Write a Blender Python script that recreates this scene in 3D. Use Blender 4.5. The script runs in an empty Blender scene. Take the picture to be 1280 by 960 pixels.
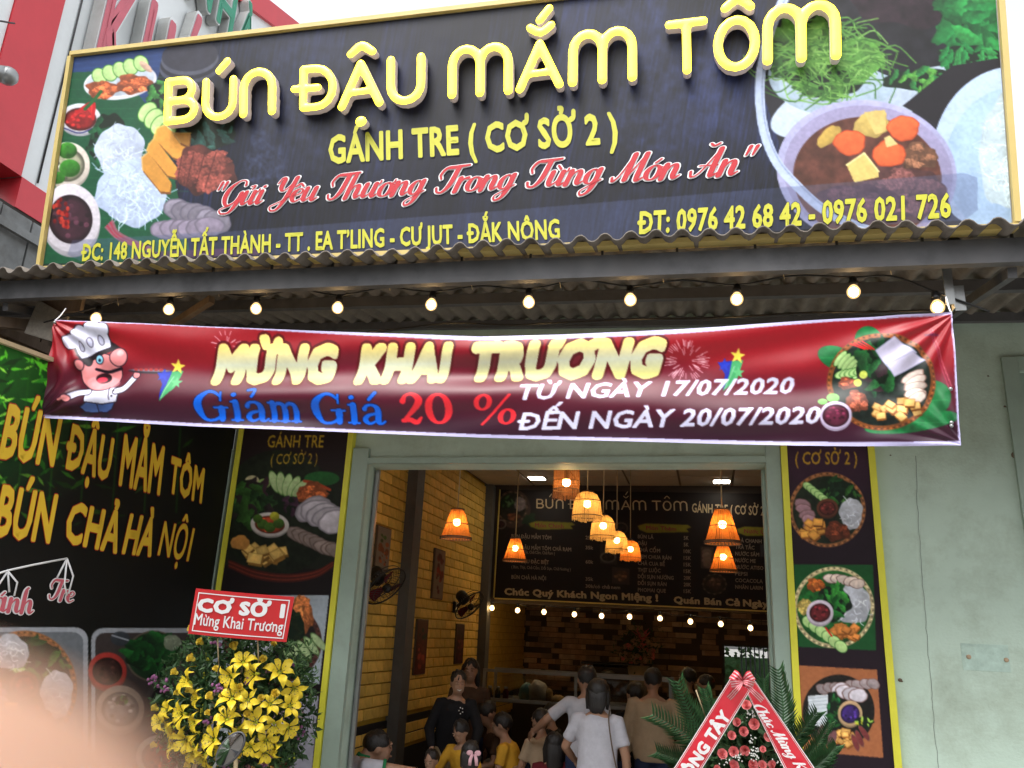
import bpy, bmesh, math, random, unicodedata
import numpy as np
from mathutils import Vector, Matrix, noise as mnoise
random.seed(7); np.random.seed(7)
sc = bpy.context.scene
col = sc.collection
R = math.radians
# ------------------------------------------------------------------ camera
CF, CP, CR, CY = 1020.0, R(17), R(2.7), R(14)
CAM = np.array((0.0, -5.5, 1.95))
FWD = np.array((-math.sin(CY)*math.cos(CP), math.cos(CY)*math.cos(CP), math.sin(CP)))
_r0 = np.array((math.cos(CY), math.sin(CY), 0.0)); _u0 = np.cross(_r0, FWD)
RGT = _r0*math.cos(CR) + _u0*math.sin(CR); UPV = -_r0*math.sin(CR) + _u0*math.cos(CR)
cd = bpy.data.cameras.new('camera'); cam = bpy.data.objects.new('camera', cd); col.objects.link(cam)
cd.sensor_width = 36; cd.lens = 36*CF/1280; cd.clip_start = 0.002; cd.clip_end = 2000
cd.dof.use_dof = True; cd.dof.focus_distance = 5.0; cd.dof.aperture_fstop = 14.0
M4 = Matrix(((RGT[0], UPV[0], -FWD[0], CAM[0]), (RGT[1], UPV[1], -FWD[1], CAM[1]), (RGT[2], UPV[2], -FWD[2], CAM[2]), (0, 0, 0, 1)))
cam.matrix_world = M4
sc.camera = cam
# ------------------------------------------------------------------ world, sun, exposure
w = bpy.data.worlds.new('World'); sc.world = w; w.use_nodes = True
nt = w.node_tree; nt.nodes.clear()
sky = nt.nodes.new('ShaderNodeTexSky'); sky.sky_type = 'NISHITA'; sky.sun_disc = False
sky.sun_elevation = R(55); sky.sun_rotation = R(200); sky.air_density = 1.0; sky.dust_density = 4.0; sky.ozone_density = 1.0
hs = nt.nodes.new('ShaderNodeHueSaturation'); hs.inputs['Saturation'].default_value = 0.18; hs.inputs['Value'].default_value = 1.35   # overcast: a white cloud deck
bg = nt.nodes.new('ShaderNodeBackground'); bg.inputs['Strength'].default_value = 0.15
wo = nt.nodes.new('ShaderNodeOutputWorld')
nt.links.new(sky.outputs[0], hs.inputs['Color']); nt.links.new(hs.outputs[0], bg.inputs[0]); nt.links.new(bg.outputs[0], wo.inputs[0])
sd = bpy.data.lights.new('sun', 'SUN'); sd.energy = 0.6; sd.angle = R(25); sd.color = (1, .96, .9)
so = bpy.data.objects.new('sun', sd); col.objects.link(so)
_az = R(200); _d = Vector((math.sin(_az)*math.cos(R(55)), math.cos(_az)*math.cos(R(55)), math.sin(R(55))))
so.rotation_euler = _d.to_track_quat('Z', 'Y').to_euler()
sc.view_settings.view_transform = 'Standard'; sc.view_settings.look = 'None'
sc.view_settings.exposure = 1.15; sc.view_settings.gamma = 1
sc.render.engine = 'CYCLES'; sc.cycles.use_denoising = True; sc.cycles.max_bounces = 7
sc.cycles.diffuse_bounces = 4; sc.cycles.transparent_max_bounces = 8; sc.cycles.sample_clamp_indirect = 3.0
sc.cycles.caustics_reflective = False; sc.cycles.caustics_refractive = False

# ------------------------------------------------------------------ projection helpers
def raydir(x, y): return FWD + RGT*(x-640)/CF - UPV*(y-480)/CF
def at(x, y, z): return CAM + z*raydir(x, y)                       # the point z metres deep seen at a photo pixel
def hit(x, y, axis, val):
    d = raydir(x, y); return CAM + d*((val-CAM[axis])/d[axis])
def proj(P):
    v = np.asarray(P, float)-CAM; z = v@FWD
    return 640+CF*(v@RGT)/z, 480-CF*(v@UPV)/z
class Plane:
    def __init__(s, P0, U, V):
        s.P = np.array(P0, float); s.U = np.array(U, float); s.U /= np.linalg.norm(s.U)
        V = np.array(V, float); V = V-s.U*(V@s.U); s.V = V/np.linalg.norm(V)
        s.N = np.cross(s.U, s.V)                                    # faces the viewer when U runs right and V up
    def loc(s, x, y):
        d = raydir(x, y); P = CAM+d*(((s.P-CAM)@s.N)/(d@s.N)); return np.array(((P-s.P)@s.U, (P-s.P)@s.V))
    def w(s, u, v, o=0.0): return s.P+s.U*u+s.V*v+s.N*o
    def px(s, x, y, o=0.0):
        u, v = s.loc(x, y); return s.w(u, v, o)

# ------------------------------------------------------------------ materials
def srgb(c):
    c = np.asarray(c, float); return np.where(c <= .04045, c/12.92, ((c+.055)/1.055)**2.4)
def mat(name, c=(.5, .5, .5), rough=.6, spec=.4, metal=0, var=.12, scale=6, bump=.0, bscale=40, dirt=0, dscale=2, emit=None, es=0, trans=0, sss=0, coat=0, alpha=1, stretch=(1, 1, 1)):
    m = bpy.data.materials.new(name); m.use_nodes = True; n = m.node_tree.nodes; l = m.node_tree.links
    p = n['Principled BSDF']; p.inputs['Roughness'].default_value = rough; p.inputs['Metallic'].default_value = metal
    p.inputs['Specular IOR Level'].default_value = spec; p.inputs['Transmission Weight'].default_value = trans
    p.inputs['Coat Weight'].default_value = coat; p.inputs['Alpha'].default_value = alpha
    if sss: p.inputs['Subsurface Weight'].default_value = sss; p.inputs['Subsurface Radius'].default_value = (.01, .004, .002)
    if emit: p.inputs['Emission Color'].default_value = (*emit, 1); p.inputs['Emission Strength'].default_value = es
    tc = n.new('ShaderNodeTexCoord'); mp = n.new('ShaderNodeMapping'); mp.inputs['Scale'].default_value = stretch
    l.new(tc.outputs['Object'], mp.inputs[0])
    t = n.new('ShaderNodeTexNoise'); t.inputs['Scale'].default_value = scale; t.inputs['Detail'].default_value = 6; t.inputs['Roughness'].default_value = .65
    l.new(mp.outputs[0], t.inputs[0])
    r = n.new('ShaderNodeValToRGB'); e = r.color_ramp.elements
    e[0].position = .3; e[1].position = .7
    e[0].color = (*[max(0, x*(1-var)) for x in c], 1); e[1].color = (*[min(1, x*(1+var)) for x in c], 1)
    l.new(t.outputs[0], r.inputs[0]); out = r.outputs[0]
    if dirt:
        t2 = n.new('ShaderNodeTexNoise'); t2.inputs['Scale'].default_value = dscale; t2.inputs['Detail'].default_value = 8; t2.inputs['Roughness'].default_value = .75
        l.new(mp.outputs[0], t2.inputs[0])
        r2 = n.new('ShaderNodeValToRGB'); r2.color_ramp.elements[0].position = .48; r2.color_ramp.elements[1].position = .68
        l.new(t2.outputs[0], r2.inputs[0]); mx = n.new('ShaderNodeMixRGB'); mx.blend_type = 'MULTIPLY'
        mu = n.new('ShaderNodeMath'); mu.operation = 'MULTIPLY'; mu.inputs[1].default_value = dirt
        l.new(r2.outputs[0], mu.inputs[0]); l.new(mu.outputs[0], mx.inputs[0]); l.new(out, mx.inputs[1]); mx.inputs[2].default_value = (.38, .3, .22, 1); out = mx.outputs[0]
    l.new(out, p.inputs['Base Color'])
    if bump:
        t3 = n.new('ShaderNodeTexNoise'); t3.inputs['Scale'].default_value = bscale; t3.inputs['Detail'].default_value = 5
        l.new(mp.outputs[0], t3.inputs[0]); b = n.new('ShaderNodeBump'); b.inputs['Strength'].default_value = bump; b.inputs['Distance'].default_value = .01
        l.new(t3.outputs[0], b.inputs['Height']); l.new(b.outputs[0], p.inputs['Normal'])
    return m
def print_mat(name, rough=.35, spec=.5, bump=.02, trl=0):
    m = bpy.data.materials.new(name); m.use_nodes = True; n = m.node_tree.nodes; l = m.node_tree.links; p = n['Principled BSDF']
    a = n.new('ShaderNodeAttribute'); a.attribute_name = 'ink'; l.new(a.outputs['Color'], p.inputs['Base Color'])
    p.inputs['Roughness'].default_value = rough; p.inputs['Specular IOR Level'].default_value = spec
    t = n.new('ShaderNodeTexNoise'); t.inputs['Scale'].default_value = 3; tc = n.new('ShaderNodeTexCoord'); l.new(tc.outputs['Object'], t.inputs[0])
    b = n.new('ShaderNodeBump'); b.inputs['Strength'].default_value = bump*10; b.inputs['Distance'].default_value = .02
    l.new(t.outputs[0], b.inputs['Height']); l.new(b.outputs[0], p.inputs['Normal'])
    return m
def glow(name, c, s):
    m = bpy.data.materials.new(name); m.use_nodes = True; p = m.node_tree.nodes['Principled BSDF']
    p.inputs['Base Color'].default_value = (*c, 1); p.inputs['Emission Color'].default_value = (*c, 1); p.inputs['Emission Strength'].default_value = s
    p.inputs['Roughness'].default_value = .3
    n = m.node_tree.nodes; t = n.new('ShaderNodeTexNoise'); t.inputs['Scale'].default_value = 30
    rr = n.new('ShaderNodeMapRange'); rr.inputs['To Min'].default_value = s*.85; rr.inputs['To Max'].default_value = s*1.15
    m.node_tree.links.new(t.outputs[0], rr.inputs[0]); m.node_tree.links.new(rr.outputs[0], p.inputs['Emission Strength'])
    return m
def bamboo_mat(name, c, tr=.5):
    m = bpy.data.materials.new(name); m.use_nodes = True; n = m.node_tree.nodes; l = m.node_tree.links; n.clear()
    o = n.new('ShaderNodeOutputMaterial'); d = n.new('ShaderNodeBsdfDiffuse'); t = n.new('ShaderNodeBsdfTranslucent'); mx = n.new('ShaderNodeMixShader')
    nz = n.new('ShaderNodeTexNoise'); nz.inputs['Scale'].default_value = 60; tc = n.new('ShaderNodeTexCoord'); l.new(tc.outputs['Object'], nz.inputs[0])
    r = n.new('ShaderNodeValToRGB'); r.color_ramp.elements[0].color = (*[x*.6 for x in c], 1); r.color_ramp.elements[1].color = (*[min(1, x*1.3) for x in c], 1)
    l.new(nz.outputs[0], r.inputs[0]); l.new(r.outputs[0], d.inputs[0]); l.new(r.outputs[0], t.inputs[0]); mx.inputs[0].default_value = tr
    l.new(d.outputs[0], mx.inputs[1]); l.new(t.outputs[0], mx.inputs[2]); l.new(mx.outputs[0], o.inputs[0]); return m
M = {}
def D(k, *a, **kw): M[k] = mat(k, *a, **kw); return M[k]
D('mint_paint', (.42, .53, .455), .6, .3, var=.09, scale=2, bump=.25, bscale=60, dirt=.42, dscale=1.6)
D('mint_trim', (.28, .36, .31), .5, .3, var=.06, dirt=.2)
D('pavement_stone', (.30, .29, .265), .9, .2, var=.15, scale=3, bump=.3)
D('concrete', (.2, .195, .18), .9, .2, var=.2, scale=3, bump=.3)
D('asphalt', (.05, .05, .052), .9, .2, var=.3, scale=20, bump=.4)
D('floor_tile', (.28, .24, .2), .35, .4, var=.08)
D('awning_sheet', (.17, .15, .13), .8, .25, var=.25, scale=5, dirt=.5, dscale=3, bump=.2)
D('awning_edge', (.17, .145, .12), .85, .2, var=.3, scale=9, dirt=.5)
D('steel_beam', (.085, .085, .09), .7, .3, var=.25, scale=8, dirt=.35)
D('galvanised', (.32, .33, .33), .4, .5, metal=.7, var=.1)
D('dark_metal', (.03, .03, .032), .45, .5)
D('black_plastic', (.012, .012, .013), .4, .5)
D('gold_frame', (.56, .43, .15), .45, .5, var=.06)
D('yellow_trim', (.62, .6, .05), .5, .4, var=.05, dirt=.15)
D('yellow_brick', (.76, .50, .11), .7, .25, var=.16, scale=12, bump=.35, bscale=30)
D('yellow_mortar', (.4, .25, .03), .8, .2)
D('dark_band', (.012, .012, .014), .6, .3)
D('pillar', (.10, .10, .10), .6, .3, dirt=.2)
D('ceiling_tile', (.42, .38, .34), .9, .1, var=.05)
D('ceiling_grid', (.12, .1, .08), .6, .2)
D('dark_wall', (.05, .04, .035), .8, .2)
D('rear_mortar', (.10, .07, .055), .9, .1)
for i, c in enumerate([(.44, .27, .18), (.34, .21, .14), (.52, .36, .25), (.28, .19, .14)]): D('rear_brick%d' % i, c, .75, .25, var=.3, scale=9, bump=.3)
D('red_panel', (.62, .035, .05), .35, .5, var=.04, dirt=.06)
D('white_panel', (.78, .82, .83), .35, .5, var=.03, dirt=.12, dscale=1)
D('letter_side', (.42, .43, .42), .5, .4, var=.08, dirt=.25)
D('letter_red', (.58, .12, .16), .35, .5)
D('letter_green', (.02, .28, .16), .35, .5)
D('white_ink', (.8, .8, .82), .45, .4, var=.02)
D('weathered_wood', (.13, .095, .07), .85, .2, var=.35, scale=8, stretch=(1, 1, .15), bump=.3)
D('grey_board', (.22, .23, .23), .7, .3, var=.25, scale=5, dirt=.4)
D('chartreuse_ink', (.54, .53, .045), .45, .4, var=.02)
D('red_ink', (.47, .018, .028), .45, .4, var=.02)
D('navy_edge', (.02, .02, .03), .5, .4)
D('poster_gold', (.55, .42, .09), .4, .5, var=.05)
D('menu_ink', (.42, .33, .2), .6, .3)
D('menu_ink_dim', (.22, .17, .13), .6, .3)
D('menu_green', (.32, .3, .07), .6, .3)
D('menu_red', (.2, .03, .03), .6, .3)
D('side_yellow', (.75, .49, .035), .4, .5, var=.06)
D('side_red', (.38, .03, .015), .4, .5)
D('acrylic', (.62, .55, .6), .35, .5, var=.04, emit=(1, .75, .55), es=.05)
D('skin_a', (.30, .165, .105), .5, .4, var=.06, sss=.1)
D('skin_b', (.36, .21, .14), .5, .4, var=.06, sss=.1)
D('hair', (.010, .008, .008), .45, .5, var=.3, scale=60, bump=.6, bscale=160, stretch=(1, 1, .2))
D('eye', (.015, .01, .01), .2, .6); D('lip', (.3, .08, .07), .4, .4); D('tooth', (.7, .68, .62), .3, .5)
for k, c in dict(cloth_white=(.40, .40, .45), cloth_beige=(.36, .27, .18), cloth_black=(.012, .012, .014), cloth_yellow=(.55, .30, .03), cloth_brown=(.07, .04, .025), cloth_tan=(.33, .25, .15), cloth_navy=(.02, .03, .07), cloth_maroon=(.10, .012, .018), cloth_green=(.02, .16, .06), cloth_pink=(.6, .35, .4)).items():
    D(k, c, .85, .15, var=.1, scale=20, bump=.35, bscale=14)
D('leaf', (.03, .075, .025), .5, .4, var=.4, scale=14)
D('leaf_light', (.06, .13, .04), .5, .4, var=.4, scale=14)
D('palm', (.035, .10, .035), .45, .45, var=.35, scale=14)
D('lily', (.66, .50, .03), .45, .3, var=.12, scale=25, sss=.05)
D('lily_throat', (.42, .45, .03), .5, .3)
D('rose_yellow', (.72, .56, .08), .5, .3, var=.12)
D('rose_pink', (.82, .28, .28), .5, .3, var=.18, scale=30)
D('mum_purple', (.22, .08, .18), .6, .3, var=.3)
D('babys_breath', (.6, .62, .58), .6, .3)
D('card_red', (.55, .02, .025), .4, .45, var=.05)
D('ribbon_red', (.62, .025, .045), .32, .5, var=.06)
D('ribbon_pink', (.75, .42, .45), .4, .5)
D('stick', (.45, .36, .22), .7, .2)
D('glass', (.9, .95, .95), .04, .5, trans=1.0)
D('mirror', (.85, .87, .9), .03, .5, metal=1.0, var=0)
D('food_tan', (.42, .28, .12), .7, .3, var=.4, scale=40); D('food_dark', (.08, .05, .03), .7, .3, var=.4); D('bag_teal', (.06, .2, .22), .4, .5); D('bag_clear', (.5, .46, .38), .3, .6)
D('finger_skin', (.40, .235, .165), .5, .3, var=.04, scale=300, sss=.4)
D('road_paint', (.7, .7, .68), .7, .3)
D('vase', (.3, .24, .17), .6, .3, stretch=(8, 8, 1))
_m = M['yellow_brick']; _n = _m.node_tree.nodes; _l = _m.node_tree.links; _p = _n['Principled BSDF']; _s = _p.inputs['Base Color'].links[0].from_socket   # every brick its own tone
_oi = _n.new('ShaderNodeObjectInfo'); _mr = _n.new('ShaderNodeMapRange'); _mr.inputs['To Min'].default_value = .72; _mr.inputs['To Max'].default_value = 1.12; _hv = _n.new('ShaderNodeHueSaturation')
_l.new(_oi.outputs['Random'], _mr.inputs[0]); _l.new(_mr.outputs[0], _hv.inputs['Value']); _l.new(_s, _hv.inputs['Color']); _l.new(_hv.outputs[0], _p.inputs['Base Color'])
M['bulb'] = glow('bulb_glow', (1, .64, .28), 55)
M['bulb_in'] = glow('bulb_inside_glow', (1, .55, .18), 24)
M['bulb_small'] = glow('bulb_small_glow', (1, .62, .25), 48)
M['neon'] = glow('neon_yellow_glow', (1, .80, .04), 1.95)
M['downlight'] = glow('downlight_glow', (1, .90, .72), 14)
M['bamboo_orange'] = bamboo_mat('bamboo_orange', (.75, .28, .07), .5)
M['bamboo_dark'] = bamboo_mat('bamboo_dark', (.38, .17, .07), .3)
M['bamboo_pale'] = bamboo_mat('bamboo_pale', (.8, .55, .25), .5)
def envelope(name, c, s):
    m = bpy.data.materials.new(name); m.use_nodes = True; n = m.node_tree.nodes; l = m.node_tree.links; n.clear()
    o = n.new('ShaderNodeOutputMaterial'); e = n.new('ShaderNodeEmission'); e.inputs[0].default_value = (*c, 1); e.inputs[1].default_value = s; t = n.new('ShaderNodeBsdfTransparent'); mx = n.new('ShaderNodeMixShader'); mx.inputs[0].default_value = .55
    l.new(t.outputs[0], mx.inputs[1]); l.new(e.outputs[0], mx.inputs[2]); l.new(mx.outputs[0], o.inputs[0]); return m
M['bulb_glass'] = envelope('bulb_frosted_glass', (1, .60, .24), .85)
M['print_gloss'] = print_mat('printed_vinyl', .5, .3)
M['print_banner'] = print_mat('printed_banner_vinyl', .38, .35, .015)
M['print_matte'] = print_mat('printed_panel', .55, .25)

# ------------------------------------------------------------------ mesh helpers
def setp(o, label=None, cat=None, group=None, kind=None):
    if label: o['label'] = label
    if cat: o['category'] = cat
    if group: o['group'] = group
    if kind: o['kind'] = kind
    return o
def thing(name, label, cat, loc=(0, 0, 0), group=None, rz=0, scale=1):
    o = bpy.data.objects.new(name, None); col.objects.link(o); o.location = [float(v) for v in loc]; o.rotation_euler = (0, 0, rz)
    o.scale = (scale,)*3; o.empty_display_size = .1
    return setp(o, label, cat, group)
def link(name, me, parent=None, org=(0, 0, 0)):
    o = bpy.data.objects.new(name, me); col.objects.link(o)
    if parent is not None: o.parent = parent
    o.location = [float(v) for v in org]
    return o
class MB:
    def __init__(s): s.v = []; s.f = []; s.m = []; s.sm = []
    def add(s, vs, fs, mi=0, smooth=False):
        b = len(s.v); s.v += [tuple(map(float, v)) for v in vs]; s.f += [tuple(i+b for i in f) for f in fs]; s.m += [mi]*len(fs); s.sm += [smooth]*len(fs); return s
    def box(s, c, d, rot=None, mi=0, bev=0):
        c = np.array(c, float); h = np.array(d, float)/2
        if bev:
            b = min(bev, min(h)*.49); P = []
            for z, k in ((-h[2], 1), (-h[2]+b, 0), (h[2]-b, 0), (h[2], 1)):
                i = b*k
                P += [(-h[0]+i, -h[1]+i+0, z), (h[0]-i, -h[1]+i, z), (h[0]-i, h[1]-i, z), (-h[0]+i, h[1]-i, z)]
            F = [(3, 2, 1, 0), (12, 13, 14, 15)]+[(r*4+j, r*4+(j+1) % 4, (r+1)*4+(j+1) % 4, (r+1)*4+j) for r in range(3) for j in range(4)]
        else:
            P = [(x*h[0], y*h[1], z*h[2]) for z in (-1, 1) for x, y in ((-1, -1), (1, -1), (1, 1), (-1, 1))]
            F = [(3, 2, 1, 0), (4, 5, 6, 7), (0, 1, 5, 4), (1, 2, 6, 5), (2, 3, 7, 6), (3, 0, 4, 7)]
        P = np.array(P)
        if rot is not None: P = P@np.array(rot).T
        return s.add(P+c, F, mi)
    def bar(s, a, b, wd, ht, up=(0, 0, 1), mi=0):
        a = np.array(a, float); b = np.array(b, float); t = b-a; L = np.linalg.norm(t); t /= L
        up = np.array(up, float); sd_ = np.cross(t, up); sd_ /= np.linalg.norm(sd_); up = np.cross(sd_, t)
        return s.box((a+b)/2, (L, wd, ht), rot=np.stack([t, sd_, up], 1), mi=mi)
    def tube(s, pts, r, seg=8, side=None, cap=True, mi=0, smooth=True):
        pts = [np.array(p, float) for p in pts]; n = len(pts); rr = list(r) if hasattr(r, '__len__') else [r]*n
        V = []; ref = None
        for i, p in enumerate(pts):
            t = pts[min(i+1, n-1)]-pts[max(i-1, 0)]; t = t/(np.linalg.norm(t)+1e-9)
            if side is not None: a = np.array(side, float)
            elif ref is None: a = np.cross(t, (0, 0, 1)) if abs(t[2]) < .9 else np.cross(t, (0, 1, 0))
            else: a = ref
            a = a-t*(a@t); a /= np.linalg.norm(a)+1e-9; ref = a; b = np.cross(t, a)
            q = rr[i]; ra, rb = q if hasattr(q, '__len__') else (q, q)
            for k in range(seg):
                an = 2*math.pi*k/seg; V.append(p+a*math.cos(an)*ra+b*math.sin(an)*rb)
        F = [(i*seg+k, i*seg+(k+1) % seg, (i+1)*seg+(k+1) % seg, (i+1)*seg+k) for i in range(n-1) for k in range(seg)]
        if cap:
            F += [tuple(range(seg))[::-1], tuple((n-1)*seg+k for k in range(seg))]
        return s.add(V, F, mi, smooth)
    def lathe(s, prof, c=(0, 0, 0), seg=20, mi=0, smooth=True, rot=None):
        V = [(r*math.cos(2*math.pi*k/seg), r*math.sin(2*math.pi*k/seg), z) for r, z in prof for k in range(seg)]
        V = np.array(V)
        if rot is not None: V = V@np.array(rot).T
        n = len(prof); F = [(i*seg+k, i*seg+(k+1) % seg, (i+1)*seg+(k+1) % seg, (i+1)*seg+k) for i in range(n-1) for k in range(seg)]
        return s.add(V+np.array(c, float), F, mi, smooth)
    def ball(s, c, r, seg=12, rings=8, mi=0, rot=None):
        r = np.array(r if hasattr(r, '__len__') else (r, r, r), float)
        V = [(math.sin(math.pi*i/rings)*math.cos(2*math.pi*k/seg), math.sin(math.pi*i/rings)*math.sin(2*math.pi*k/seg), math.cos(math.pi*i/rings)) for i in range(rings+1) for k in range(seg)]
        V = np.array(V)*r
        if rot is not None: V = V@np.array(rot).T
        F = [(i*seg+k, (i+1)*seg+k, (i+1)*seg+(k+1) % seg, i*seg+(k+1) % seg) for i in range(rings) for k in range(seg)]
        return s.add(V+np.array(c, float), F, mi, True)
    def quad(s, a, b, c, d, mi=0): return s.add([a, b, c, d], [(0, 1, 2, 3)], mi)
    def mesh(s, name, mats, org=(0, 0, 0)):
        me = bpy.data.meshes.new(name); v = np.array(s.v)-np.array(org, float)
        me.from_pydata(v.tolist(), [], s.f)
        for m_ in (mats if isinstance(mats, (list, tuple)) else [mats]): me.materials.append(m_)
        me.polygons.foreach_set('material_index', s.m); me.polygons.foreach_set('use_smooth', s.sm); me.update(); return me
    def build(s, name, mats, parent=None, org=None):
        # vertices in world coordinates; the object sits relative to its (unrotated) parent's base
        if org is None: org = tuple(parent.location) if parent is not None and not parent.get('rotated') else (0, 0, 0)
        return link(name, s.mesh(name, mats, org), parent)
def rotz(a): c, s_ = math.cos(a), math.sin(a); return np.array(((c, -s_, 0), (s_, c, 0), (0, 0, 1)))
def rotx(a): c, s_ = math.cos(a), math.sin(a); return np.array(((1, 0, 0), (0, c, -s_), (0, s_, c)))
def roty(a): c, s_ = math.cos(a), math.sin(a); return np.array(((c, 0, s_), (0, 1, 0), (-s_, 0, c)))
def dup(root, loc=None, label=None, rz=None, scale=None):
    r = root.copy(); col.objects.link(r)
    if loc is not None: r.location = [float(v) for v in loc]
    if label: r['label'] = label
    if rz is not None: r.rotation_euler = (r.rotation_euler[0], r.rotation_euler[1], rz)
    if scale: r.scale = (scale,)*3
    def rec(a, b):
        for ch in a.children:
            c_ = ch.copy(); col.objects.link(c_); c_.parent = b; rec(ch, c_)
    rec(root, r); return r
def remeshed(mb, name, vox, mats, smooth=2):
    me = mb.mesh(name+'_src', mats); o = bpy.data.objects.new(name+'_src', me); col.objects.link(o)
    rm = o.modifiers.new('r', 'REMESH'); rm.mode = 'VOXEL'; rm.voxel_size = vox; rm.use_smooth_shade = True
    if smooth: sm = o.modifiers.new('s', 'SMOOTH'); sm.iterations = smooth; sm.factor = .5
    dg = bpy.context.evaluated_depsgraph_get(); out = bpy.data.meshes.new_from_object(o.evaluated_get(dg)); out.name = name
    bpy.data.objects.remove(o); bpy.data.meshes.remove(me)
    out.polygons.foreach_set('use_smooth', [True]*len(out.polygons)); return out
def grid_mesh(name, P, C, m, parent=None, org=None):
    ny, nx = P.shape[:2]; me = bpy.data.meshes.new(name)
    if org is None: org = tuple(parent.location) if parent is not None else (0, 0, 0)
    idx = np.arange(ny*nx).reshape(ny, nx)
    q = np.stack([idx[:-1, :-1], idx[1:, :-1], idx[1:, 1:], idx[:-1, 1:]], -1).reshape(-1)
    nf = (ny-1)*(nx-1)
    me.vertices.add(ny*nx); me.vertices.foreach_set('co', (P-np.array(org)).astype(np.float32).reshape(-1))
    me.loops.add(nf*4); me.loops.foreach_set('vertex_index', q.astype(np.int32))
    me.polygons.add(nf); me.polygons.foreach_set('loop_start', np.arange(0, nf*4, 4, dtype=np.int32)); me.polygons.foreach_set('loop_total', np.full(nf, 4, dtype=np.int32))
    me.polygons.foreach_set('use_smooth', np.ones(nf, bool)); me.update(calc_edges=True)
    at_ = me.color_attributes.new('ink', 'BYTE_COLOR', 'POINT')
    cc = np.ones((ny*nx, 4), np.float32); cc[:, :3] = srgb(np.clip(C, 0, 1)).reshape(-1, 3); at_.data.foreach_set('color', cc.reshape(-1))
    me.materials.append(m); return link(name, me, parent)
# ------------------------------------------------------------------ lettering
_tc = {}
def _raw(b, shear=0):
    cu = bpy.data.curves.new('t', 'FONT'); cu.body = b; cu.size = 1; cu.resolution_u = 2
    o = bpy.data.objects.new('t', cu); col.objects.link(o); dg = bpy.context.evaluated_depsgraph_get()
    me = bpy.data.meshes.new_from_object(o.evaluated_get(dg)); bpy.data.objects.remove(o); bpy.data.curves.remove(cu)
    v = np.empty(len(me.vertices)*3, np.float32); me.vertices.foreach_get('co', v); v = v.reshape(-1, 3)[:, :2].astype(float)
    fs = [tuple(p.vertices) for p in me.polygons]; bpy.data.meshes.remove(me); return v, fs
def glyph(ch):
    """one letter: vertices (cap height 1), faces, advance; barred and horned letters are put together from their base letter"""
    k = ('g', ch)
    if k in _tc: return _tc[k]
    if 'cap' not in _tc: _tc['cap'] = _raw('H')[0][:, 1].max(); _tc['HH'] = _raw('HH')[0][:, 0].max()
    cap = _tc['cap']
    d = unicodedata.normalize('NFD', ch); horn = '\u031b' in d; base = {'Đ': 'D', 'đ': 'd'}.get(ch) or unicodedata.normalize('NFC', d.replace('\u031b', ''))
    root = {'Đ': 'D', 'đ': 'd'}.get(ch) or d[0]
    adv = (_raw('H'+root+'H')[0][:, 0].max()-_tc['HH'])/cap
    if ch == ' ': _tc[k] = (np.zeros((0, 2)), [], adv); return _tc[k]
    rv = _raw(root)[0]/cap; v, fs = _raw(base); v = v/cap
    if base != root: v[:, 0] += (rv[:, 0].min()+rv[:, 0].max())/2-(v[:, 0].min()+v[:, 0].max())/2 if 0 else 0
    add = []
    if ch == 'Đ': add = [[(rv[:, 0].min()-.10, .5, .12), (rv[:, 0].min()+.34, .5, .12)]]
    if ch == 'đ': add = [[(rv[:, 0].max()-.38, .88, .1), (rv[:, 0].max()+.1, .88, .1)]]
    if horn: x1, y1 = rv[:, 0].max(), rv[:, 1].max(); add = [[(x1-.12, y1*.90, .10), (x1+.03, y1*.97, .11), (x1+.06, y1*1.16, .12)]]
    V = [tuple(p) for p in v]; fs = list(fs)
    for st in add: rvv, rf = ribbon(st, n=3); b0 = len(V); V += [tuple(p) for p in rvv]; fs += [tuple(i+b0 for i in f) for f in rf]
    _tc[k] = (np.array(V), fs, adv+(.04 if horn else 0)); return _tc[k]
def text_tris(body, bold=0.0, shear=0.0, spacing=1.0, pb=None):
    """text -> 2-D vertices (cap height 1, x from 0) and faces; bold adds an even border round every outline"""
    pb = bold if pb is None else pb; k = (body, bold, shear, spacing, pb)
    if k in _tc: return _tc[k]
    vs, fs, pen = [], [], 0.0
    for ch in body:
        gv, gf, adv = glyph(ch); b0 = sum(len(q) for q in vs)
        if len(gv): q = gv.copy(); q[:, 0] += pen; vs.append(q); fs += [tuple(i+b0 for i in f) for f in gf]
        pen += (adv+pb*.6)*spacing
    v = np.vstack(vs); v[:, 0] += v[:, 1]*shear; v[:, 0] -= v[:, 0].min()
    if bold > 0:
        key = {}; idx = [key.setdefault((round(float(p[0]), 4), round(float(p[1]), 4)), i) for i, p in enumerate(v)]; cnt = {}
        for f in fs:
            for i in range(len(f)):
                e = tuple(sorted((idx[f[i]], idx[f[(i+1) % len(f)]]))); cnt[e] = cnt.get(e, 0)+1
        V = [tuple(p) for p in v]; fs = list(fs); done = set()
        for (i, j), n_ in cnt.items():
            if n_ != 1 or i == j: continue
            p, q = v[i], v[j]; d = q-p; L = math.hypot(*d)
            if L < 1e-5: continue
            nn = np.array((-d[1], d[0]))/L*bold; b0 = len(V); V += [tuple(p+nn), tuple(p-nn), tuple(q-nn), tuple(q+nn)]; fs.append((b0, b0+1, b0+2, b0+3))
            for e in (i, j):
                if e in done: continue
                done.add(e); b0 = len(V); V += [tuple(v[e]+np.array((math.cos(a), math.sin(a)))*bold) for a in np.linspace(0, 2*math.pi, 8, endpoint=False)]; fs.append(tuple(range(b0, b0+8)))
        v = np.array(V)
    _tc[k] = (v, fs); return _tc[k]
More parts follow.
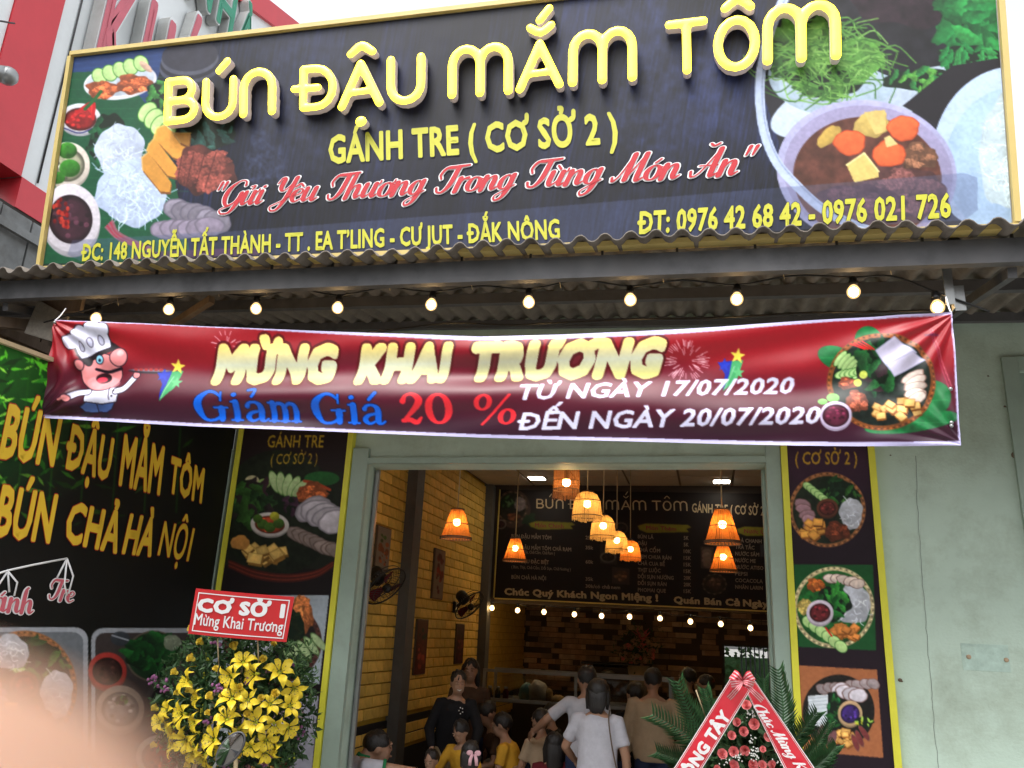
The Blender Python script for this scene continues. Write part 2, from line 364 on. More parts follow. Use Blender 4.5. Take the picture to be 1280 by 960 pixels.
def smooth_line(p, n=5):
    p = np.array(p, float)
    if len(p) < 3: return p
    q = np.vstack([2*p[0]-p[1], p, 2*p[-1]-p[-2]]); out = []
    for i in range(1, len(q)-2):
        for t in np.linspace(0, 1, n, endpoint=False):
            a, b, c_, d = q[i-1], q[i], q[i+1], q[i+2]
            out.append(.5*(2*b+(c_-a)*t+(2*a-5*b+4*c_-d)*t*t+(3*b-a-3*c_+d)*t**3))
    out.append(p[-1]); return np.array(out)
def ribbon(pts, n=5, grow=0):
    """x,y,width points -> 2-D strip with round ends"""
    q = smooth_line(pts, n); xy = q[:, :2]; wd = np.maximum(q[:, 2], .02)/2+grow
    t = np.gradient(xy, axis=0); t /= np.linalg.norm(t, axis=1)[:, None]+1e-9; nn = np.stack([-t[:, 1], t[:, 0]], 1)
    L = xy+nn*wd[:, None]; Rr = xy-nn*wd[:, None]; m = len(xy)
    V = list(L)+list(Rr); F = [(i, m+i, m+i+1, i+1) for i in range(m-1)]
    for e, sg in ((0, -1), (m-1, 1)):
        b = len(V); V.append(xy[e]); K = 6
        for k in range(K+1):
            a = -math.pi/2+math.pi*k/K; V.append(xy[e]+(t[e]*math.cos(a)*sg+nn[e]*math.sin(a))*wd[e])
        F += [(b, b+1+k, b+2+k) if sg > 0 else (b, b+2+k, b+1+k) for k in range(K)]
    return np.array(V), F
def arc(cx, cy, rx, ry, a0, a1, w_, n=9):
    return [(cx+rx*math.cos(R(a)), cy+ry*math.sin(R(a)), w_) for a in np.linspace(a0, a1, n)]
def ell(cx, cy, rx, ry, wt, wn, a0=80, a1=-280, n=13):      # broad-nib oval: thick at the sides
    return [(cx+rx*math.cos(R(a)), cy+ry*math.sin(R(a)), wn+(wt-wn)*abs(math.cos(R(a)))**1.3) for a in np.linspace(a0, a1, n)]
a_, b_ = .28, .09                                            # script: thick and hair line
def _tail(x): return [(x, .25, a_), (x+.1, .02, .16), (x+.32, .22, b_)]
_arch = lambda x: [(x, .25, b_), (x+.2, .85, .1), (x+.42, .98, .2), (x+.5, .75, a_)]
SCRIPT = {
 'i': ([[(.12, 1, a_)]+_tail(.12)], .42), 'u': ([[(.12, 1, a_), (.12, .3, a_), (.25, .03, .16), (.5, .3, b_), (.62, .8, b_)], [(.64, 1, a_)]+_tail(.64)], .95),
 'n': ([[(.12, 1, a_), (.12, 0, a_)], _arch(.12)+_tail(.62)], .93), 'm': ([[(.12, 1, a_), (.12, 0, a_)], _arch(.12)+[(.62, 0, a_)], _arch(.62)+_tail(1.12)], 1.42),
 'h': ([[(.3, 1.95, b_), (.2, 1.95, .12), (.12, 1.5, a_), (.12, 0, a_)], _arch(.12)+_tail(.62)], .93),
 'r': ([[(.12, 1, a_), (.12, 0, a_)], [(.12, .4, b_), (.3, .9, .12), (.52, .98, .24)]], .6),
 'o': ([ell(.38, .5, .3, .5, a_, b_), [(.5, .95, b_), (.75, .85, b_)]], .8), 'ơ': ([ell(.38, .5, .3, .5, a_, b_)], .8),
 'e': ([[(.12, .45, b_), (.45, .55, b_), (.6, .8, .14), (.42, 1, b_), (.15, .75, a_), (.14, .3, a_), (.38, 0, .14), (.72, .22, b_)]], .7),
 'a': ([ell(.36, .5, .27, .5, a_, b_), [(.64, 1, a_)]+_tail(.64)], .95), 'c': ([[(.6, .8, .16), (.4, 1, b_), (.14, .65, a_), (.16, .25, a_), (.38, 0, .14), (.68, .22, b_)]], .66),
 'g': ([ell(.36, .5, .27, .5, a_, b_), [(.64, 1, a_), (.62, 0, a_), (.5, -.6, .2), (.22, -.8, .12), (.1, -.5, b_), (.5, -.12, b_), (.9, .25, b_)]], .93),
 'G': ([[(1.1, 1.55, .16), (.98, 1.9, b_), (.6, 1.9, .1), (.2, 1.35, a_), (.16, .6, a_), (.45, .02, .16), (.85, .2, .12), (1.05, .85, b_)], [(1.08, .95, a_), (1.05, .1, a_), (.85, -.55, .16), (.4, -.62, .1), (.2, -.3, b_), (.7, 0, b_)]], 1.25),
 'Y': ([[(0, 1.5, b_), (.12, 1.88, .14), (.3, 1.8, a_), (.3, 1.2, a_), (.5, .9, .12), (.8, 1.2, b_), (.98, 1.85, b_)], [(1, 1.9, a_), (.92, .5, a_), (.7, -.5, .18), (.35, -.6, .1), (.2, -.3, b_), (.6, 0, b_), (1.2, .5, b_)]], 1.15),
 'T': ([[(.15, 1.0, .1), (.02, 1.35, .14), (.2, 1.8, .2), (.6, 1.85, .24), (1.35, 1.95, .16)], [(.85, 1.8, a_), (.78, .6, a_), (.55, .05, .18), (.25, .05, .12), (.12, .35, .14)]], 1.12),
 'M': ([[(0, .3, .14), (.1, .02, .12), (.35, .5, b_), (.62, 1.85, b_)], [(.64, 1.9, a_), (.66, .1, a_)], [(.66, .1, b_), (1.2, 1.85, b_)], [(1.22, 1.9, a_)]+_tail(1.22)], 1.55),
 'A': ([[(0, .4, .14), (.12, .03, .12), (.45, .3, b_), (.95, 1.8, b_)], [(.98, 1.9, a_)]+_tail(.98), [(.3, .75, b_), (1.15, .75, b_)]], 1.3),
 'C': ([[(1.0, 1.5, .16), (.9, 1.9, b_), (.6, 1.9, .1), (.2, 1.35, a_), (.16, .6, a_), (.45, .02, .16), (.95, .3, b_)]], 1.0),
 'K': ([[(.3, 1.9, a_), (.22, 0, a_)], [(1.05, 1.85, .14), (.35, .95, b_), (.6, .75, a_)]+_tail(.85)], 1.15),
 '"': ([[(.1, 1.9, .2), (.05, 1.3, .1)], [(.4, 1.9, .2), (.35, 1.3, .1)]], .6), ' ': ([], .5)}
def _n(*p, w_=.2): return [(x, y, w_) for x, y in p]
NEON = {
 'B': ([_n((.1, .1), (.1, .9)), [(.1, .9, .2), (.42, .9, .2)]+arc(.42, .7, .2, .2, 90, -90, .2)+[(.1, .5, .2)], [(.4, .5, .2)]+arc(.44, .3, .24, .2, 90, -90, .2)+[(.1, .1, .2)]], .8),
 'U': ([[(.1, .9, .2), (.1, .4, .2)]+arc(.4, .4, .3, .3, 180, 360, .2)+[(.7, .9, .2)]], .9), 'N': ([[(.1, .1, .2), (.1, .6, .2)]+arc(.4, .6, .3, .3, 180, 0, .2)+[(.7, .1, .2)]], .9),
 'D': ([_n((.1, .1), (.1, .9)), [(.1, .9, .2), (.35, .9, .2)]+arc(.38, .5, .36, .4, 90, -90, .2)+[(.1, .1, .2)]], .9),
 'A': ([_n((.08, .1), (.45, .9)), _n((.45, .9), (.82, .1)), _n((.22, .36), (.68, .36), w_=.16)], .95),
 'M': ([[(.1, .1, .2), (.1, .62, .2)]+arc(.37, .62, .27, .28, 180, 0, .2)+[(.64, .1, .2)], arc(.91, .62, .27, .28, 180, 0, .2)+[(1.18, .1, .2)]], 1.35),
 'T': ([_n((.05, .9), (.75, .9)), _n((.4, .9), (.4, .1))], .85), 'O': ([arc(.42, .5, .32, .4, 90, 450, .2, 17)], .88)}
def decomp(ch):
    if ch in 'đĐ': return ('D' if ch == 'Đ' else 'd'), ['stroke']
    d = unicodedata.normalize('NFD', ch); nm = {'\u0301': 'acute', '\u0300': 'grave', '\u0309': 'hook', '\u0302': 'circ', '\u0306': 'breve', '\u0323': 'dot', '\u031b': 'horn', '\u0303': 'tilde'}
    return d[0], [nm[c_] for c_ in d[1:]]
def marks(ms, wdt, top, k, low=0):
    """diacritics as strokes; wdt glyph width, top height of the glyph, k stroke width"""
    o = []; y = top+.18*max(top, 1)**.3; c_ = wdt/2
    up = [m_ for m_ in ms if m_ in ('acute', 'grave', 'hook', 'tilde')]
    for m_ in ms:
        if m_ == 'circ': o.append([(c_-.22, y, k), (c_, y+.2, k), (c_+.22, y, k)])
        if m_ == 'breve': o.append([(c_-.2, y+.15, k), (c_, y, k), (c_+.2, y+.15, k)])
        if m_ == 'horn': o.append([(wdt-.16, top*.92, k*.8), (wdt+.04, top*1.0, k*.8), (wdt+.06, top*1.2, k*.8)])
        if m_ == 'dot': o.append([(c_-.01, low-.22, k*1.3), (c_+.01, low-.22, k*1.3)])
        if m_ == 'stroke': o.append([(-.1, top*.5, k), (.42, top*.5, k)])
    yy = y+(.3 if ('circ' in ms or 'breve' in ms) else 0)
    for m_ in up:
        if m_ == 'acute': o.append([(c_-.02, yy, k), (c_+.16, yy+.26, k)])
        if m_ == 'grave': o.append([(c_+.05, yy, k), (c_-.16, yy+.26, k)])
        if m_ == 'hook': o.append([(c_-.12, yy+.24, k*.8), (c_+.08, yy+.28, k*.8), (c_+.06, yy+.12, k*.8), (c_, yy, k*.8)])
        if m_ == 'tilde': o.append([(c_-.22, yy+.05, k*.8), (c_-.08, yy+.16, k*.8), (c_+.08, yy+.06, k*.8), (c_+.22, yy+.16, k*.8)])
    return o
def stroke_text(s, font, cap, k, low=0, xh=1.0):
    """-> list of strokes for the whole line and its width; heights scaled so that cap = 1"""
    x = 0; out = []
    for ch in s:
        b, ms = decomp(ch)
        st, adv = font[b]; st = [list(q) for q in st]
        if b == 'i' and not ms: st = st+[[(.14*xh+.06*(xh<1), 1.35*xh, k*1.5), (.16*xh+.06*(xh<1), 1.36*xh, k*1.5)]]
        top = xh if (b.islower() and b not in 'h') else cap
        st += marks(ms, adv-.15, top, k, low)
        out += [[(p[0]+x, p[1], p[2]) for p in q] for q in st]; x += adv
    return [[(p[0]/cap, p[1]/cap, p[2]/cap) for p in q] for q in out], x/cap
SER = {  # high-contrast serif figures for the banner
 'G': ([[(.78, .85, .06), (.6, 1.0, .08), (.38, 1.0, .1), (.12, .72, .2), (.1, .4, .22), (.28, .04, .1), (.55, 0, .08), (.78, .14, .1)], [(.8, 1.0, .05), (.8, .7, .05)], [(.8, .42, .2), (.8, .03, .16)], [(.58, .45, .05), (.98, .45, .05)]], 1.05),
 'i': ([[(.2, .66, .17), (.2, .04, .17)], [(.06, .66, .05), (.2, .67, .05)], [(.04, .025, .05), (.36, .025, .05)]], .42),
 'a': ([[(.12, .52, .13), (.2, .64, .08), (.38, .66, .08), (.52, .52, .16), (.52, .1, .16), (.62, .02, .07), (.72, .1, .05)], [(.5, .38, .06), (.22, .3, .1), (.12, .14, .15), (.26, .01, .08), (.5, .14, .05)]], .74),
 'm': ([[(.16, .66, .16), (.16, .04, .16)], [(.03, .66, .05), (.16, .67, .05)], [(.02, .025, .05), (.3, .025, .05)], [(.16, .5, .05), (.3, .64, .09), (.46, .6, .12), (.5, .4, .16), (.5, .04, .16)], [(.37, .025, .05), (.63, .025, .05)], [(.5, .5, .05), (.64, .64, .09), (.8, .6, .12), (.84, .4, .16), (.84, .04, .16)], [(.7, .025, .05), (.98, .025, .05)]], 1.02),
 '2': ([[(.12, .74, .16), (.2, .93, .08), (.4, .99, .1), (.6, .8, .2), (.5, .55, .16), (.1, .1, .06)], [(.1, .1, .12), (.3, .13, .14), (.5, .04, .14), (.64, .2, .06)]], .78),
 '0': ([ell(.4, .5, .3, .48, .2, .06)], .85),
 '%': ([ell(.22, .74, .15, .24, .1, .05), ell(.82, .26, .15, .24, .1, .05), [(.28, -.02, .05), (.8, 1.0, .05)]], 1.0), ' ': ([], .35)}
def place_strokes(name, strokes, width, plane, p0, p1, pc, m, parent, off, grow=0, slant=0, step=.00025):
    A, B, C_ = plane.loc(*p0), plane.loc(*p1), plane.loc(*pc); e1 = (B-A)/width; e2 = (C_-A); mb = MB(); o = off
    e2 = e2+np.array((0, 0)); 
    for st in strokes:
        V, F = ribbon(st, grow=grow); mb.add([plane.w(*(A+e1*(x+slant*y)+e2*y), o) for x, y in V], F); o += step
    return mb.build(name, m, parent)
def place_text(name, body, plane, p0, p1, pc, m, parent, off=.004, bold=0, shear=0, outline=None, spacing=1.0):
    A, B, C_ = plane.loc(*p0), plane.loc(*p1), plane.loc(*pc); wd = text_tris(body, 0, shear, spacing, bold)[0][:, 0].max(); e1 = (B-A)/wd; e2 = C_-A
    for (bo, mm, of, nm) in ([(bold+outline[0], outline[1], off-.002, name+'_outline')] if outline else [])+[(bold, m, off, name)]:
        V, F = text_tris(body, bo, shear, spacing, bold); P_ = []; FF = []
        for n_, f in enumerate(F):      # every piece a hair above the last, so none lie in one plane
            b0 = len(P_); P_ += [plane.w(*(A+e1*V[i][0]+e2*V[i][1]), of+(n_ % 16)*.00005) for i in f]; FF.append(tuple(range(b0, b0+len(f))))
        mb = MB(); mb.add(P_, FF); ob = mb.build(nm, mm, parent)
    return ob
# ------------------------------------------------------------------ printed pictures: painted in photo-sized units, sampled onto real sheets
_nz = np.random.rand(6, 257, 257)
def vnoise(x, y, s, seed=0):
    x = x/s+seed*17.3; y = y/s+seed*5.1; n = _nz[seed % 6]; xi = np.floor(x).astype(int); yi = np.floor(y).astype(int); fx = x-xi; fy = y-yi; fx = fx*fx*(3-2*fx); fy = fy*fy*(3-2*fy)
    xi %= 256; yi %= 256; return (n[yi, xi]*(1-fx)+n[yi, xi+1]*fx)*(1-fy)+(n[yi+1, xi]*(1-fx)+n[yi+1, xi+1]*fx)*fy
def fbm(x, y, s, seed=0): return (vnoise(x, y, s, seed)+.5*vnoise(x, y, s/2, seed+1)+.25*vnoise(x, y, s/4, seed+2))/1.75
class Canvas:
    def __init__(s, x0, y0, x1, y1, c=(.1, .1, .1), K=2):
        s.x0, s.y0, s.K = x0, y0, K; s.W = int((x1-x0)*K); s.H = int((y1-y0)*K); s.a = np.zeros((s.H, s.W, 3), np.float32)+np.array(c, np.float32)
        s.rg = random.Random(5)
    def win(s, xa, ya, xb, yb):
        i0 = max(0, int((ya-s.y0)*s.K)-1); i1 = min(s.H, int((yb-s.y0)*s.K)+2); j0 = max(0, int((xa-s.x0)*s.K)-1); j1 = min(s.W, int((xb-s.x0)*s.K)+2)
        if i1 <= i0 or j1 <= j0: return None
        Y, X = np.mgrid[i0:i1, j0:j1]; return (slice(i0, i1), slice(j0, j1)), X/s.K+s.x0, Y/s.K+s.y0
    def put(s, sl, m, c):
        s.a[sl] = s.a[sl]*(1-m[..., None])+np.asarray(c, np.float32)*m[..., None]
    def blob(s, x, y, rx, ry, c, ang=0, var=.12, edge=None, irr=0, soft=1.0, a=1, sh=.15, ns=None, n=0):
        r = max(rx, ry)*(1.05+irr)+1; W_ = s.win(x-r, y-r, x+r, y+r)
        if W_ is None: return
        sl, X, Y = W_; ca, sa = math.cos(R(ang)), math.sin(R(ang)); dx, dy = X-x, Y-y; u = (dx*ca+dy*sa)/rx; v = (-dx*sa+dy*ca)/ry
        d = np.sqrt(u*u+v*v)+1e-6
        if irr:
            th = np.arctan2(v, u); ph = s.rg.random()*6; d = d*(1+irr*(np.sin(3*th+ph)*.5+np.sin(5*th+ph*2)*.35+np.sin(9*th+ph*3)*.25))
        pxr = min(rx, ry)*s.K; m = np.clip((1-d)*pxr/soft+.5, 0, 1)*a
        nz_ = fbm(X+x*3, Y+y*7, ns or max(2, min(rx, ry)*.5), n)-.5
        cc = np.asarray(c)[None, None]*(1+var*2*nz_[..., None]-sh*(v*.6+u*.2)[..., None])
        if edge is not None: e = np.clip((d-(1-edge[1]))/max(edge[1], .01)*1.5, 0, 1)[..., None]; cc = cc*(1-e)+np.asarray(edge[0])*e
        s.put(sl, m, np.clip(cc, 0, 1))
    def tri(s, P, c, a=1):
        P = np.asarray(P, float); W_ = s.win(P[:, 0].min(), P[:, 1].min(), P[:, 0].max(), P[:, 1].max())
        if W_ is None: return
        sl, X, Y = W_; m = np.zeros(X.shape, bool); n = len(P)
        for i in range(n):
            (x1, y1), (x2, y2) = P[i], P[(i+1) % n]; c1 = (y1 > Y) != (y2 > Y)
            if abs(y2-y1) < 1e-9: continue
            m ^= c1 & (X < (x2-x1)*(Y-y1)/(y2-y1)+x1)
        s.put(sl, m*float(a), c)
    poly = tri
    def line(s, pts, wd, c, a=1, n=6, c2=None):
        q = smooth_line([(p[0], p[1]) for p in pts], n)
        for i in range(len(q)-1):
            p, r = q[i], q[i+1]; h = wd/2+1; W_ = s.win(min(p[0], r[0])-h, min(p[1], r[1])-h, max(p[0], r[0])+h, max(p[1], r[1])+h)
            if W_ is None: continue
            sl, X, Y = W_; dv = r-p; L = dv@dv+1e-9; t = np.clip(((X-p[0])*dv[0]+(Y-p[1])*dv[1])/L, 0, 1)
            d = np.hypot(X-p[0]-t*dv[0], Y-p[1]-t*dv[1]); m = np.clip((wd/2-d)*s.K+.5, 0, 1)*a; s.put(sl, m, c)
    def text(s, body, p0, p1, cap, c, bold=0, shear=0, grad=None, spacing=1.0, pb=None):
        pb = bold if pb is None else pb
        V, F = text_tris(body, bold, shear, spacing, pb); s._t(V, F, p0, p1, cap, c, grad, W_=text_tris(body, 0, shear, spacing, pb)[0][:, 0].max())
    def _t(s, V, F, p0, p1, cap, c, grad=None, W_=None, slant=0):
        p0 = np.array(p0, float); e1 = (np.array(p1, float)-p0)/(W_ or V[:, 0].max()); e2 = np.array(cap, float)
        m = s.a.copy() if False else None
        P = p0+V[:, :1]*e1+V[:, 1:2]*e2+(V[:, 1:2]*slant)*e1
        # one coverage mask for the whole line, so that overlapping pieces stay clean
        x0_, y0_, x1_, y1_ = P[:, 0].min(), P[:, 1].min(), P[:, 0].max(), P[:, 1].max(); Wn = s.win(x0_, y0_, x1_, y1_)
        if Wn is None: return
        sl, X, Y = Wn; msk = np.zeros(X.shape, bool); i0, j0 = sl[0].start, sl[1].start
        for f in F:
            Q = P[list(f)]; lo = Q.min(0); hi = Q.max(0)
            a0 = max(0, int((lo[1]-s.y0)*s.K)-i0-1); a1 = int((hi[1]-s.y0)*s.K)-i0+2; b0 = max(0, int((lo[0]-s.x0)*s.K)-j0-1); b1 = int((hi[0]-s.x0)*s.K)-j0+2
            x_, y_ = X[a0:a1, b0:b1], Y[a0:a1, b0:b1]; mm = np.zeros(x_.shape, bool); n = len(Q)
            for i in range(n):
                (xa, ya), (xb, yb) = Q[i], Q[(i+1) % n]
                if abs(yb-ya) < 1e-9: continue
                mm ^= ((ya > y_) != (yb > y_)) & (x_ < (xb-xa)*(y_-ya)/(yb-ya)+xa)
            msk[a0:a1, b0:b1] |= mm
        cc = np.asarray(c, float)[None, None]
        if grad is not None:
            t = np.clip((p0[1]+(X-p0[0])*e1[1]/max(e1[0], 1e-6)-Y)/abs(e2[1]), 0, 1)[..., None]; g = [np.array(g_) for g_ in grad]
            cc = np.where(t < .5, g[0]+(g[1]-g[0])*t*2, g[1]+(g[2]-g[1])*(t-.5)*2)
        s.put(sl, msk.astype(float), cc)
    def done(s, k=.6):
        Y, X = np.mgrid[0:s.H, 0:s.W]; g = 1+k*(.16*(vnoise(X, Y, 3*s.K, 4)-.5)+.14*(fbm(X, Y, 16*s.K, 5)-.5)+.10*(np.random.RandomState(1).rand(s.H, s.W)-.5)); s.a = np.clip(s.a*g[..., None], 0, 1)
        K = s.K; h, w_ = s.H//K*K, s.W//K*K; s.b = s.a[:h, :w_].reshape(h//K, K, w_//K, K, 3).mean((1, 3)); return s
    def sample(s, P):
        X, Y = proj(P); x = np.clip(X-s.x0-.5, 0, s.b.shape[1]-1.01); y = np.clip(Y-s.y0-.5, 0, s.b.shape[0]-1.01)
        xi = x.astype(int); yi = y.astype(int); fx = (x-xi)[..., None]; fy = (y-yi)[..., None]; b = s.b
        return (b[yi, xi]*(1-fx)+b[yi, xi+1]*fx)*(1-fy)+(b[yi+1, xi]*(1-fx)+b[yi+1, xi+1]*fx)*fy
# food
def f_noodles(c, x, y, rx, ry, colr=(.86, .88, .93), n=60, base=.8):
    c.blob(x, y, rx, ry, np.array(colr)*base, irr=.10, var=.15)
    for i in range(n):
        a = c.rg.random()*6.28; r = c.rg.random()**.5*.85; px_, py_ = x+math.cos(a)*r*rx, y+math.sin(a)*r*ry; b = c.rg.random()*6.28; L = min(rx, ry)*(.25+c.rg.random()*.4)
        sh = .8+.35*c.rg.random(); k = np.clip(np.array(colr)*sh, 0, 1); bb = b+c.rg.uniform(-1.4, 1.4)
        c.line([(px_, py_), (px_+math.cos(b)*L*.5, py_+math.sin(b)*L*.5), (px_+math.cos(b)*L*.5+math.cos(bb)*L*.5, py_+math.sin(b)*L*.5+math.sin(bb)*L*.5)], .9, k, n=3)
def f_herbs(c, x, y, rx, ry, n=22, cols=((.10, .26, .12), (.17, .36, .14), (.06, .15, .09), (.28, .48, .2)), sz=1):
    c.blob(x, y, rx, ry, (.05, .11, .06), irr=.15)
    for i in range(n):
        a = c.rg.random()*6.28; r = c.rg.random()**.5*.95; k = c.rg.choice(cols); s_ = min(rx, ry)*(.14+.18*c.rg.random())*sz
        c.blob(x+math.cos(a)*r*rx, y+math.sin(a)*r*ry, s_*1.6, s_*.7, k, ang=c.rg.random()*180, irr=.2, var=.25, sh=.4)
def f_tofu(c, x, y, rx, ry, n=9, sz=6, colr=(.82, .58, .26), dark=(.55, .32, .12)):
    for i in range(n):
        a = c.rg.random()*6.28; r = c.rg.random()**.5*.8; px_, py_ = x+math.cos(a)*r*rx, y+math.sin(a)*r*ry; t = c.rg.random()*1.6; s_ = sz*(.8+.4*c.rg.random())
        q = [(px_+math.cos(t+k*1.57+.2*(k % 2))*s_, py_+math.sin(t+k*1.57+.2*(k % 2))*s_*.85) for k in range(4)]
        c.poly([(p[0]+s_*.12, p[1]+s_*.3) for p in q], np.array(dark)*(.7+.5*c.rg.random())); k = np.array(colr)*(.85+.3*c.rg.random()); c.poly(q, np.clip(k, 0, 1))
        c.line(q+[q[0]], .8, np.array(dark), a=.6, n=1)
        c.blob(px_, py_, s_*.5, s_*.4, np.clip(k*1.12, 0, 1), irr=.3, soft=3, a=.6)
def f_cuke(c, x, y, n, r, dx, dy, ang=0, asp=.62):
    for i in range(n): c.blob(x+dx*i, y+dy*i, r, r*asp, (.70, .84, .55), ang=ang, edge=((.16, .42, .14), .14), var=.08)
def f_fried(c, x, y, rx, ry, n=10, colr=(.62, .27, .10)):
    c.blob(x, y, rx, ry, np.array(colr)*.7, irr=.2, var=.4)
    for i in range(n):
        a = c.rg.random()*6.28; r = c.rg.random()**.5*.8; k = .75+.6*c.rg.random(); c.blob(x+math.cos(a)*r*rx, y+math.sin(a)*r*ry, rx*.28, ry*.24, np.clip(np.array(colr)*k, 0, 1), irr=.3, var=.5, ns=2)
def f_slices(c, x, y, n, rx, ry, dx, dy, ang=0, colr=(.72, .62, .58), edge=(.42, .3, .28)):
    for i in range(n): c.blob(x+dx*i+c.rg.uniform(-1, 1), y+dy*i+c.rg.uniform(-1, 1), rx, ry, np.array(colr)*(.88+.2*c.rg.random()), ang=ang+c.rg.uniform(-15, 15), edge=(edge, .16), var=.12, irr=.06)
def f_bowl(c, x, y, rx, ry, fill=(.30, .13, .14), rim=(.82, .80, .82), ang=0, k=.78):
    c.blob(x, y+ry*.1, rx, ry, np.array(rim)*.8, ang=ang); c.blob(x, y, rx, ry*.95, rim, ang=ang, var=.05); c.blob(x, y+ry*.04, rx*k, ry*k*.92, np.array(fill), ang=ang, edge=(np.array(fill)*.55, .25), var=.3)
    for i in range(14):
        a = c.rg.random()*6.28; r = c.rg.random()**.5*.6; c.blob(x+math.cos(a)*r*rx, y+math.sin(a)*r*ry, rx*.08+.4, ry*.06+.4, np.clip(np.array(fill)*c.rg.choice((.5, 1.8, 1.4)), 0, 1), a=.8)
def f_basket(c, x, y, rx, ry, weave=(.50, .30, .16), inner=(.09, .13, .08), ang=0, k=.9):
    c.blob(x, y, rx, ry, np.array(weave), ang=ang, var=.3, ns=3)
    for i in range(int(rx*1.6)):
        a = 6.28*i/int(rx*1.6); u = .965; c.blob(x+math.cos(a)*rx*u, y+math.sin(a)*ry*u, 1.2, 1.0, np.array(weave)*(.55 if i % 2 else 1.35), var=0)
    c.blob(x, y, rx*k, ry*k, inner, ang=ang, var=.5, ns=5)
def dish(c, x, y, r, ry=None, kind=0, tone=1.0):
    ry = ry or r; s_ = r/50.0
    if kind == 0:
        f_basket(c, x, y, r, ry, (.55, .36, .22)); f_herbs(c, x+r*.15, y-ry*.5, r*.5, ry*.35, 20); f_cuke(c, x-r*.5, y-ry*.62, 6, 8*s_, 5*s_, 4*s_, 30)
        f_herbs(c, x+r*.45, y-ry*.35, r*.4, ry*.35, 16); f_noodles(c, x+r*.62, y+ry*.1, r*.3, ry*.42, n=26); f_slices(c, x-r*.66, y-ry*.15, 5, 11*s_, 7*s_, 3*s_, 7*s_, 10, (.62, .48, .52))
        f_tofu(c, x-r*.42, y+ry*.5, r*.34, ry*.32, 9, 8*s_); f_fried(c, x+r*.25, y+ry*.58, r*.32, ry*.26, 10, (.42, .2, .12)); f_bowl(c, x, y-ry*.05, r*.28, ry*.26, (.38, .16, .14), (.36, .2, .14))
    if kind == 1:
        f_basket(c, x, y, r, ry, (.74, .68, .52), (.10, .34, .14)); f_noodles(c, x+r*.48, y-ry*.1, r*.42, ry*.52, n=40); f_fried(c, x-r*.45, y-ry*.55, r*.22, ry*.16, 8, (.8, .42, .18)); f_slices(c, x-r*.05, y-ry*.72, 5, 10*s_, 6*s_, 8*s_, 1.5*s_, 0, (.85, .78, .74))
        f_herbs(c, x, y-ry*.1, r*.4, ry*.42, 26, ((.12, .42, .16), (.2, .52, .2), (.08, .3, .12))); f_tofu(c, x+r*.3, y+ry*.62, r*.4, ry*.24, 14, 6.5*s_, (.8, .5, .24)); f_fried(c, x-r*.72, y-ry*.02, r*.16, ry*.2, 8, (.85, .75, .4))
        f_cuke(c, x-r*.62, y+ry*.36, 6, 9*s_, 8*s_, 6*s_, 40, .75); f_bowl(c, x-r*.34, y+ry*.12, r*.33, ry*.32, (.38, .12, .14), (.80, .76, .82)); c.line([(x-r*.2, y+ry*.5), (x-r*.05, y+ry*.7)], 2, (.8, .1, .08))
    if kind == 2:
        f_basket(c, x, y, r, ry, (.10, .09, .08), (.07, .07, .06)); f_slices(c, x-r*.45, y-ry*.62, 8, 10*s_, 7*s_, 10*s_, -1*s_, 20, (.6, .55, .56)); f_slices(c, x+r*.05, y-ry*.6, 4, 14*s_, 10*s_, 8*s_, 3*s_, 0, (.78, .76, .8)); c.poly([(x-r*.85, y-ry*.42), (x-r*.3, y-ry*.46), (x-r*.28, y+ry*.4), (x-r*.82, y+ry*.42)], (.80, .83, .86))
        for i in range(8): c.line([(x-r*.83, y-ry*.35+i*ry*.1), (x-r*.3, y-ry*.4+i*ry*.1)], .8, (.62, .67, .72), n=1)
        f_herbs(c, x-r*.1, y, r*.22, ry*.5, 18, ((.12, .4, .2), (.1, .3, .12))); f_bowl(c, x+r*.32, y+ry*.05, r*.34, ry*.36, (.22, .14, .4), (.72, .6, .45)); f_herbs(c, x+r*.72, y+ry*.3, r*.24, ry*.16, 8, ((.6, .75, .3), (.75, .75, .2))); f_tofu(c, x+r*.15, y+ry*.72, r*.4, ry*.22, 13, 7*s_, (.86, .66, .36)); f_slices(c, x-r*.5, y+ry*.62, 3, 5*s_, 13*s_, 8*s_, 4*s_, 10, (.45, .3, .32)); f_slices(c, x+r*.72, y+ry*.6, 3, 4*s_, 13*s_, -6*s_, 6*s_, -20, (.45, .2, .2))
# ================================================================== GROUND AND SHELL
def slab(name, a, b, m, kind='structure', parent=None, bev=0):
    a = np.array(a, float); b = np.array(b, float); mb = MB(); mb.box((a+b)/2, b-a, bev=bev); o = mb.build(name, m, parent)
    if kind and parent is None: o['kind'] = kind
    return o
slab('ground', (-400, -400, -.60), (400, 400, -.26), M['concrete'])
slab('road', (-200, -16, -.256), (200, -7.5, -.15), M['asphalt'])
mbk = MB()
for i in range(-12, 13): mbk.box((i*6, -11.8, -.144), (2.2, .12, .004))
setp(mbk.build('road_marking', M['road_paint']), kind='structure')
slab('pavement', (-60, -7.5, -.256), (60, -.0, -.01), M['pavement_stone'])
slab('kerb', (-60, -7.7, -.256), (60, -7.504, 0.0), M['concrete'])
FX0, FX1, DX0, DX1, DZ = -3.56, 4.2, -2.42, .366, 3.09
slab('floor', (-3.5, .004, -.256), (4.0, 7.3, 0), M['floor_tile'])
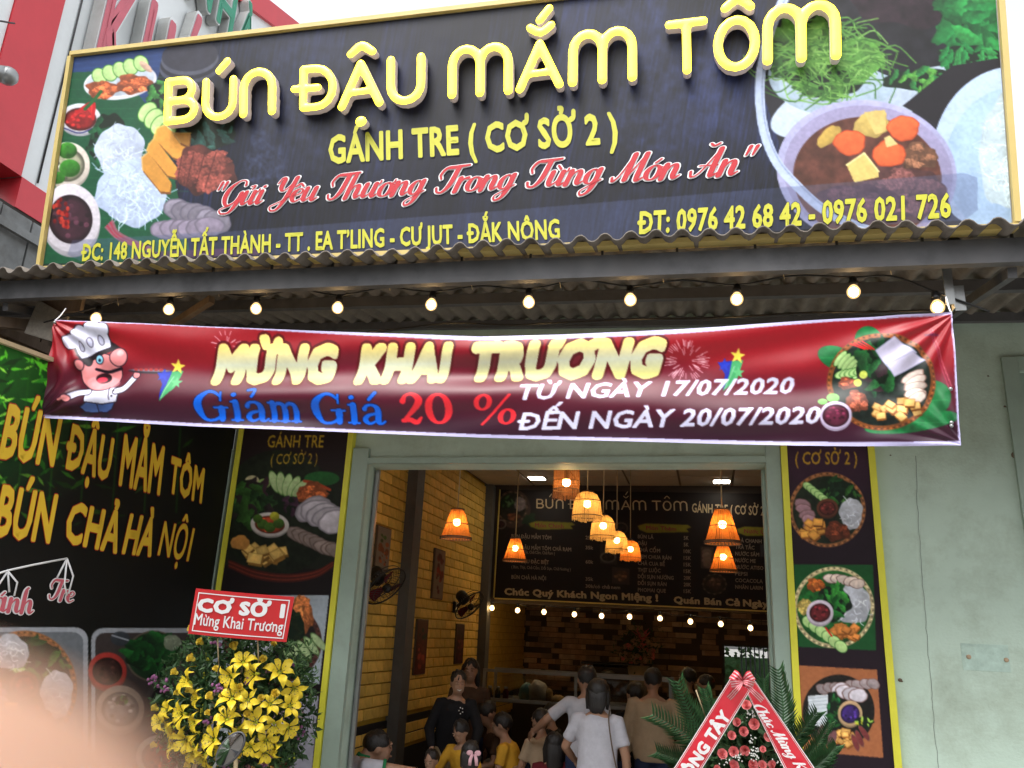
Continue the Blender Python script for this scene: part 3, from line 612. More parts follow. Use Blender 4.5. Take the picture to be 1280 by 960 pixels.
# shop front: one building with wall, door frame, window
shop = thing('shop_building', 'pale mint green shopfront wall with a wide open doorway under the awning', 'building', (0, 0, 0))
mb = MB()
mb.box(((FX0+DX0)/2, .1, 2.15), (DX0-FX0, .2, 4.3)); mb.box(((DX1+1.92)/2, .1, 2.15), (1.92-DX1, .2, 4.3)); mb.box(((DX0+DX1)/2, .1, (DZ+4.3)/2), (DX1-DX0, .2, 4.3-DZ))
mb.box(((2.75+FX1)/2, .1, 2.15), (FX1-2.75, .2, 4.3)); mb.box(((1.92+2.75)/2, .1, 1.2), (.83, .2, 2.4)); mb.box(((1.92+2.75)/2, .1, 3.99), (.83, .2, .62))
mb.build('facade_wall', M['mint_paint'], shop)
mb = MB(); mb.box(((FX0+FX1)/2, .1, 4.34), (FX1-FX0+.1, .3, .08)); mb.build('parapet', M['concrete'], shop)
mb = MB(); mb.box(((FX0+FX1)/2, 3.9, 4.22), (FX1-FX0, 7.4, .1)); mb.build('roof', M['concrete'], shop)
# raised trim round the doorway
mb = MB(); mb.box((DX0-.062, -.012, DZ/2+.06), (.12, .06, DZ+.12), bev=.006); mb.build('door_jamb', M['mint_trim'], shop)
mb = MB(); mb.box((DX1+.046, -.012, DZ/2+.06), (.09, .06, DZ+.12), bev=.006); mb.build('door_jamb', M['mint_trim'], shop)
mb = MB(); mb.box(((DX0+DX1)/2, -.014, DZ+.022), (DX1-DX0, .056, .04)); mb.build('door_lintel', M['mint_trim'], shop)
mb = MB(); mb.box((DX0+.012, .14, DZ/2-.01), (.02, .05, DZ-.02)); mb.box((DX0+.034, .10, DZ/2-.01), (.02, .03, DZ-.02)); mb.build('shutter_rail', M['galvanised'], shop)
mb = MB(); mb.box((DX1-.012, .14, DZ/2-.01), (.02, .07, DZ-.02)); mb.build('shutter_rail', M['mint_trim'], shop)
# window high on the right with moulded surround
wn = MB()
X0, X1, Z0, Z1 = 1.92, 2.75, 2.4, 3.68
for a, b in (((X0-.09, Z0-.09), (X0, Z1+.09)), ((X1, Z0-.09), (X1+.09, Z1+.09))): wn.box(((a[0]+b[0])/2, -.012, (a[1]+b[1])/2), (b[0]-a[0], .03, b[1]-a[1]))
wn.box(((X0+X1)/2, -.0135, Z1+.045), (X1-X0, .03, .09)); wn.box(((X0+X1)/2, -.0135, Z0-.045), (X1-X0, .03, .09)); wf = wn.build('window_frame', M['mint_trim'], shop)
wn = MB(); wn.box((X0+.03, .06, (Z0+Z1)/2), (.05, .05, Z1-Z0)); wn.box(((X0+X1)/2, .061, Z1-.03), (X1-X0-.11, .05, .05)); wn.box(((X0+X1)/2, .061, (Z0+Z1)/2), (.04, .05, Z1-Z0-.12)); wn.build('sash', M['mint_trim'], wf)
mb = MB(); mb.box(((X0+X1)/2, .1, (Z0+Z1)/2), (X1-X0, .01, Z1-Z0)); mb.build('pane', M['eye'], wf)
# a patch of old filler, a crack and nail stains on the wall
mb = MB(); c0 = hit(1232, 822, 1, -.004); mb.box((c0[0], -.001, c0[2]), (.25, .0024, .15), bev=.001); mb.build('filler_patch', mat('old_filler', (.37, .49, .435), .8, .2, var=.2, scale=14, dirt=.3, dscale=6), shop)
mb = MB()
for px_, py_ in ((1211, 821), (1258, 825)): c0 = hit(px_, py_, 1, -.006); mb.ball(c0, (.014, .003, .013), 8, 6)
setp(mb.build('filler_spot', M['cloth_beige'], shop), kind='stuff')
pts = [hit(1145+dx, y, 1, -.002) for dx, y in zip((0, 2, 6, 11, 15, 19, 22, 28), (570, 630, 700, 760, 810, 860, 900, 960))]
q = smooth_line(pts, 6); rg = random.Random(3); q = [p+np.array((rg.uniform(-.004, .004), 0, 0)) for p in q]
mb = MB(); mb.tube(q, .0010, 4); mb.build('wall_crack', M['pillar'], shop)
mb = MB()
for px_, py_, r in ((1125, 850, .013), (1113, 569, .005), (1256, 508, .008), (1270, 569, .03), (1112, 852, .004), (1235, 470, .006)): c0 = hit(px_, py_, 1, -.003); mb.ball(c0, (r, .003, r*.8), 7, 5); mb.ball(c0+np.array((r*.7, 0, -r*.5)), (r*.6, .003, r*.4), 6, 4)
setp(mb.build('rust_chip', M['weathered_wood'], shop), kind='stuff')

# the far side of the street, behind the viewer: it shuts off the low sky
for i, (x0, x1, h, cc, lab) in enumerate(((-30, -18, 7.5, (.35, .3, .22), 'cream two-storey house across the street, far left'), (-17, -8, 10, (.24, .27, .3), 'tall blue-grey shophouse across the street'), (-7, 3, 8, (.32, .28, .24), 'beige shophouse across the street opposite the shop'), (4, 13, 11, (.28, .22, .2), 'tall brick-coloured shophouse across the street'), (14, 30, 8, (.3, .32, .28), 'wide pale green house across the street, far right'))):
    hs_ = thing('street_house', lab, 'house', ((x0+x1)/2, -22, 0), 'houses across the street'); mb = MB(); mb.box(((x0+x1)/2, -23, h/2), (x1-x0, 8, h)); mb.build('wall', mat('far_wall%d' % i, cc, .8, .2, dirt=.3), hs_)
    mb = MB(); mb.box(((x0+x1)/2, -23, h+.15), (x1-x0+.6, 8.6, .3)); mb.build('roof', M['weathered_wood'], hs_)
    for fl in range(int(h//3.4)):
        for wx_ in np.arange(x0+1.5, x1-1, 2.4): mb = MB(); mb.box((wx_, -18.98, 1.6+fl*3.3), (1.2, .08, 1.5)); mb.build('window', M['eye'], hs_)
rgt = random.Random(2)
for i, tx in enumerate((-13, -4.5, 2.5, 9.5)):
    tr = thing('street_tree', ('leafy roadside tree across the street, farthest left', 'leafy roadside tree across the street, left of the middle', 'leafy roadside tree across the street, right of the middle', 'leafy roadside tree across the street, farthest right')[i], 'tree', (tx, -16.8, -.2), 'trees across the street')
    mb = MB(); mb.tube([(tx, -16.8, -.2), (tx+.1, -16.8, 2.2), (tx-.1, -16.7, 4.5)], [.2, .15, .07], 8); mb.build('trunk', M['weathered_wood'], tr)
    mb = MB()
    for k in range(700):
        v = np.array([rgt.gauss(0, 1) for _ in range(3)]); v /= np.linalg.norm(v); p = np.array((tx, -16.8, 5.2))+v*np.array((2.3, 2, 1.9))*rgt.random()**.4; a = np.array([rgt.gauss(0, 1) for _ in range(3)]); a /= np.linalg.norm(a); b = np.cross(a, v); b /= np.linalg.norm(b)+1e-9; mb.quad(p, p+a*.2+b*.12, p+a*.42, p+a*.2-b*.12)
    setp(mb.build('crown', M['leaf_light'], tr), kind='stuff')
# interior shell
RX1 = 2.1; HY = 4.46; BY = 7.0; LW = -2.75; CZ = 3.74
slab('wall_left', (LW-.12, .21, 0), (LW, BY, 4.1), M['yellow_mortar'])
wl = bpy.data.objects['wall_left']
slab('wall_right', (RX1, .21, 0), (RX1+.1, BY, 4.1), M['yellow_brick'])
WX0, WX1 = hit(903, 815, 1, BY)[0], 1.0; WZ1 = hit(930, 806, 1, BY)[2]; WZ0 = WZ1-1.5
mb = MB(); mb.box(((LW+WX0)/2, BY+.06, 1.75), (WX0-LW, .12, 3.5)); mb.box(((WX1+RX1)/2, BY+.06, 1.75), (RX1-WX1, .12, 3.5)); mb.box(((WX0+WX1)/2, BY+.06, (WZ1+3.5)/2), (WX1-WX0, .12, 3.5-WZ1)); mb.box(((WX0+WX1)/2, BY+.06, WZ0/2), (WX1-WX0, .12, WZ0))
wb = setp(mb.build('wall_back', M['rear_mortar']), kind='structure')
# rough stone tiles of the back wall
for k in range(4):
    mb = MB(); rg = random.Random(20+k); z = .8; row = 0
    while z < 3.2:
        x = LW+rg.random()*.1; h = .075
        while x < RX1:
            L = .16+.14*rg.random()
            if rg.randrange(4) == k and not (x+L > WX0 and x < WX1 and z+h > WZ0 and z < WZ1): mb.box((x+L/2, BY-.012-.01*rg.random(), z+h/2), (L-.01, .03, h-.008))
            x += L
        z += h
    setp(mb.build('stone_tile_facing', M['rear_brick%d' % k], wb), kind='stuff')
slab('ceiling', (LW, .21, CZ+.01), (RX1, HY, CZ+.08), M['ceiling_tile']); slab('ceiling_rear', (LW, HY+.14, 3.4), (RX1, BY, 3.45), M['dark_wall'])
cl = bpy.data.objects['ceiling']
slab('header_wall', (LW, HY, 2.30), (RX1, HY+.13, CZ+.01), M['dark_wall'])
# suspended-ceiling tiles, proud of their dark grid
tm = MB(); tm.box((0, 0, 0), (.575, .575, .012), bev=.004); tme = tm.mesh('ceiling_tile', M['ceiling_tile'])
for i in range(8):
    for j in range(7): link('ceiling_panel', tme, cl, (LW+.32+i*.6, .52+j*.6, CZ+.002))
mb = MB(); mb.box(((LW+RX1)/2, 2.3, CZ+.0065), (RX1-LW, 4.2, .003)); mb.build('ceiling_grid_backing', M['ceiling_grid'], cl)
for px_, py_, lab in ((671, 598, 'small square lit ceiling panel left of the round cage lamp'), (902, 602, 'small square lit ceiling panel above the right pair of cone lamps')):
    p = hit(px_, py_, 2, CZ-.012); t = thing('ceiling_light', lab, 'ceiling light', p, 'recessed ceiling lights')
    mb = MB(); mb.box(p, (.17, .17, .012)); mb.build('diffuser', M['downlight'], t); mb = MB(); mb.box(p+np.array((0, 0, .005)), (.2, .2, .01)); mb.build('trim_ring', M['white_panel'], t)
# yellow foam-brick wall, laid brick by brick on the left
bk = MB(); BL, BH = .335, .092; bk.box((0, 0, 0), (.022, BL-.010, BH-.008), bev=.007); bme = bk.mesh('brick', M['yellow_brick'])
P1 = (1.60, 1.80); P2 = (4.34, 4.52); farb = MB(); nb = 0; rg = random.Random(9)
for r_ in range(7, 40):
    z = r_*BH+.03
    if 1.06 < z < 1.17 or z < .86: continue
    y = .22-(r_ % 2)*BL/2
    while y < BY-.1:
        a, b = max(y, .215), min(y+BL, BY-.01)
        if z < 3.66 and b-a > .06:
            if b < HY and nb < 300 and b-a > BL*.98 and not (a < P1[1] and b > P1[0]): link('brick', bme, wl, (LW+.010+rg.random()*.003, (a+b)/2, z+BH/2)); nb += 1
            else:
                if a < HY < b: b = HY
                if b <= HY or z < 3.3: farb.box((LW+.011, (a+b)/2, z+BH/2), (.022, b-a-.010, BH-.008))
        y += BL
setp(farb.build('brick_rest', M['yellow_brick'], wl), kind='stuff')
mb = MB(); mb.box((LW+.009, (.22+BY)/2, 1.115), (.018, BY-.22, .155)); mb.box((LW+.008, (.22+BY)/2, .46), (.016, BY-.22, .92)); mb.build('black_dado_band', M['dark_band'], wl)
for a, b, nm, lab in ((P1[0], P1[1], 'pillar', 'grey-brown wall pillar between the first and second yellow brick bays'), (P2[0], P2[1], 'pillar', 'dark narrow pillar at the left end of the menu board')):
    mb = MB(); mb.box((LW+.06, (a+b)/2, CZ/2), (.12, b-a, CZ-.01), bev=.01); setp(mb.build(nm, M['pillar']), lab, 'pillar', 'pillars along the yellow wall')
# greenery and barred opening behind the rear window
win = thing('rear_window', 'barred opening in the back wall with green leaves behind it', 'window', ((WX0+WX1)/2, BY, WZ0))
mb = MB()
for (a, b, c_, d) in ((WX0, WX0+.03, WZ0, WZ1), (WX1-.03, WX1, WZ0, WZ1), (WX0+.03, WX1-.03, WZ1-.03, WZ1)): mb.box(((a+b)/2, BY+.03, (c_+d)/2), (b-a, .05, d-c_))
mb.build('frame', M['dark_metal'], win)
for i in range(12):
    mb = MB(); mb.tube([(WX0+.26+i*.06, BY+.05, WZ0), (WX0+.26+i*.06, BY+.05, WZ1-.03)], .009, 6); mb.build('bar', M['dark_metal'], win)
mb = MB(); rg = random.Random(4)
for i in range(3200):
    p = np.array((rg.uniform(-1.3, 2.2), BY+rg.uniform(.9, 1.8), rg.uniform(.2, 3.0))); a = rg.random()*6.28; L = .05+.07*rg.random(); d = np.array((math.cos(a), rg.uniform(-.4, .4), math.sin(a))); s_ = np.cross(d, (0, 1, 0)); s_ /= np.linalg.norm(s_)
    mb.quad(p, p+d*L*.5+s_*L*.3, p+d*L, p+d*L*.5-s_*L*.3)
setp(mb.build('garden_foliage', M['leaf_light']), 'mass of green garden leaves seen through the rear window', 'foliage', kind='stuff')
slab('yard_wall', (-4, BY+2.2, -.2), (4, BY+2.4, 1.75), M['leaf'])

# ================================================================== NEIGHBOURING BUILDING
NX = -5.6
nbr = thing('hotel_building', 'white and red clad building behind the sign with raised red and green letters', 'building', (NX, 0, 0))
def nplane(y, z, o=0): return np.array((NX+o, y, z))
NP = Plane((NX, 0, 0), (0, 1, 0), (0, 0, 1))
mb = MB(); Y0, Y1 = -.39, 5.2; top = lambda y: 9.6+.36*(y-2.03)
V = [(NX, Y0, 5.3), (NX, Y1, 5.3), (NX, Y1, top(Y1)), (NX, Y0, top(Y0))]; V2 = [(x-.5, y, z) for x, y, z in V]
mb.add(V+V2, [(0, 1, 2, 3), (7, 6, 5, 4), (0, 3, 7, 4), (1, 5, 6, 2), (3, 2, 6, 7), (0, 4, 5, 1)]); mb.build('cladding_panel', M['white_panel'], nbr)
mb = MB(); mb.box((NX-.255, -.475, 7.68), (.5, .155, 4.42)); mb.build('cladding_panel', M['white_panel'], nbr)
mb = MB(); mb.box((NX-.24, -.785, 7.66), (.5, .45, 4.4)); mb.box((NX-.241, 2.1, 5.32), (.5, 5.3, .28)); mb.build('red_border', M['red_panel'], nbr)
mb = MB(); mb.box((NX-.26, -2.6, 7.6), (.5, 3.17, 4.5)); mb.build('cladding_panel', M['white_panel'], nbr)
mb = MB(); th = math.atan(.36); mb.bar((NX-.2, Y0-.2, top(Y0-.2)+.02), (NX-.2, Y1, top(Y1)+.02), .5, .30); mb.build('red_coping', M['red_panel'], nbr)
mb = MB(); mb.box((NX-3.0, .4, 5.14), (6, 10.2, .08)); mb.build('soffit', M['dark_wall'], nbr)
mb = MB(); mb.tube([nplane(-.386, 5.5, .004), nplane(-.386, 9, .004)], .009, 5); mb.tube([nplane(1.15, 5.5, .004), nplane(1.15, 9.2, .004)], .007, 5); mb.build('panel_joint', M['dark_metal'], nbr)
mb = MB(); mb.box((NX-3.2, .4, 2.4), (5.2, 9.6, 5.4)); mb.build('lower_wall', M['grey_board'], nbr)
def big_letter(ch, y0, y1, z0, z1, m, parent, depth=.13):
    bV = text_tris(ch, .0)[0]; k = (y1-y0)/(bV[:, 0].max()+.14); sub = {}
    def at_(p, d): return (NX+.02+d, y0+(p[0]+.07)*k, z0+p[1]*(z1-z0))
    V, F = text_tris(ch, .075); mb = MB()
    for n_, f in enumerate(F):
        m_ = len(f); A_ = [at_(V[i], depth+(n_ % 16)*.0002) for i in f]; B_ = [at_(V[i], 0) for i in f]
        if ((V[f[1]]-V[f[0]])[0]*(V[f[2]]-V[f[1]])[1]-(V[f[1]]-V[f[0]])[1]*(V[f[2]]-V[f[1]])[0]) < 0: A_ = A_[::-1]; B_ = B_[::-1]
        mb.add(A_+B_, [tuple(range(m_))]); mb.add(A_+B_, [(i, m_+i, m_+(i+1) % m_, (i+1) % m_) for i in range(m_)], 1)
    lo = mb.build('raised_letter', [M['white_panel'], M['letter_side']], parent)
    mb = MB(); V, F = text_tris(ch, .045)
    for n_, f in enumerate(F): mb.add([at_(V[i], depth+.008+(n_ % 16)*.0003) for i in f], [tuple(range(len(f)))])
    mb.build('letter_face', m, lo, org=tuple(parent.location)); return lo
for ch, y0_, wd in (('K', -.27, .43), ('H', .26, .44), ('Á', .74, .46), ('C', 1.24, .42), ('H', 1.7, .42)):
    big_letter(ch, y0_, y0_+wd, 6.55, 7.98, M['letter_red'], nbr, depth=.13)
yy = .86
for ch, wd in (('N', .33), ('H', .34), ('À', .36), ('N', .33), ('G', .33), ('H', .34), ('Ỉ', .12)):
    if ch == 'N' and yy > 2: yy += .25
    big_letter(ch, yy, yy+wd, 8.66+(yy-1.5)*.02, 9.22, M['letter_green'], nbr, depth=.12); yy += wd+.09
p = hit(10, 95, 0, NX+.3)
pipe = thing('wall_floodlight', 'grey round floodlight arm with a thin curved wire on red cladding', 'wall light', (NX, p[1], p[2]))
mb = MB(); mb.tube([(NX, p[1]-.1, p[2]), (NX+.18, p[1]-.1, p[2]), (NX+.3, p[1]+.0, p[2])], [.04, .05, .075], 14); mb.ball((NX+.3, p[1], p[2]), .076, 12, 8); mb.build('arm', M['galvanised'], pipe)
mb = MB(); mb.tube(smooth_line([(NX+.05, p[1]-.15, p[2]+.1), (NX+.1, p[1]-.1, p[2]+.45), (NX+.1, p[1]+.1, p[2]+.62)], 6), .008, 6); mb.build('wire', M['dark_metal'], pipe)
# boarded side wall under the soffit: grey sheets above, brown boards below
bw = thing('boarded_wall', 'wall of weathered grey and brown boards left of the awning', 'wall', (NX+.25, 0, 0))
rg = random.Random(12)
for i in range(14):
    y = -2.6+i*.32; mb = MB(); mb.box((NX+.02+rg.random()*.02, y+.15, 4.72), (.03, .30, .82)); mb.build('board', M['grey_board'], bw)
    mb = MB(); mb.box((NX+.04+rg.random()*.02, y+.15, 2.1), (.03, .30, 4.38)); mb.build('board', M['weathered_wood'], bw)
for z in (4.95, 4.55, 4.1, 3.7, 3.3):
    mb = MB(); mb.box((NX+.095, -.4, z), (.04, 4.4, .07)); mb.build('batten', M['weathered_wood'] if z < 4.2 else M['grey_board'], bw)
for y in (-1.3, .1, 1.2):
    mb = MB(); mb.box((NX+.14, y, 2.5), (.06, .09, 5.1)); mb.build('stud', M['grey_board'], bw)

# ================================================================== AWNING
aw = thing('awning', 'weathered corrugated awning with dark steel beams across the shopfront', 'awning', (0, -.8, 4.0))
zf = lambda x: 3.905-.0205*x; zr = lambda x: 4.13-.03*x
xs = np.arange(-5.45, 3.4, .13/8); ys = np.linspace(-1.72, -.0, 9)
Xg, Yg = np.meshgrid(xs, ys); tt = (Yg+1.6)/1.6; zm = zf(Xg)*(1-tt)+zr(Xg)*tt
ph = Xg/.13*2*math.pi; prof = np.clip(np.sin(ph)*1.35, -1, 1)*.02
rgn = np.random.RandomState(3); sag = vnoise(Xg*10+90, Yg*4, 8)*.03+vnoise(Xg*60+400, Yg*3, 6, 2)*.014-.01
Zt = zm+prof+sag
mb = MB(); ny, nx = Zt.shape
V = [(Xg[i, j], Yg[i, j]+.010*math.sin(Xg[i, j]*7.0)*(i == 0), Zt[i, j]) for i in range(ny) for j in range(nx)]; V += [(x, y, z-.008) for x, y, z in V]; n0 = ny*nx
F = [(i*nx+j, i*nx+j+1, (i+1)*nx+j+1, (i+1)*nx+j) for i in range(ny-1) for j in range(nx-1)]; F2 = [tuple(n0+k for k in f[::-1]) for f in F]
E_ = [(j+1, j, n0+j, n0+j+1) for j in range(nx-1)]
mb.add(V, F+F2+E_, smooth=True); mb.build('corrugated_sheet', M['awning_sheet'], aw)
def beam(name, y, zfun, h, wd, m, x0=-5.4, x1=3.3):
    mb = MB(); mb.bar((x0, y, zfun(x0)-h/2), (x1, y, zfun(x1)-h/2), wd, h); return mb.build(name, m, aw)
beam('front_beam', -1.57, lambda x: zf(x)-.035, .125, .05, M['steel_beam'])
beam('purlin', -.85, lambda x: (zf(x)+zr(x))/2-.03, .07, .045, M['steel_beam'])
beam('wall_plate', -.09, lambda x: zr(x)-.03, .06, .04, M['steel_beam'])
for x in (-4.35, 1.42, 3.1):
    mb = MB(); mb.bar((x, -1.54, zf(x)-.19), (x, -.003, zr(x)-.11), .04, .05); mb.build('rafter', M['steel_beam'], aw)
mb = MB()
for x in np.arange(-5.2, 3.2, .39): mb.box((x, -1.565, zf(x)-.018), (.012, .012, .05)); mb.ball((x, -1.565, zf(x)+.03), .012, 6, 4)
setp(mb.build('hook_bolt', M['dark_metal'], aw), kind='stuff')
# bracket plates that hold the banner corners
p = hit(1184, 350, 1, -1.45); rb = thing('steel_bracket', 'short galvanised angle bracket hanging at the right banner corner', 'bracket', p, 'banner brackets')
mb = MB(); mb.box(p+np.array((0, 0, -.0)), (.035, .012, .26)); mb.box(p+np.array((.02, .02, -.02)), (.006, .05, .26)); mb.build('angle_plate', M['galvanised'], rb)
mb = MB(); mb.box(p+np.array((.05, .02, -.09)), (.05, .004, .13)); mb.build('angle_plate', M['galvanised'], rb); mb = MB(); mb.box(p+np.array((.03, 0, .2)), (.09, .07, .14)); mb.build('clamp', M['dark_metal'], rb)
p = hit(50, 392, 1, -1.4); lb = thing('steel_bracket', 'old clear plastic and metal bracket box at the left banner corner', 'bracket', p, 'banner brackets')
mb = MB(); mb.add([(p[0]-.04, p[1], p[2]+.1), (p[0]+.2, p[1]+.02, p[2]-.02), (p[0]+.16, p[1]+.02, p[2]-.2), (p[0]-.09, p[1], p[2]-.13)]+[(p[0]-.04, p[1]+.02, p[2]+.1), (p[0]+.2, p[1]+.04, p[2]-.02), (p[0]+.16, p[1]+.04, p[2]-.2), (p[0]-.09, p[1]+.02, p[2]-.13)], [(0, 3, 2, 1), (4, 5, 6, 7), (0, 1, 5, 4), (1, 2, 6, 5), (2, 3, 7, 6), (3, 0, 4, 7)]); mb.build('angle_plate', mat('dusty_plate', (.2, .18, .15), .4, .5, var=.3, scale=15, dirt=.5, dscale=9), lb)
mb = MB(); mb.box(p+np.array((.1, .05, .07)), (.34, .03, .1)); mb.build('clamp', M['weathered_wood'], lb)
pa = np.array((-4.3, -1.3, 3.62)); mb = MB(); mb.bar((-4.55, -1.55, 3.72), (-3.4, -.2, 3.95), .05, .07); mb.bar((-4.5, -.6, 3.6), (-3.1, -1.2, 3.93), .04, .05); mb.build('timber_brace', M['weathered_wood'], aw)

# ================================================================== MAIN SIGN
tl = R(6.6)
SP0 = hit(50, 337, 1, -1.62); SP1 = hit(1271, 284, 1, -1.62)
SP = Plane(SP0, SP1-SP0, (0, -math.sin(tl), math.cos(tl)))
SW = SP.loc(1271, 284)[0]; SH = (SP.loc(87, 72)[1]+SP.loc(700, -6)[1])/2
sign = thing('shop_sign', 'wide dark signboard with glowing yellow raised letters above the awning', 'signboard', SP0)
c = Canvas(40, -100, 1282, 345, (.115, .125, .18))
sl, X, Y = c.win(40, -100, 1282, 345)
u = X+.17*Y; pl = np.floor(u/44); br = .8+.42*np.sin(pl*12.9898)%.6*.5
g = fbm(u*6, Y*.35+pl*40, 9, 1)-.5; g2 = fbm(X, Y, 140, 2)-.45; gap = np.minimum((u/44)%1, 1-(u/44)%1) < .025
hsh = (np.sin(pl*12.9898)*43758.5)%1.0; d = np.clip(.8+g*1.7+g2*2.0, .2, 2.4)*(.65+.7*hsh); base = np.stack([.105*d, .118*d, .175*d], -1); base[gap] *= .55
mid = np.exp(-((X-560)/230)**2)[..., None]; base = base*(1-mid*.55)+np.array((.085, .075, .10))*mid*.55; c.a[:] = base*np.array((.74, .86, 1.12))
c.blob(330, 205, 26, 34, (.22, .25, .36), irr=.4, var=.9, ns=5, soft=20, a=.5)
c.blob(830, 110, 80, 110, (.16, .19, .32), irr=.3, var=.9, ns=9, soft=60, a=.35); c.blob(400, 130, 90, 90, (.14, .16, .24), irr=.3, var=.9, ns=9, soft=60, a=.3)
# left: blue cloth, green leaf, plates, bowls, noodles, tofu, patties
c.poly([(40, 60), (215, 40), (190, 120), (150, 175), (60, 140)], (.12, .22, .42)); 
for i in range(34): c.line([(60, 66+i*3.4), (215, 50+i*3.4)], 1, (.17, .3, .52) if i % 2 else (.10, .2, .38), a=.4, n=1)
c.poly([(40, 92), (150, 88), (205, 160), (240, 330), (40, 345)], (.07, .30, .19))
for i in range(20): c.line([(60, 100+i*12), (235, 96+i*13)], 1.2, (.10, .38, .22), a=.5, n=1)
for k_, cc in ((0, (.26, .27, .33)), (1, (.13, .13, .17)), (2, (.30, .31, .37)), (3, (.17, .17, .22))): c.blob(237, 84-k_*5, 38-k_*1, 20, cc, ang=-5)
c.blob(150, 102, 46, 22, (.86, .86, .9), ang=-8); c.blob(150, 100, 43, 19, (.72, .76, .82), ang=-8)
f_cuke(c, 124, 95, 5, 11, 13, -4, 60, .85); f_fried(c, 128, 112, 20, 11, 14, (.76, .38, .22)); f_fried(c, 168, 105, 23, 12, 14, (.76, .38, .22)); c.blob(182, 83, 10, 4, (.8, .66, .58), ang=40)
f_bowl(c, 100, 148, 26, 20, (.5, .1, .1), (.80, .80, .84)); 
for i in range(7): c.line([(84+i*2, 152-i*2), (98+i*3, 140-i*2), (116, 136+i*2)], 4, c.rg.choice(((.72, .1, .12), (.6, .07, .1), (.8, .2, .2))))
c.line([(106, 136), (118, 124), (126, 114)], 4, (.12, .35, .16)); c.line([(80, 160), (100, 166), (122, 157)], 1.5, (.15, .17, .4))
f_bowl(c, 84, 205, 28, 29, (.62, .62, .52), (.84, .80, .76))
for px_, py_, r in ((84, 188, 12), (87, 210, 13), (72, 222, 9)): c.blob(px_, py_, r, r*.85, (.18, .42, .13), var=.25, sh=.5)
f_herbs(c, 135, 180, 22, 40, 20, ((.10, .34, .2), (.08, .25, .15))); f_herbs(c, 205, 118, 22, 16, 14, ((.3, .55, .25), (.2, .45, .2)))
f_cuke(c, 184, 140, 4, 15, 8, 8, -50, .7); f_herbs(c, 262, 165, 34, 20, 14, ((.18, .33, .30), (.14, .27, .25)))
f_noodles(c, 150, 190, 30, 36, (.80, .85, .96), 110, .88); f_noodles(c, 165, 240, 44, 42, (.76, .83, .96), 190, .88)
for q, k_ in (([(196, 160), (206, 156), (236, 184), (228, 201), (215, 196), (192, 172)], 1), ([(216, 166), (238, 166), (236, 183), (225, 178)], .78), ([(186, 180), (193, 172), (222, 210), (220, 222), (209, 219), (183, 188)], .95), ([(177, 197), (185, 190), (214, 228), (212, 240), (200, 239), (178, 212)], .9)):
    c.poly([(a+1, b+3) for a, b in q], (.45, .27, .12)); c.poly(q, (.86*k_, .60*k_, .25*k_)); c.line([q[-1], q[0], q[1]], 2, (.95*k_, .76*k_, .42*k_), n=1, a=.7)
f_fried(c, 256, 212, 36, 29, 26, (.44, .22, .19))
for i in range(4): c.line([(270-i*14, 190), (256-i*12, 235)], 1.4, (.28, .12, .11), a=.8)
f_slices(c, 222, 262, 6, 18, 14, 10, 3, 20, (.50, .48, .54), (.38, .36, .42)); f_slices(c, 207, 288, 6, 19, 12, 11, -1, 0, (.54, .50, .58), (.4, .38, .44))
f_bowl(c, 88, 272, 37, 45, (.23, .13, .17), (.82, .80, .84), ang=-8, k=.74)
for i in range(30): c.blob(76+c.rg.uniform(-10, 10), 268+c.rg.uniform(-20, 16), 2.2, 3, c.rg.choice(((.55, .08, .08), (.4, .05, .06), (.7, .2, .15))))
for i in range(5): c.line([(132+i*2, 284-i*2), (150, 300-i*2), (190, 314-i)], 3, ((.55, .35, .4), (.62, .2, .28))[i % 2])
c.poly([(175, 315), (330, 308), (330, 318), (160, 325)], (.35, .13, .25), a=.7)
# right: plates of greens, curry bowl, noodles inside a pale arc
c.a[:] = c.a
c.poly([(962, -90), (1280, -90), (1280, 300), (1090, 300), (985, 215), (955, 120), (957, 30)], (.11, .11, .14))
c.blob(1100, 110, 145, 42, (.70, .76, .84), ang=-20, var=.05); c.blob(1042, 92, 82, 52, (.66, .74, .82), var=.06)
c.blob(1120, 30, 105, 60, (.10, .10, .12), irr=.15, var=.5, ns=14); c.blob(1140, -20, 90, 50, (.15, .10, .13), irr=.2, var=.5, ns=10)
f_herbs(c, 1030, 70, 70, 48, 30, ((.25, .42, .18), (.3, .5, .2), (.16, .3, .13)))
for i in range(190):
    a = c.rg.random()*6.28; r = c.rg.random()**.5; px_, py_ = 1032+math.cos(a)*r*66, 75+math.sin(a)*r*46; b = c.rg.random()*6.28; L = 14+20*c.rg.random(); k = c.rg.choice(((.30, .50, .20), (.42, .62, .28), (.5, .7, .36), (.2, .38, .15), (.34, .56, .24)))
    c.line([(px_, py_), (px_+math.cos(b)*L, py_+math.sin(b)*L*.7), (px_+math.cos(b+.9)*L*1.6, py_+math.sin(b+.9)*L)], 1.7, k, a=.9, n=4)
f_herbs(c, 1225, 20, 50, 62, 80, ((.10, .42, .20), (.16, .52, .24), (.07, .32, .15), (.13, .47, .22)), sz=1.1); f_herbs(c, 1150, 100, 45, 14, 26, ((.15, .42, .2), (.3, .55, .22)), sz=1.5); f_herbs(c, 1212, 72, 40, 16, 30, ((.10, .42, .20), (.16, .5, .24)), sz=1.3)
c.poly([(1128, 132), (1190, 82), (1262, 70), (1262, 150), (1180, 160)], (.10, .09, .11)); 
c.blob(1262, 190, 96, 108, (.66, .74, .86), ang=15, var=.05); c.blob(1262, 200, 80, 92, (.60, .70, .82), ang=15, var=.08)
f_noodles(c, 1262, 190, 38, 74, (.80, .88, .92), 170, .84)
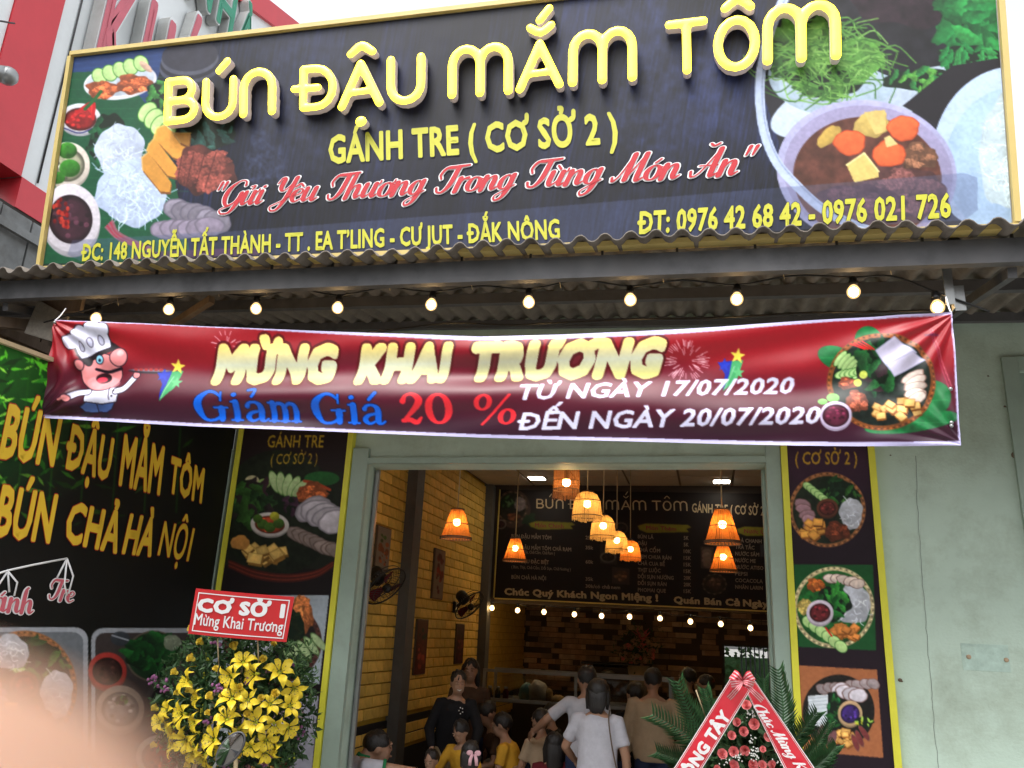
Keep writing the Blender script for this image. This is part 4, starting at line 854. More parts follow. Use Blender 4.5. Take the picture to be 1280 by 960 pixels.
c.blob(1083, 215, 113, 90, (.62, .62, .76), ang=8, var=.04); c.blob(1085, 216, 106, 84, (.55, .53, .66), ang=8, var=.06); c.blob(1084, 222, 93, 76, (.26, .15, .15), ang=6, var=.5, ns=10)
c.blob(1084, 222, 93, 76, (.5, .28, .12), ang=6, a=.25, edge=((.55, .3, .12), .12)); f_fried(c, 1130, 240, 52, 34, 20, (.42, .26, .25)); f_fried(c, 1075, 255, 50, 26, 16, (.34, .2, .21)); f_fried(c, 1148, 195, 24, 16, 8, (.5, .34, .25))
c.blob(1090, 155, 22, 16, (.72, .62, .34), ang=-12, irr=.15); c.blob(1036, 170, 18, 9, (.70, .58, .28), ang=-40, irr=.1); c.poly([(1080, 140), (1106, 137), (1107, 164), (1094, 168)], (.8, .7, .42))
for px_, py_, r in ((1062, 178, 20), (1129, 160, 20), (1111, 192, 21)): c.blob(px_, py_, r, r*.8, (.84, .38, .2), irr=.08, var=.1, edge=((.7, .26, .12), .12))
c.poly([(1058, 206), (1080, 191), (1098, 214), (1098, 221), (1068, 228)], (.82, .72, .42)); c.line([(1058, 206), (1080, 191), (1098, 214)], 2, (.92, .85, .6), n=1); c.poly([(1105, 172), (1112, 169), (1122, 180), (1108, 184)], (.85, .76, .5))
arcp = [(1012, -60), (985, -12), (962, 40), (950, 100), (953, 155), (968, 198), (992, 228), (1030, 262), (1080, 286), (1130, 296)]
c.line(arcp, 12, (.70, .76, .88)); c.line([(a+3, b-2) for a, b in arcp], 2, (.5, .55, .68), a=.6)
c.poly([(1182, 262), (1215, 285), (1160, 295), (1175, 275)], (.2, .2, .24))
# pale translucent strip behind the address
st = [(90, 300), (300, 288), (640, 262), (1000, 232), (1205, 216), (1222, 222), (1222, 262), (1206, 275), (640, 308), (100, 326), (84, 318)]
c.poly(st, (.32, .36, .50), a=.38)
c.poly([(40, 330), (640, 312), (1280, 280), (1280, 300), (40, 350)], (.08, .09, .13), a=.6)
c.done()
nxs, nys = 1000, 300; uu = np.linspace(.02, SW-.02, nxs); vv = np.linspace(.02, SH-.02, nys)[::-1]
Pg = SP.P[None, None]+uu[None, :, None]*SP.U+vv[:, None, None]*SP.V
panel = grid_mesh('panel', Pg, c.sample(Pg), M['print_gloss'], sign); del c
mb = MB(); mb.add([SP.w(0.01, 0.01, -.004), SP.w(SW-.01, .01, -.004), SP.w(SW-.01, SH-.01, -.004), SP.w(.01, SH-.01, -.004), SP.w(0.01, 0.01, -.08), SP.w(SW-.01, .01, -.08), SP.w(SW-.01, SH-.01, -.08), SP.w(.01, SH-.01, -.08)], [(0, 1, 2, 3), (7, 6, 5, 4), (0, 4, 5, 1), (1, 5, 6, 2), (2, 6, 7, 3), (3, 7, 4, 0)]); mb.build('backing_box', M['galvanised'], sign)
for a, b in (((0, 0), (SW, 0)), ((0, SH), (SW, SH)), ((0, .02), (0, SH-.02)), ((SW, .02), (SW, SH-.02))):
    mb = MB(); mb.bar(SP.w(*a, -.02), SP.w(*b, -.02), .028 if a[0] == b[0] else .09, .09 if a[0] == b[0] else .028, up=SP.V if a[0] != b[0] else SP.N); mb.build('frame_bar', M['gold_frame'], sign)
for fx in (.06, .34, .64, .94):
    mb = MB(); p = SP.w(SW*fx, .1, -.12); p2 = SP.w(SW*fx, SH-.2, -.12); mb.bar(p, p2, .05, .05, up=(0, 1, 0)); mb.bar(p2, (p2[0], .1, 4.36), .05, .05); mb.bar((p[0], p[1], p[2]+.05), (p[0], .1, 4.40), .05, .05); mb.build('support_strut', M['steel_beam'], sign)
# raised neon-lit letters
SPF = Plane(SP.w(0, 0, .085), SP.U, SP.V)
def neon_letter(ch, x0, y0, x1, y1, capx, capy):
    """from the photo: feet at (x0,y0)-(x1,y1), cap line above x0 at (capx,capy)"""
    b, ms = decomp(ch); st, adv = NEON[b]; st = [list(q) for q in st]; xs_ = [p[0] for q in st for p in q]; xa, xb = min(xs_)-.1, max(xs_)+.1
    st += [[(x, 1.0+(y-1.0)*.78-.03 if y > 1 else y, w_) for x, y, w_ in q] for q in marks(ms, adv-.02 if b != 'U' else .8, 1.0, .19, 0)]
    A, B, C_ = SPF.loc(x0, y0), SPF.loc(x1, y1), SPF.loc(capx, capy); e1 = (B-A)/(xb-xa); e2 = C_-A; mb = MB(); k = .5*(np.linalg.norm(e1)+np.linalg.norm(e2))
    for q in st:
        w_ = q[0][2]*k*.76; pp = [A+e1*(p[0]-xa)+e2*p[1] for p in q]
        pp = [np.array(p_) for p_ in pp]
        V, F = ribbon([(p_[0], p_[1], w_) for p_ in pp], n=1 if len(pp) > 6 else 3)
        n_ = len(V); L = [SP.w(x, y, .012) for x, y in V]; T_ = [SP.w(x, y, .085) for x, y in V]
        m_ = len(smooth_line(pp, 1 if len(pp) > 6 else 3)); K = 6
        rim = list(range(m_))+[2*m_+1+K+1+1+k_ for k_ in range(K, -1, -1)]  # left side, end cap
        ring = list(range(0, m_))+[2*m_+(K+2)+1+k_ for k_ in range(K, -1, -1)]+list(range(2*m_-1, m_-1, -1))+[2*m_+1+k_ for k_ in range(0, K+1)]
        R2 = [V[i] for i in ring]; m2 = len(R2); cen = len(L)
        mb.add([SP.w(x, y, .012) for x, y in R2]+[SP.w(x, y, .08) for x, y in R2], [(i, (i+1) % m2, m2+(i+1) % m2, m2+i) for i in range(m2)]+[])
        mb.add(T_, F); mb.add(L, [f[::-1] for f in F])
        mb.tube([SP.w(x, y, .078) for x, y in smooth_line(pp, 1 if len(pp) > 6 else 3)], w_*.5, 10); mb.ball(SP.w(*pp[0], .078), w_*.5, 10, 8); mb.ball(SP.w(*pp[-1], .078), w_*.5, 10, 8)
        for i in range(0, len(pp)-1):   # solid body so the voxel step sees a closed core
            a3, b3 = SP.w(*pp[i], .045), SP.w(*pp[i+1], .045)
            if np.linalg.norm(b3-a3) > .004: mb.bar(a3, b3, w_*.96, .066, up=SP.N)
        for p_ in pp: mb.tube([SP.w(*p_, .014), SP.w(*p_, .078)], w_*.49, 12, smooth=False)
    me = remeshed(mb, 'neon_letter', .0075, [M['acrylic'], M['neon']], 1)
    nv = len(me.vertices); co = np.empty(nv*3, np.float32); me.vertices.foreach_get('co', co); co = co.reshape(-1, 3); h = (co-SP.P)@SP.N
    pv = np.empty(len(me.loops), np.int32); me.loops.foreach_get('vertex_index', pv); ls = np.empty(len(me.polygons), np.int32); me.polygons.foreach_get('loop_start', ls)
    me.polygons.foreach_set('material_index', (h[pv[ls]] > .070).astype(np.int32))
    h2 = np.where(h > .058, .058+(h-.058)*.5, h); co = co+np.outer(h2-h, SP.N).astype(np.float32); me.vertices.foreach_set('co', co.reshape(-1)); me.update()
    me.transform(Matrix.Translation(Vector([-v for v in sign.location])))
    return link('raised_letter', me, sign)
for a in (('B', 201, 157, 246, 152, 203, 95), ('Ú', 248, 152, 294, 148, 250, 95), ('N', 296, 148, 344, 143, 297, 84), ('Đ', 371, 139, 420, 136, 372, 79), ('Ậ', 419, 139, 479, 132, 420, 75), ('U', 480, 133, 531, 128, 481, 67),
          ('M', 557, 124, 641, 118, 558, 54), ('Ắ', 642, 117, 705, 109, 643, 50), ('M', 708, 109, 797, 101, 709, 35), ('T', 831, 96, 887, 90, 830, 22), ('Ô', 889, 91, 951, 87, 891, 17), ('M', 952, 82, 1054, 74, 952, 2)): neon_letter(*a)
# printed lines
place_text('lettering', 'GÁNH TRE ( CƠ SỞ 2 )', SP, (412, 204), (772, 178), (412, 171), M['chartreuse_ink'], sign, bold=.05, outline=(.03, M['navy_edge']))
def script_line(txt, p0, p1, pc, plane, parent, m_in, m_out, off=.004, slant=.42):
    st, W_ = stroke_text(txt, SCRIPT, 1.9, .13)
    place_strokes('script_outline', st, W_, plane, p0, p1, pc, m_out, parent, off, grow=.036, slant=slant, step=.00002)
    place_strokes('script_lettering', st, W_, plane, p0, p1, pc, m_in, parent, off+.004, grow=0, slant=slant, step=.00002)
script_line('"Gửi Yêu Thương Trong Từng Món Ăn"', (262, 259), (936, 218), (262, 230), SP, sign, M['red_ink'], M['white_ink'])
place_text('lettering', 'ĐC: 148 NGUYỄN TẤT THÀNH - TT . EA T’LING - CƯ JUT - ĐẮK NÔNG', SP, (102, 326), (700, 298), (103, 306), M['chartreuse_ink'], sign, bold=.045, shear=.05)
place_text('lettering', 'ĐT: 0976 42 68 42 - 0976 021 726', SP, (797, 292), (1188, 271), (798, 266), M['chartreuse_ink'], sign, bold=.05, outline=(.03, M['navy_edge']))

# ================================================================== BANNER
BP = Plane(hit(50, 522, 1, -1.66), (1, 0, -.02), (0, -math.sin(R(6)), math.cos(R(6))))
tp = [(68, 400), (170, 404), (280, 409), (380, 413), (460, 416), (600, 420), (700, 418), (800, 414), (900, 409), (1000, 402), (1100, 396), (1190, 390)]
bp = [(50, 522), (245, 533), (400, 539), (600, 547), (800, 552), (1000, 557), (1100, 558), (1201, 557)]
TL_ = np.array([BP.loc(*p) for p in tp]); BL_ = np.array([BP.loc(*p) for p in bp])
c = Canvas(40, 380, 1212, 565, (.20, .05, .10))
sl, X, Y = c.win(40, 380, 1212, 565)
yt = np.interp(X, [p[0] for p in tp], [p[1] for p in tp]); yb = np.interp(X, [p[0] for p in bp], [p[1] for p in bp]); t = (Y-yt)/(yb-yt)
edge = np.interp(X, [40, 150, 260, 330, 420, 700, 840, 950, 1060, 1200], [.40, .42, .40, .30, .17, .16, .28, .42, .46, .44])
m_ = 1/(1+np.exp(-(edge-t)*26)); red = np.stack([.58+0*X, .08+.05*t, .12+.05*t], -1); drk = np.stack([.44-.26*t, .06+.02*t, .12+.03*t], -1); mar_sheen = np.clip(1-np.abs(t-.40)*2.2, 0, 1)[..., None]
drk = drk*(1-mar_sheen*.5)+np.array((.50, .12, .20))*mar_sheen*.5; c.a[:] = red*m_[..., None]+drk*(1-m_[..., None])  # maroon-pink band across the middle: the vinyl's sheen painted into the ink
# cook figure, plain print
wh, ol, sk = (.84, .84, .92), (.10, .06, .12), (.90, .55, .56)
def lb_(x, y, rx, ry, cc, ang=0): c.blob(x, y, rx+1.1, ry+1.1, ol, ang=ang, var=0, sh=0); c.blob(x, y, rx, ry, cc, ang=ang, var=.02, sh=.08)
def pl_(P_, cc): c.line(P_+[P_[0]], 2.2, ol, n=1); c.poly(P_, cc)
pl_([(112, 502), (130, 502), (122, 515), (106, 515), (101, 509)], (.30, .40, .64)); pl_([(124, 502), (146, 501), (140, 511), (133, 515), (123, 514)], (.26, .35, .58))
c.blob(107, 517, 8, 3, (.14, .10, .14)); c.blob(130, 519, 8, 3, (.14, .10, .14)); pl_([(108, 486), (146, 484), (150, 488), (147, 502), (130, 505), (108, 502)], wh)
c.line([(112, 490), (98, 491), (88, 496)], 9, ol); c.line([(112, 490), (98, 491), (88, 496)], 7, wh); c.line([(146, 489), (156, 485), (167, 471)], 9, ol); c.line([(146, 489), (156, 485), (167, 471)], 7, wh)
lb_(84, 498, 5, 4, sk, 10); c.line([(80, 498), (75, 500)], 2.5, sk, n=1); lb_(169, 468, 4, 4, sk)
lb_(125, 465, 25, 23, sk, -10); c.blob(128, 478, 20, 9, (.92, .66, .68), a=.6); lb_(99, 456, 5, 6, sk); c.blob(108, 447, 6, 11, (.12, .07, .1), ang=-15)
c.poly([(96, 444), (133, 423), (150, 434), (110, 452)], (.12, .07, .1)); lb_(148, 446, 9.5, 11, sk, 15); c.blob(150, 441, 4, 4, (.98, .76, .76), a=.8)
lb_(124, 449, 5, 5, (.55, .8, .9)); c.blob(124, 450, 2, 2, (.05, .1, .2)); c.line([(118, 441), (127, 436)], 2, ol); 
c.line([(119, 461), (132, 464), (142, 462), (150, 460)], 3.4, ol); c.blob(127, 472, 9, 6.5, (.16, .04, .08), ang=-10); c.blob(125, 474, 6, 3.5, (.85, .2, .3), ang=-10)
for x, y, r in ((87, 427, 9), (100, 417, 10), (117, 411, 10), (129, 412, 8)): c.blob(x, y, r+1.2, r+1.2, ol, var=0, sh=0)
c.poly([(85, 425), (134, 408), (139, 434), (101, 450)], ol); c.poly([(87, 424), (133, 409), (137, 433), (102, 448)], wh)
for x, y, r in ((87, 427, 9), (100, 417, 10), (117, 411, 10), (129, 412, 8)): c.blob(x, y, r, r, wh, var=.02, sh=.08)
for x, y in ((101, 433), (113, 428), (125, 425)): c.blob(x, y, 3.6, 6.6, ol, ang=-15, var=0); c.blob(x, y, 2.8, 5.8, (.74, .74, .84), ang=-15, var=0)
c.line([(137, 484), (139, 500)], 1, ol, n=1); c.line([(143, 488), (143, 488.5)], 2.2, ol); c.line([(142, 495), (142, 495.5)], 2.2, ol)
c.blob(186, 463, 27, 3.2, (.14, .10, .14), ang=1); c.blob(186, 462, 25, 1.6, (.5, .45, .52), ang=1); 
for i in range(6): c.blob(168+i*6, 461, 2.6, 1.8, (.65, .2, .2), ang=0)
def star(x, y, r, cc, a=0): c.poly([(x+math.cos(R(a-90+k*36))*(r if k % 2 == 0 else r*.42), y+math.sin(R(a-90+k*36))*(r if k % 2 == 0 else r*.42)) for k in range(10)], cc)
for dx, dy, k in ((0, 0, 1), (703, -13, 1.0)):
    c.poly([(194+dx, 465+dy), (212+dx, 463+dy), (209+dx, 480+dy), (200+dx, 501+dy), (203+dx, 480+dy)], (.10, .16, .62)); c.poly([(212+dx, 463+dy), (226+dx, 462+dy), (219+dx, 485+dy), (200+dx, 502+dy), (208+dx, 482+dy)], (.25, .62, .38))
    star(202+dx, 468+dy, 9, (.12, .2, .7), 5); star(220+dx, 478+dy, 8, (.35, .7, .45)); star(219+dx, 457+dy, 10, (.90, .82, .3), 8); c.line([(203+dx, 498+dy), (215+dx, 470+dy)], 1, (.85, .9, .9), a=.5)
# fireworks
for cx_, cy_, n_, rr in ((283, 432, 24, 22), (857, 450, 70, 30)):
    for i in range(n_):
        a = c.rg.random()*6.28; r0 = rr*(.25+.5*c.rg.random()); r1 = r0+rr*.28; c.line([(cx_+math.cos(a)*r0, cy_+math.sin(a)*r0*.85), (cx_+math.cos(a)*r1, cy_+math.sin(a)*r1*.85)], .9, (.95, .78, .82), a=.75, n=1)
# words
gold = ((.80, .78, .46), (.86, .88, .78), (.95, .86, .50))
for body, p0, p1, h in (('MỪNG', (266, 476), (419, 475), 41), ('KHAI', (445, 476), (563, 473), 41), ('TRƯƠNG', (594, 472), (829, 466), 40)):
    c.text(body, p0, p1, (0, -h), (.34, .03, .06), bold=.225, shear=.36, pb=.135)
    c.text(body, p0, p1, (0, -h), (0, 0, 0), bold=.135, shear=.36, grad=gold)
st, W_ = stroke_text('Giảm Giá', SER, 1.0, .09, xh=.68)
for grow, cc in ((.035, (.05, .05, .2)), (0.012, (.03, .36, .82))):
    for q in st: V, F = ribbon(q, n=4, grow=grow); c._t(V, F, (245, 524), (482, 530), (0, -34), cc, W_=W_)
for tx, x0_, x1_, y_ in (('20', 500, 568, 529), ('%', 588, 642, 530)):
    st, W_ = stroke_text(tx, SER, 1.0, .09)
    for q in st: V, F = ribbon(q, n=4, grow=.012); c._t(V, F, (x0_, y_), (x1_, y_), (0, -36), (.86, .16, .20), W_=W_, slant=.12 if tx == '%' else 0)
c.text('TỪ NGÀY 17/07/2020', (651, 500), (992, 490), (0, -19), (.84, .84, .95), bold=.045, shear=.22)
c.text('ĐẾN NGÀY 20/07/2020', (648, 537), (1024, 529), (0, -20), (.84, .84, .95), bold=.045, shear=.22)
# tray of food on banana leaves
for x, y, rx, ry, a in ((1085, 424, 17, 17, 30), (1045, 447, 24, 14, 20), (1160, 500, 30, 24, -30), (1140, 528, 60, 12, -8)): c.blob(x, y, rx, ry, (.10, .42, .22), ang=a, var=.2); c.line([(x-rx*.8, y), (x+rx*.8, y)], 1, (.2, .55, .3), a=.7)
f_basket(c, 1102, 477, 68, 61, (.50, .28, .14), (.10, .14, .12)); f_cuke(c, 1050, 448, 6, 12, 5, 3, -50, .36); f_cuke(c, 1056, 466, 5, 13, 6, -1, -15, .42); f_herbs(c, 1096, 458, 26, 34, 26, ((.08, .25, .14), (.12, .32, .16), (.18, .12, .14)))
for q in ([(1094, 438), (1117, 421), (1145, 441), (1112, 462)], [(1108, 455), (1140, 440), (1156, 450), (1118, 470)]): c.poly(q, (.80, .78, .88)); c.line(q+[q[0]], 1, (.62, .62, .75), n=1)
f_slices(c, 1142, 470, 5, 15, 7, 1, 7, -15, (.82, .76, .72), (.55, .42, .38)); f_tofu(c, 1118, 512, 36, 16, 14, 8, (.88, .70, .42)); f_fried(c, 1060, 478, 12, 8, 8, (.6, .3, .2)); f_fried(c, 1070, 502, 14, 14, 12, (.6, .32, .24))
for i in range(4): c.line([(1062+i*5, 430-i), (1080+i*4, 437)], 1.8, (.85, .15, .15), n=1)
for x, y in ((1080, 467), (1073, 477)): c.blob(x, y, 5, 5, (.75, .8, .35))
c.blob(1041, 497, 8, 6, (.45, .7, .35)); c.blob(1028, 502, 6, 4, (.45, .7, .35)); f_bowl(c, 1044, 519, 20, 18, (.36, .14, .22), (.78, .72, .84), k=.84)
c.line([(1162, 411), (1187, 486)], 1.6, (.62, .2, .3), n=1); c.line([(1165, 411), (1189, 482)], 1.2, (.75, .35, .42), n=1); c.line([(1156, 419), (1172, 418)], 3, (.32, .12, .3), a=.6)
hw = np.clip((X-300)/500, 0, 1); top_h = .008+.035*np.clip(hw*2, 0, 1)*np.clip((1130-X)/300, 0.3, 1); hem = (t > .966) | (t < top_h) | (X > 1188+(Y-390)*.06)
c.a[hem] = (.74, .72, .88)
c.done(.25)
nb_x, nb_y = 1150, 170; S_, T_ = np.meshgrid(np.linspace(0, 1, nb_x), np.linspace(0, 1, nb_y))
uT = TL_[0, 0]+S_*(TL_[-1, 0]-TL_[0, 0]); uB = BL_[0, 0]+S_*(BL_[-1, 0]-BL_[0, 0]); vT = np.interp(uT, TL_[:, 0], TL_[:, 1]); vB = np.interp(uB, BL_[:, 0], BL_[:, 1])
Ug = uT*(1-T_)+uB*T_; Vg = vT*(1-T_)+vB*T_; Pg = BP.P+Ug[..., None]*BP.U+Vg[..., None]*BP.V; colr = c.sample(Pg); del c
# sagging folds: long pulls from the tied corners and a few horizontal rolls
dd = .030*np.sin(T_*9+np.sin(S_*3.1)*1.8)*np.sin(np.pi*S_)**.5*np.sin(np.pi*np.clip(T_, 0, 1))
for cx_, cy_, sg, am in ((0, 0, 1, .016), (0, 1, 1, .012), (1, 0, -1, .014), (1, 1, -1, .012)):
    dx_ = (S_-cx_)*sg*5.0+.02; dy_ = (T_-cy_)*.62; an = np.arctan2(dy_, dx_); rr = np.hypot(dx_, dy_); dd += am*np.sin(an*17+cx_*2+cy_)*np.exp(-rr/.55)*np.clip(rr*4, 0, 1)
dd += .010*np.sin(T_*17+S_*9)*np.sin(S_*12+1)**2+.004*(vnoise(S_*300, T_*30, 12)-.5)
Pg = Pg+dd[..., None]*BP.N
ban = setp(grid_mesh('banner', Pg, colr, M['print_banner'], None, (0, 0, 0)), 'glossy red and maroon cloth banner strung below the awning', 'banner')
for px_, py_, w_ in ((69, 401, 'tie'), (1189, 392, 'tie')):
    p = BP.px(px_, py_, .002); mb = MB(); q = p+np.array((-.06 if px_ < 600 else .02, .12, .13)); mb.tube(smooth_line([p, (p+q)/2+np.array((0, 0, -.01)), q], 4), .004, 6); mb.build('tie_cord', M['white_ink'], ban)
for px_, py_ in ((1187, 487), (1188, 529), (1188, 533), (71, 404), (53, 518)): mb = MB(); mb.ball(BP.px(px_, py_, .016), .009, 8, 6); mb.build('eyelet', M['galvanised'], ban)

# ================================================================== POSTERS BESIDE THE DOOR
FP = Plane((0, -.03, 0), (1, 0, 0), (0, 0, 1))
def poster(name, label, x0, x1, z0, z1, canvas, nx, ny, fr=.04):
    t = thing(name, label, 'poster', (x0, -.03, z0), 'tall menu posters beside the doorway')
    P_ = np.stack(np.broadcast_arrays(np.linspace(x0+fr, x1-fr, nx)[None, :], np.full((ny, nx), -.05), np.linspace(z1-fr, z0+fr, ny)[:, None]), -1)
    grid_mesh('picture', P_, canvas.sample(P_), M['print_matte'], t)
    mb = MB(); mb.box(((x0+x1)/2, -.022, (z0+z1)/2), (x1-x0-.01, .04, z1-z0-.01)); mb.build('backing_board', M['dark_band'], t)
    for a, b in ((x0, x0+fr), (x1-fr, x1)): mb = MB(); mb.box(((a+b)/2, -.03, (z0+z1)/2), (fr, .06, z1-z0), bev=.004); mb.build('frame_strip', M['yellow_trim'], t)
    for zz in (z0+fr/2, z1-fr/2): mb = MB(); mb.box(((x0+x1)/2, -.03, zz), (x1-x0-2*fr-.002, .058, fr), bev=.004); mb.build('frame_strip', M['yellow_trim'], t)
    return t
# left
c = Canvas(180, 490, 450, 1260, (.075, .045, .055))
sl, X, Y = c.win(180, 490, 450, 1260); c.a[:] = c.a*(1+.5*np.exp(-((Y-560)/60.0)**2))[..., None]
q = [(297, 588), (428, 589), (417, 712), (281, 706)]; c.poly(q, (.09, .11, .08))
c.blob(348, 640, 74, 78, (.08, .11, .07), ang=5, var=.5, ns=6)
c.blob(315, 601, 9, 7, (.72, .7, .55)); c.blob(330, 604, 8, 6, (.5, .62, .35)); f_herbs(c, 312, 628, 28, 26, 40, ((.14, .11, .12), (.1, .2, .1), (.16, .3, .12), (.2, .12, .16)))
for i in range(5): c.blob(343+i*8, 602+i*2, 6, 15, (.66, .76, .55), ang=-20+i*16, edge=((.3, .5, .22), .15))
c.blob(402, 598, 22, 9, (.12, .34, .16)); c.line([(380, 601), (395, 604), (412, 612)], 3.5, (.65, .25, .12)); f_fried(c, 390, 616, 19, 13, 12, (.66, .34, .18)); f_herbs(c, 360, 632, 14, 12, 12, ((.16, .1, .14), (.22, .13, .2)))
f_slices(c, 392, 636, 5, 24, 15, 7, 4, -10, (.70, .68, .72), (.5, .48, .52)); f_slices(c, 372, 668, 8, 15, 9, 7, 3, 20, (.54, .48, .46), (.36, .3, .28))
f_bowl(c, 337, 655, 24, 15.5, (.62, .24, .14), (.75, .73, .72), ang=4)
for x, y, r, k in ((328, 655, 7, 0), (337, 659, 7, 0), (348, 654, 7, 0), (343, 645, 6, 1), (322, 648, 6, 0)): c.blob(x, y, r, r*.9, ((.22, .34, .12), (.62, .62, .18))[k], var=.2, sh=.4)
f_tofu(c, 330, 690, 44, 12, 16, 10, (.82, .68, .38), (.5, .36, .15)); c.blob(300, 678, 12, 9, (.74, .52, .26), irr=.1)
for k in range(5): c.line([(286, 700+k*2.2), (320, 713+k*2.4), (360, 718+k*2.2), (395, 713+k*2), (416, 702+k*1.5)], 2.0, (.42, .16, .10) if k % 2 else (.25, .08, .06))
c.text('GÁNH TRE', (334, 559), (404, 559), (1, -15), (.72, .60, .16), bold=.02, shear=.06); c.text('( CƠ SỞ 2 )', (338, 580), (396, 579), (1, -12.5), (.72, .60, .16), bold=.01, shear=.06)
c.poly([(275, 744), (411, 744), (399, 855), (262, 855)], (.60, .64, .68)); f_basket(c, 340, 802, 62, 54, (.28, .16, .14), (.10, .08, .08)); f_fried(c, 378, 770, 12, 26, 16, (.76, .44, .24)); f_herbs(c, 368, 785, 12, 22, 14, ((.08, .12, .06), (.12, .18, .08)))
for i in range(5): c.blob(362+i*9, 822-i*5, 5, 15, (.60, .68, .50), ang=-30-i*3, edge=((.3, .42, .22), .2))
f_noodles(c, 322, 790, 30, 28, n=40); f_slices(c, 345, 830, 4, 12, 8, -8, 3, 0, (.5, .38, .42))
c.poly([(262, 870), (398, 870), (388, 985), (250, 985)], (.62, .62, .68)); dish(c, 318, 930, 54, 50, 2); c.poly([(250, 1000), (385, 1000), (372, 1120), (236, 1120)], (.2, .34, .2)); dish(c, 305, 1060, 56, 52, 1)
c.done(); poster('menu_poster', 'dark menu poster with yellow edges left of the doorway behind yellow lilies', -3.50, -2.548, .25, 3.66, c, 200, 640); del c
# right
c = Canvas(960, 480, 1140, 1260, (.11, .06, .10))
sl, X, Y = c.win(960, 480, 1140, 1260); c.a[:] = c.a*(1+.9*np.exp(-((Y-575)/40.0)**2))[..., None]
c.text('GÁNH TRE', (984, 556), (1070, 556), (0, -16), (.74, .58, .16), bold=.02); c.text('( CƠ SỞ 2 )', (994, 580), (1071, 580), (0, -15), (.74, .58, .16), bold=.02)
dish(c, 1034, 637, 48, 47, 0); c.poly([(987, 705), (1091, 706), (1095, 813), (992, 808)], (.08, .30, .14)); dish(c, 1042, 759, 51, 51, 1)
c.poly([(992, 831), (1096, 837), (1104, 947), (996, 938)], (.62, .38, .24)); dish(c, 1048, 889, 45, 46, 2); c.poly([(996, 965), (1106, 970), (1112, 1085), (1000, 1078)], (.08, .3, .14)); dish(c, 1054, 1022, 50, 50, 1); dish(c, 1060, 1160, 50, 50, 0)
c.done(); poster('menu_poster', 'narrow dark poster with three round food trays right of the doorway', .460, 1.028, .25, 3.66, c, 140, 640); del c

# ================================================================== SIDE BOARD
ang = .14
BO = Plane(hit(270, 680, 1, -.08), (math.sin(ang), math.cos(ang), 0), (0, 0, 1))
ub = BO.loc(272, 690)[0]; ua = BO.loc(-150, 600)[0]; vt = BO.loc(0, 430)[1]; vb = vt-2.9
bd = thing('side_board', 'large dark board with green bamboo and yellow brush lettering at left', 'signboard', BO.w(ub, vb))
c = Canvas(-160, 395, 300, 1250, (.035, .035, .035))
sl, X, Y = c.win(-160, 395, 300, 1250); gm = np.clip((690-Y-X*.75)/230, 0, 1)*np.clip((1.25-X/260), 0, 1); c.a[:] = c.a+np.stack([.06*gm, .34*gm, .06*gm], -1)
rg = random.Random(8)
for i in range(760):
    x = rg.uniform(-150, 250); y = rg.uniform(400, 660); g_ = max(0, min(1, (700-y-max(0, x)*.8)/230))
    if rg.random() > g_+.12: continue
    a = rg.uniform(-.5, 3.6); L = rg.uniform(12, 34); k = rg.choice(((.28, .62, .14), (.14, .42, .10), (.05, .16, .05), (.45, .72, .22))); k = [min(1, v*(.35+1.1*g_)) for v in k]
    x2, y2 = x+math.cos(a)*L, y+math.sin(a)*L*.8; nx_, ny_ = -math.sin(a)*L*.10, math.cos(a)*L*.10
    c.poly([(x, y), ((x+x2)/2+nx_, (y+y2)/2+ny_), (x2, y2), ((x+x2)/2-nx_, (y+y2)/2-ny_)], k)
for i in range(10): c.line([(-140+i*40, 640), (-110+i*38, 400)], 2.4, (.12, .36, .08), a=.5)
def rrect(x0, y0, x1, y1, r, cc):
    pts = []
    for cx_, cy_, a0 in ((x1-r, y0+r, -90), (x1-r, y1-r, 0), (x0+r, y1-r, 90), (x0+r, y0+r, 180)):
        for a in range(0, 91, 15): pts.append((cx_+r*math.cos(R(a0+a)), cy_+r*math.sin(R(a0+a))))
    c.poly(pts, cc)
rrect(-60, 784, 110, 1000, 16, (.62, .64, .68)); rrect(-54, 790, 104, 994, 13, (.42, .44, .47)); dish(c, 30, 860, 66, 72, 0); f_noodles(c, 12, 815, 24, 22, n=50)
rrect(108+6, 785, 255, 1000, 14, (.62, .64, .68)); rrect(119, 791, 250, 994, 11, (.23, .20, .20)); c.blob(192, 820, 35, 32, (.10, .20, .12), edge=((.4, .35, .3), .1)); f_herbs(c, 190, 818, 30, 27, 40, ((.06, .26, .10), (.1, .36, .14), (.05, .18, .08))); f_noodles(c, 215, 803, 11, 10, (.6, .65, .55), 14)
f_bowl(c, 134, 838, 24, 24, (.22, .13, .12), (.62, .2, .18)); c.blob(150, 798, 12, 9, (.2, .22, .25)); c.line([(140, 794), (160, 800)], 2, (.6, .62, .66)); f_bowl(c, 150, 885, 30, 30, (.48, .47, .46), (.55, .5, .46)); f_herbs(c, 152, 875, 8, 6, 8); f_bowl(c, 210, 875, 28, 28, (.14, .12, .14), (.25, .22, .22)); f_bowl(c, 200, 945, 30, 28, (.5, .2, .1), (.6, .58, .55))
c.done(); nx, ny = 330, 620
uu = np.linspace(ua, ub, nx); vv = np.linspace(vt, vb, ny); Pg = BO.P+uu[None, :, None]*BO.U+vv[:, None, None]*BO.V
grid_mesh('picture', Pg, c.sample(Pg), M['print_gloss'], bd); del c
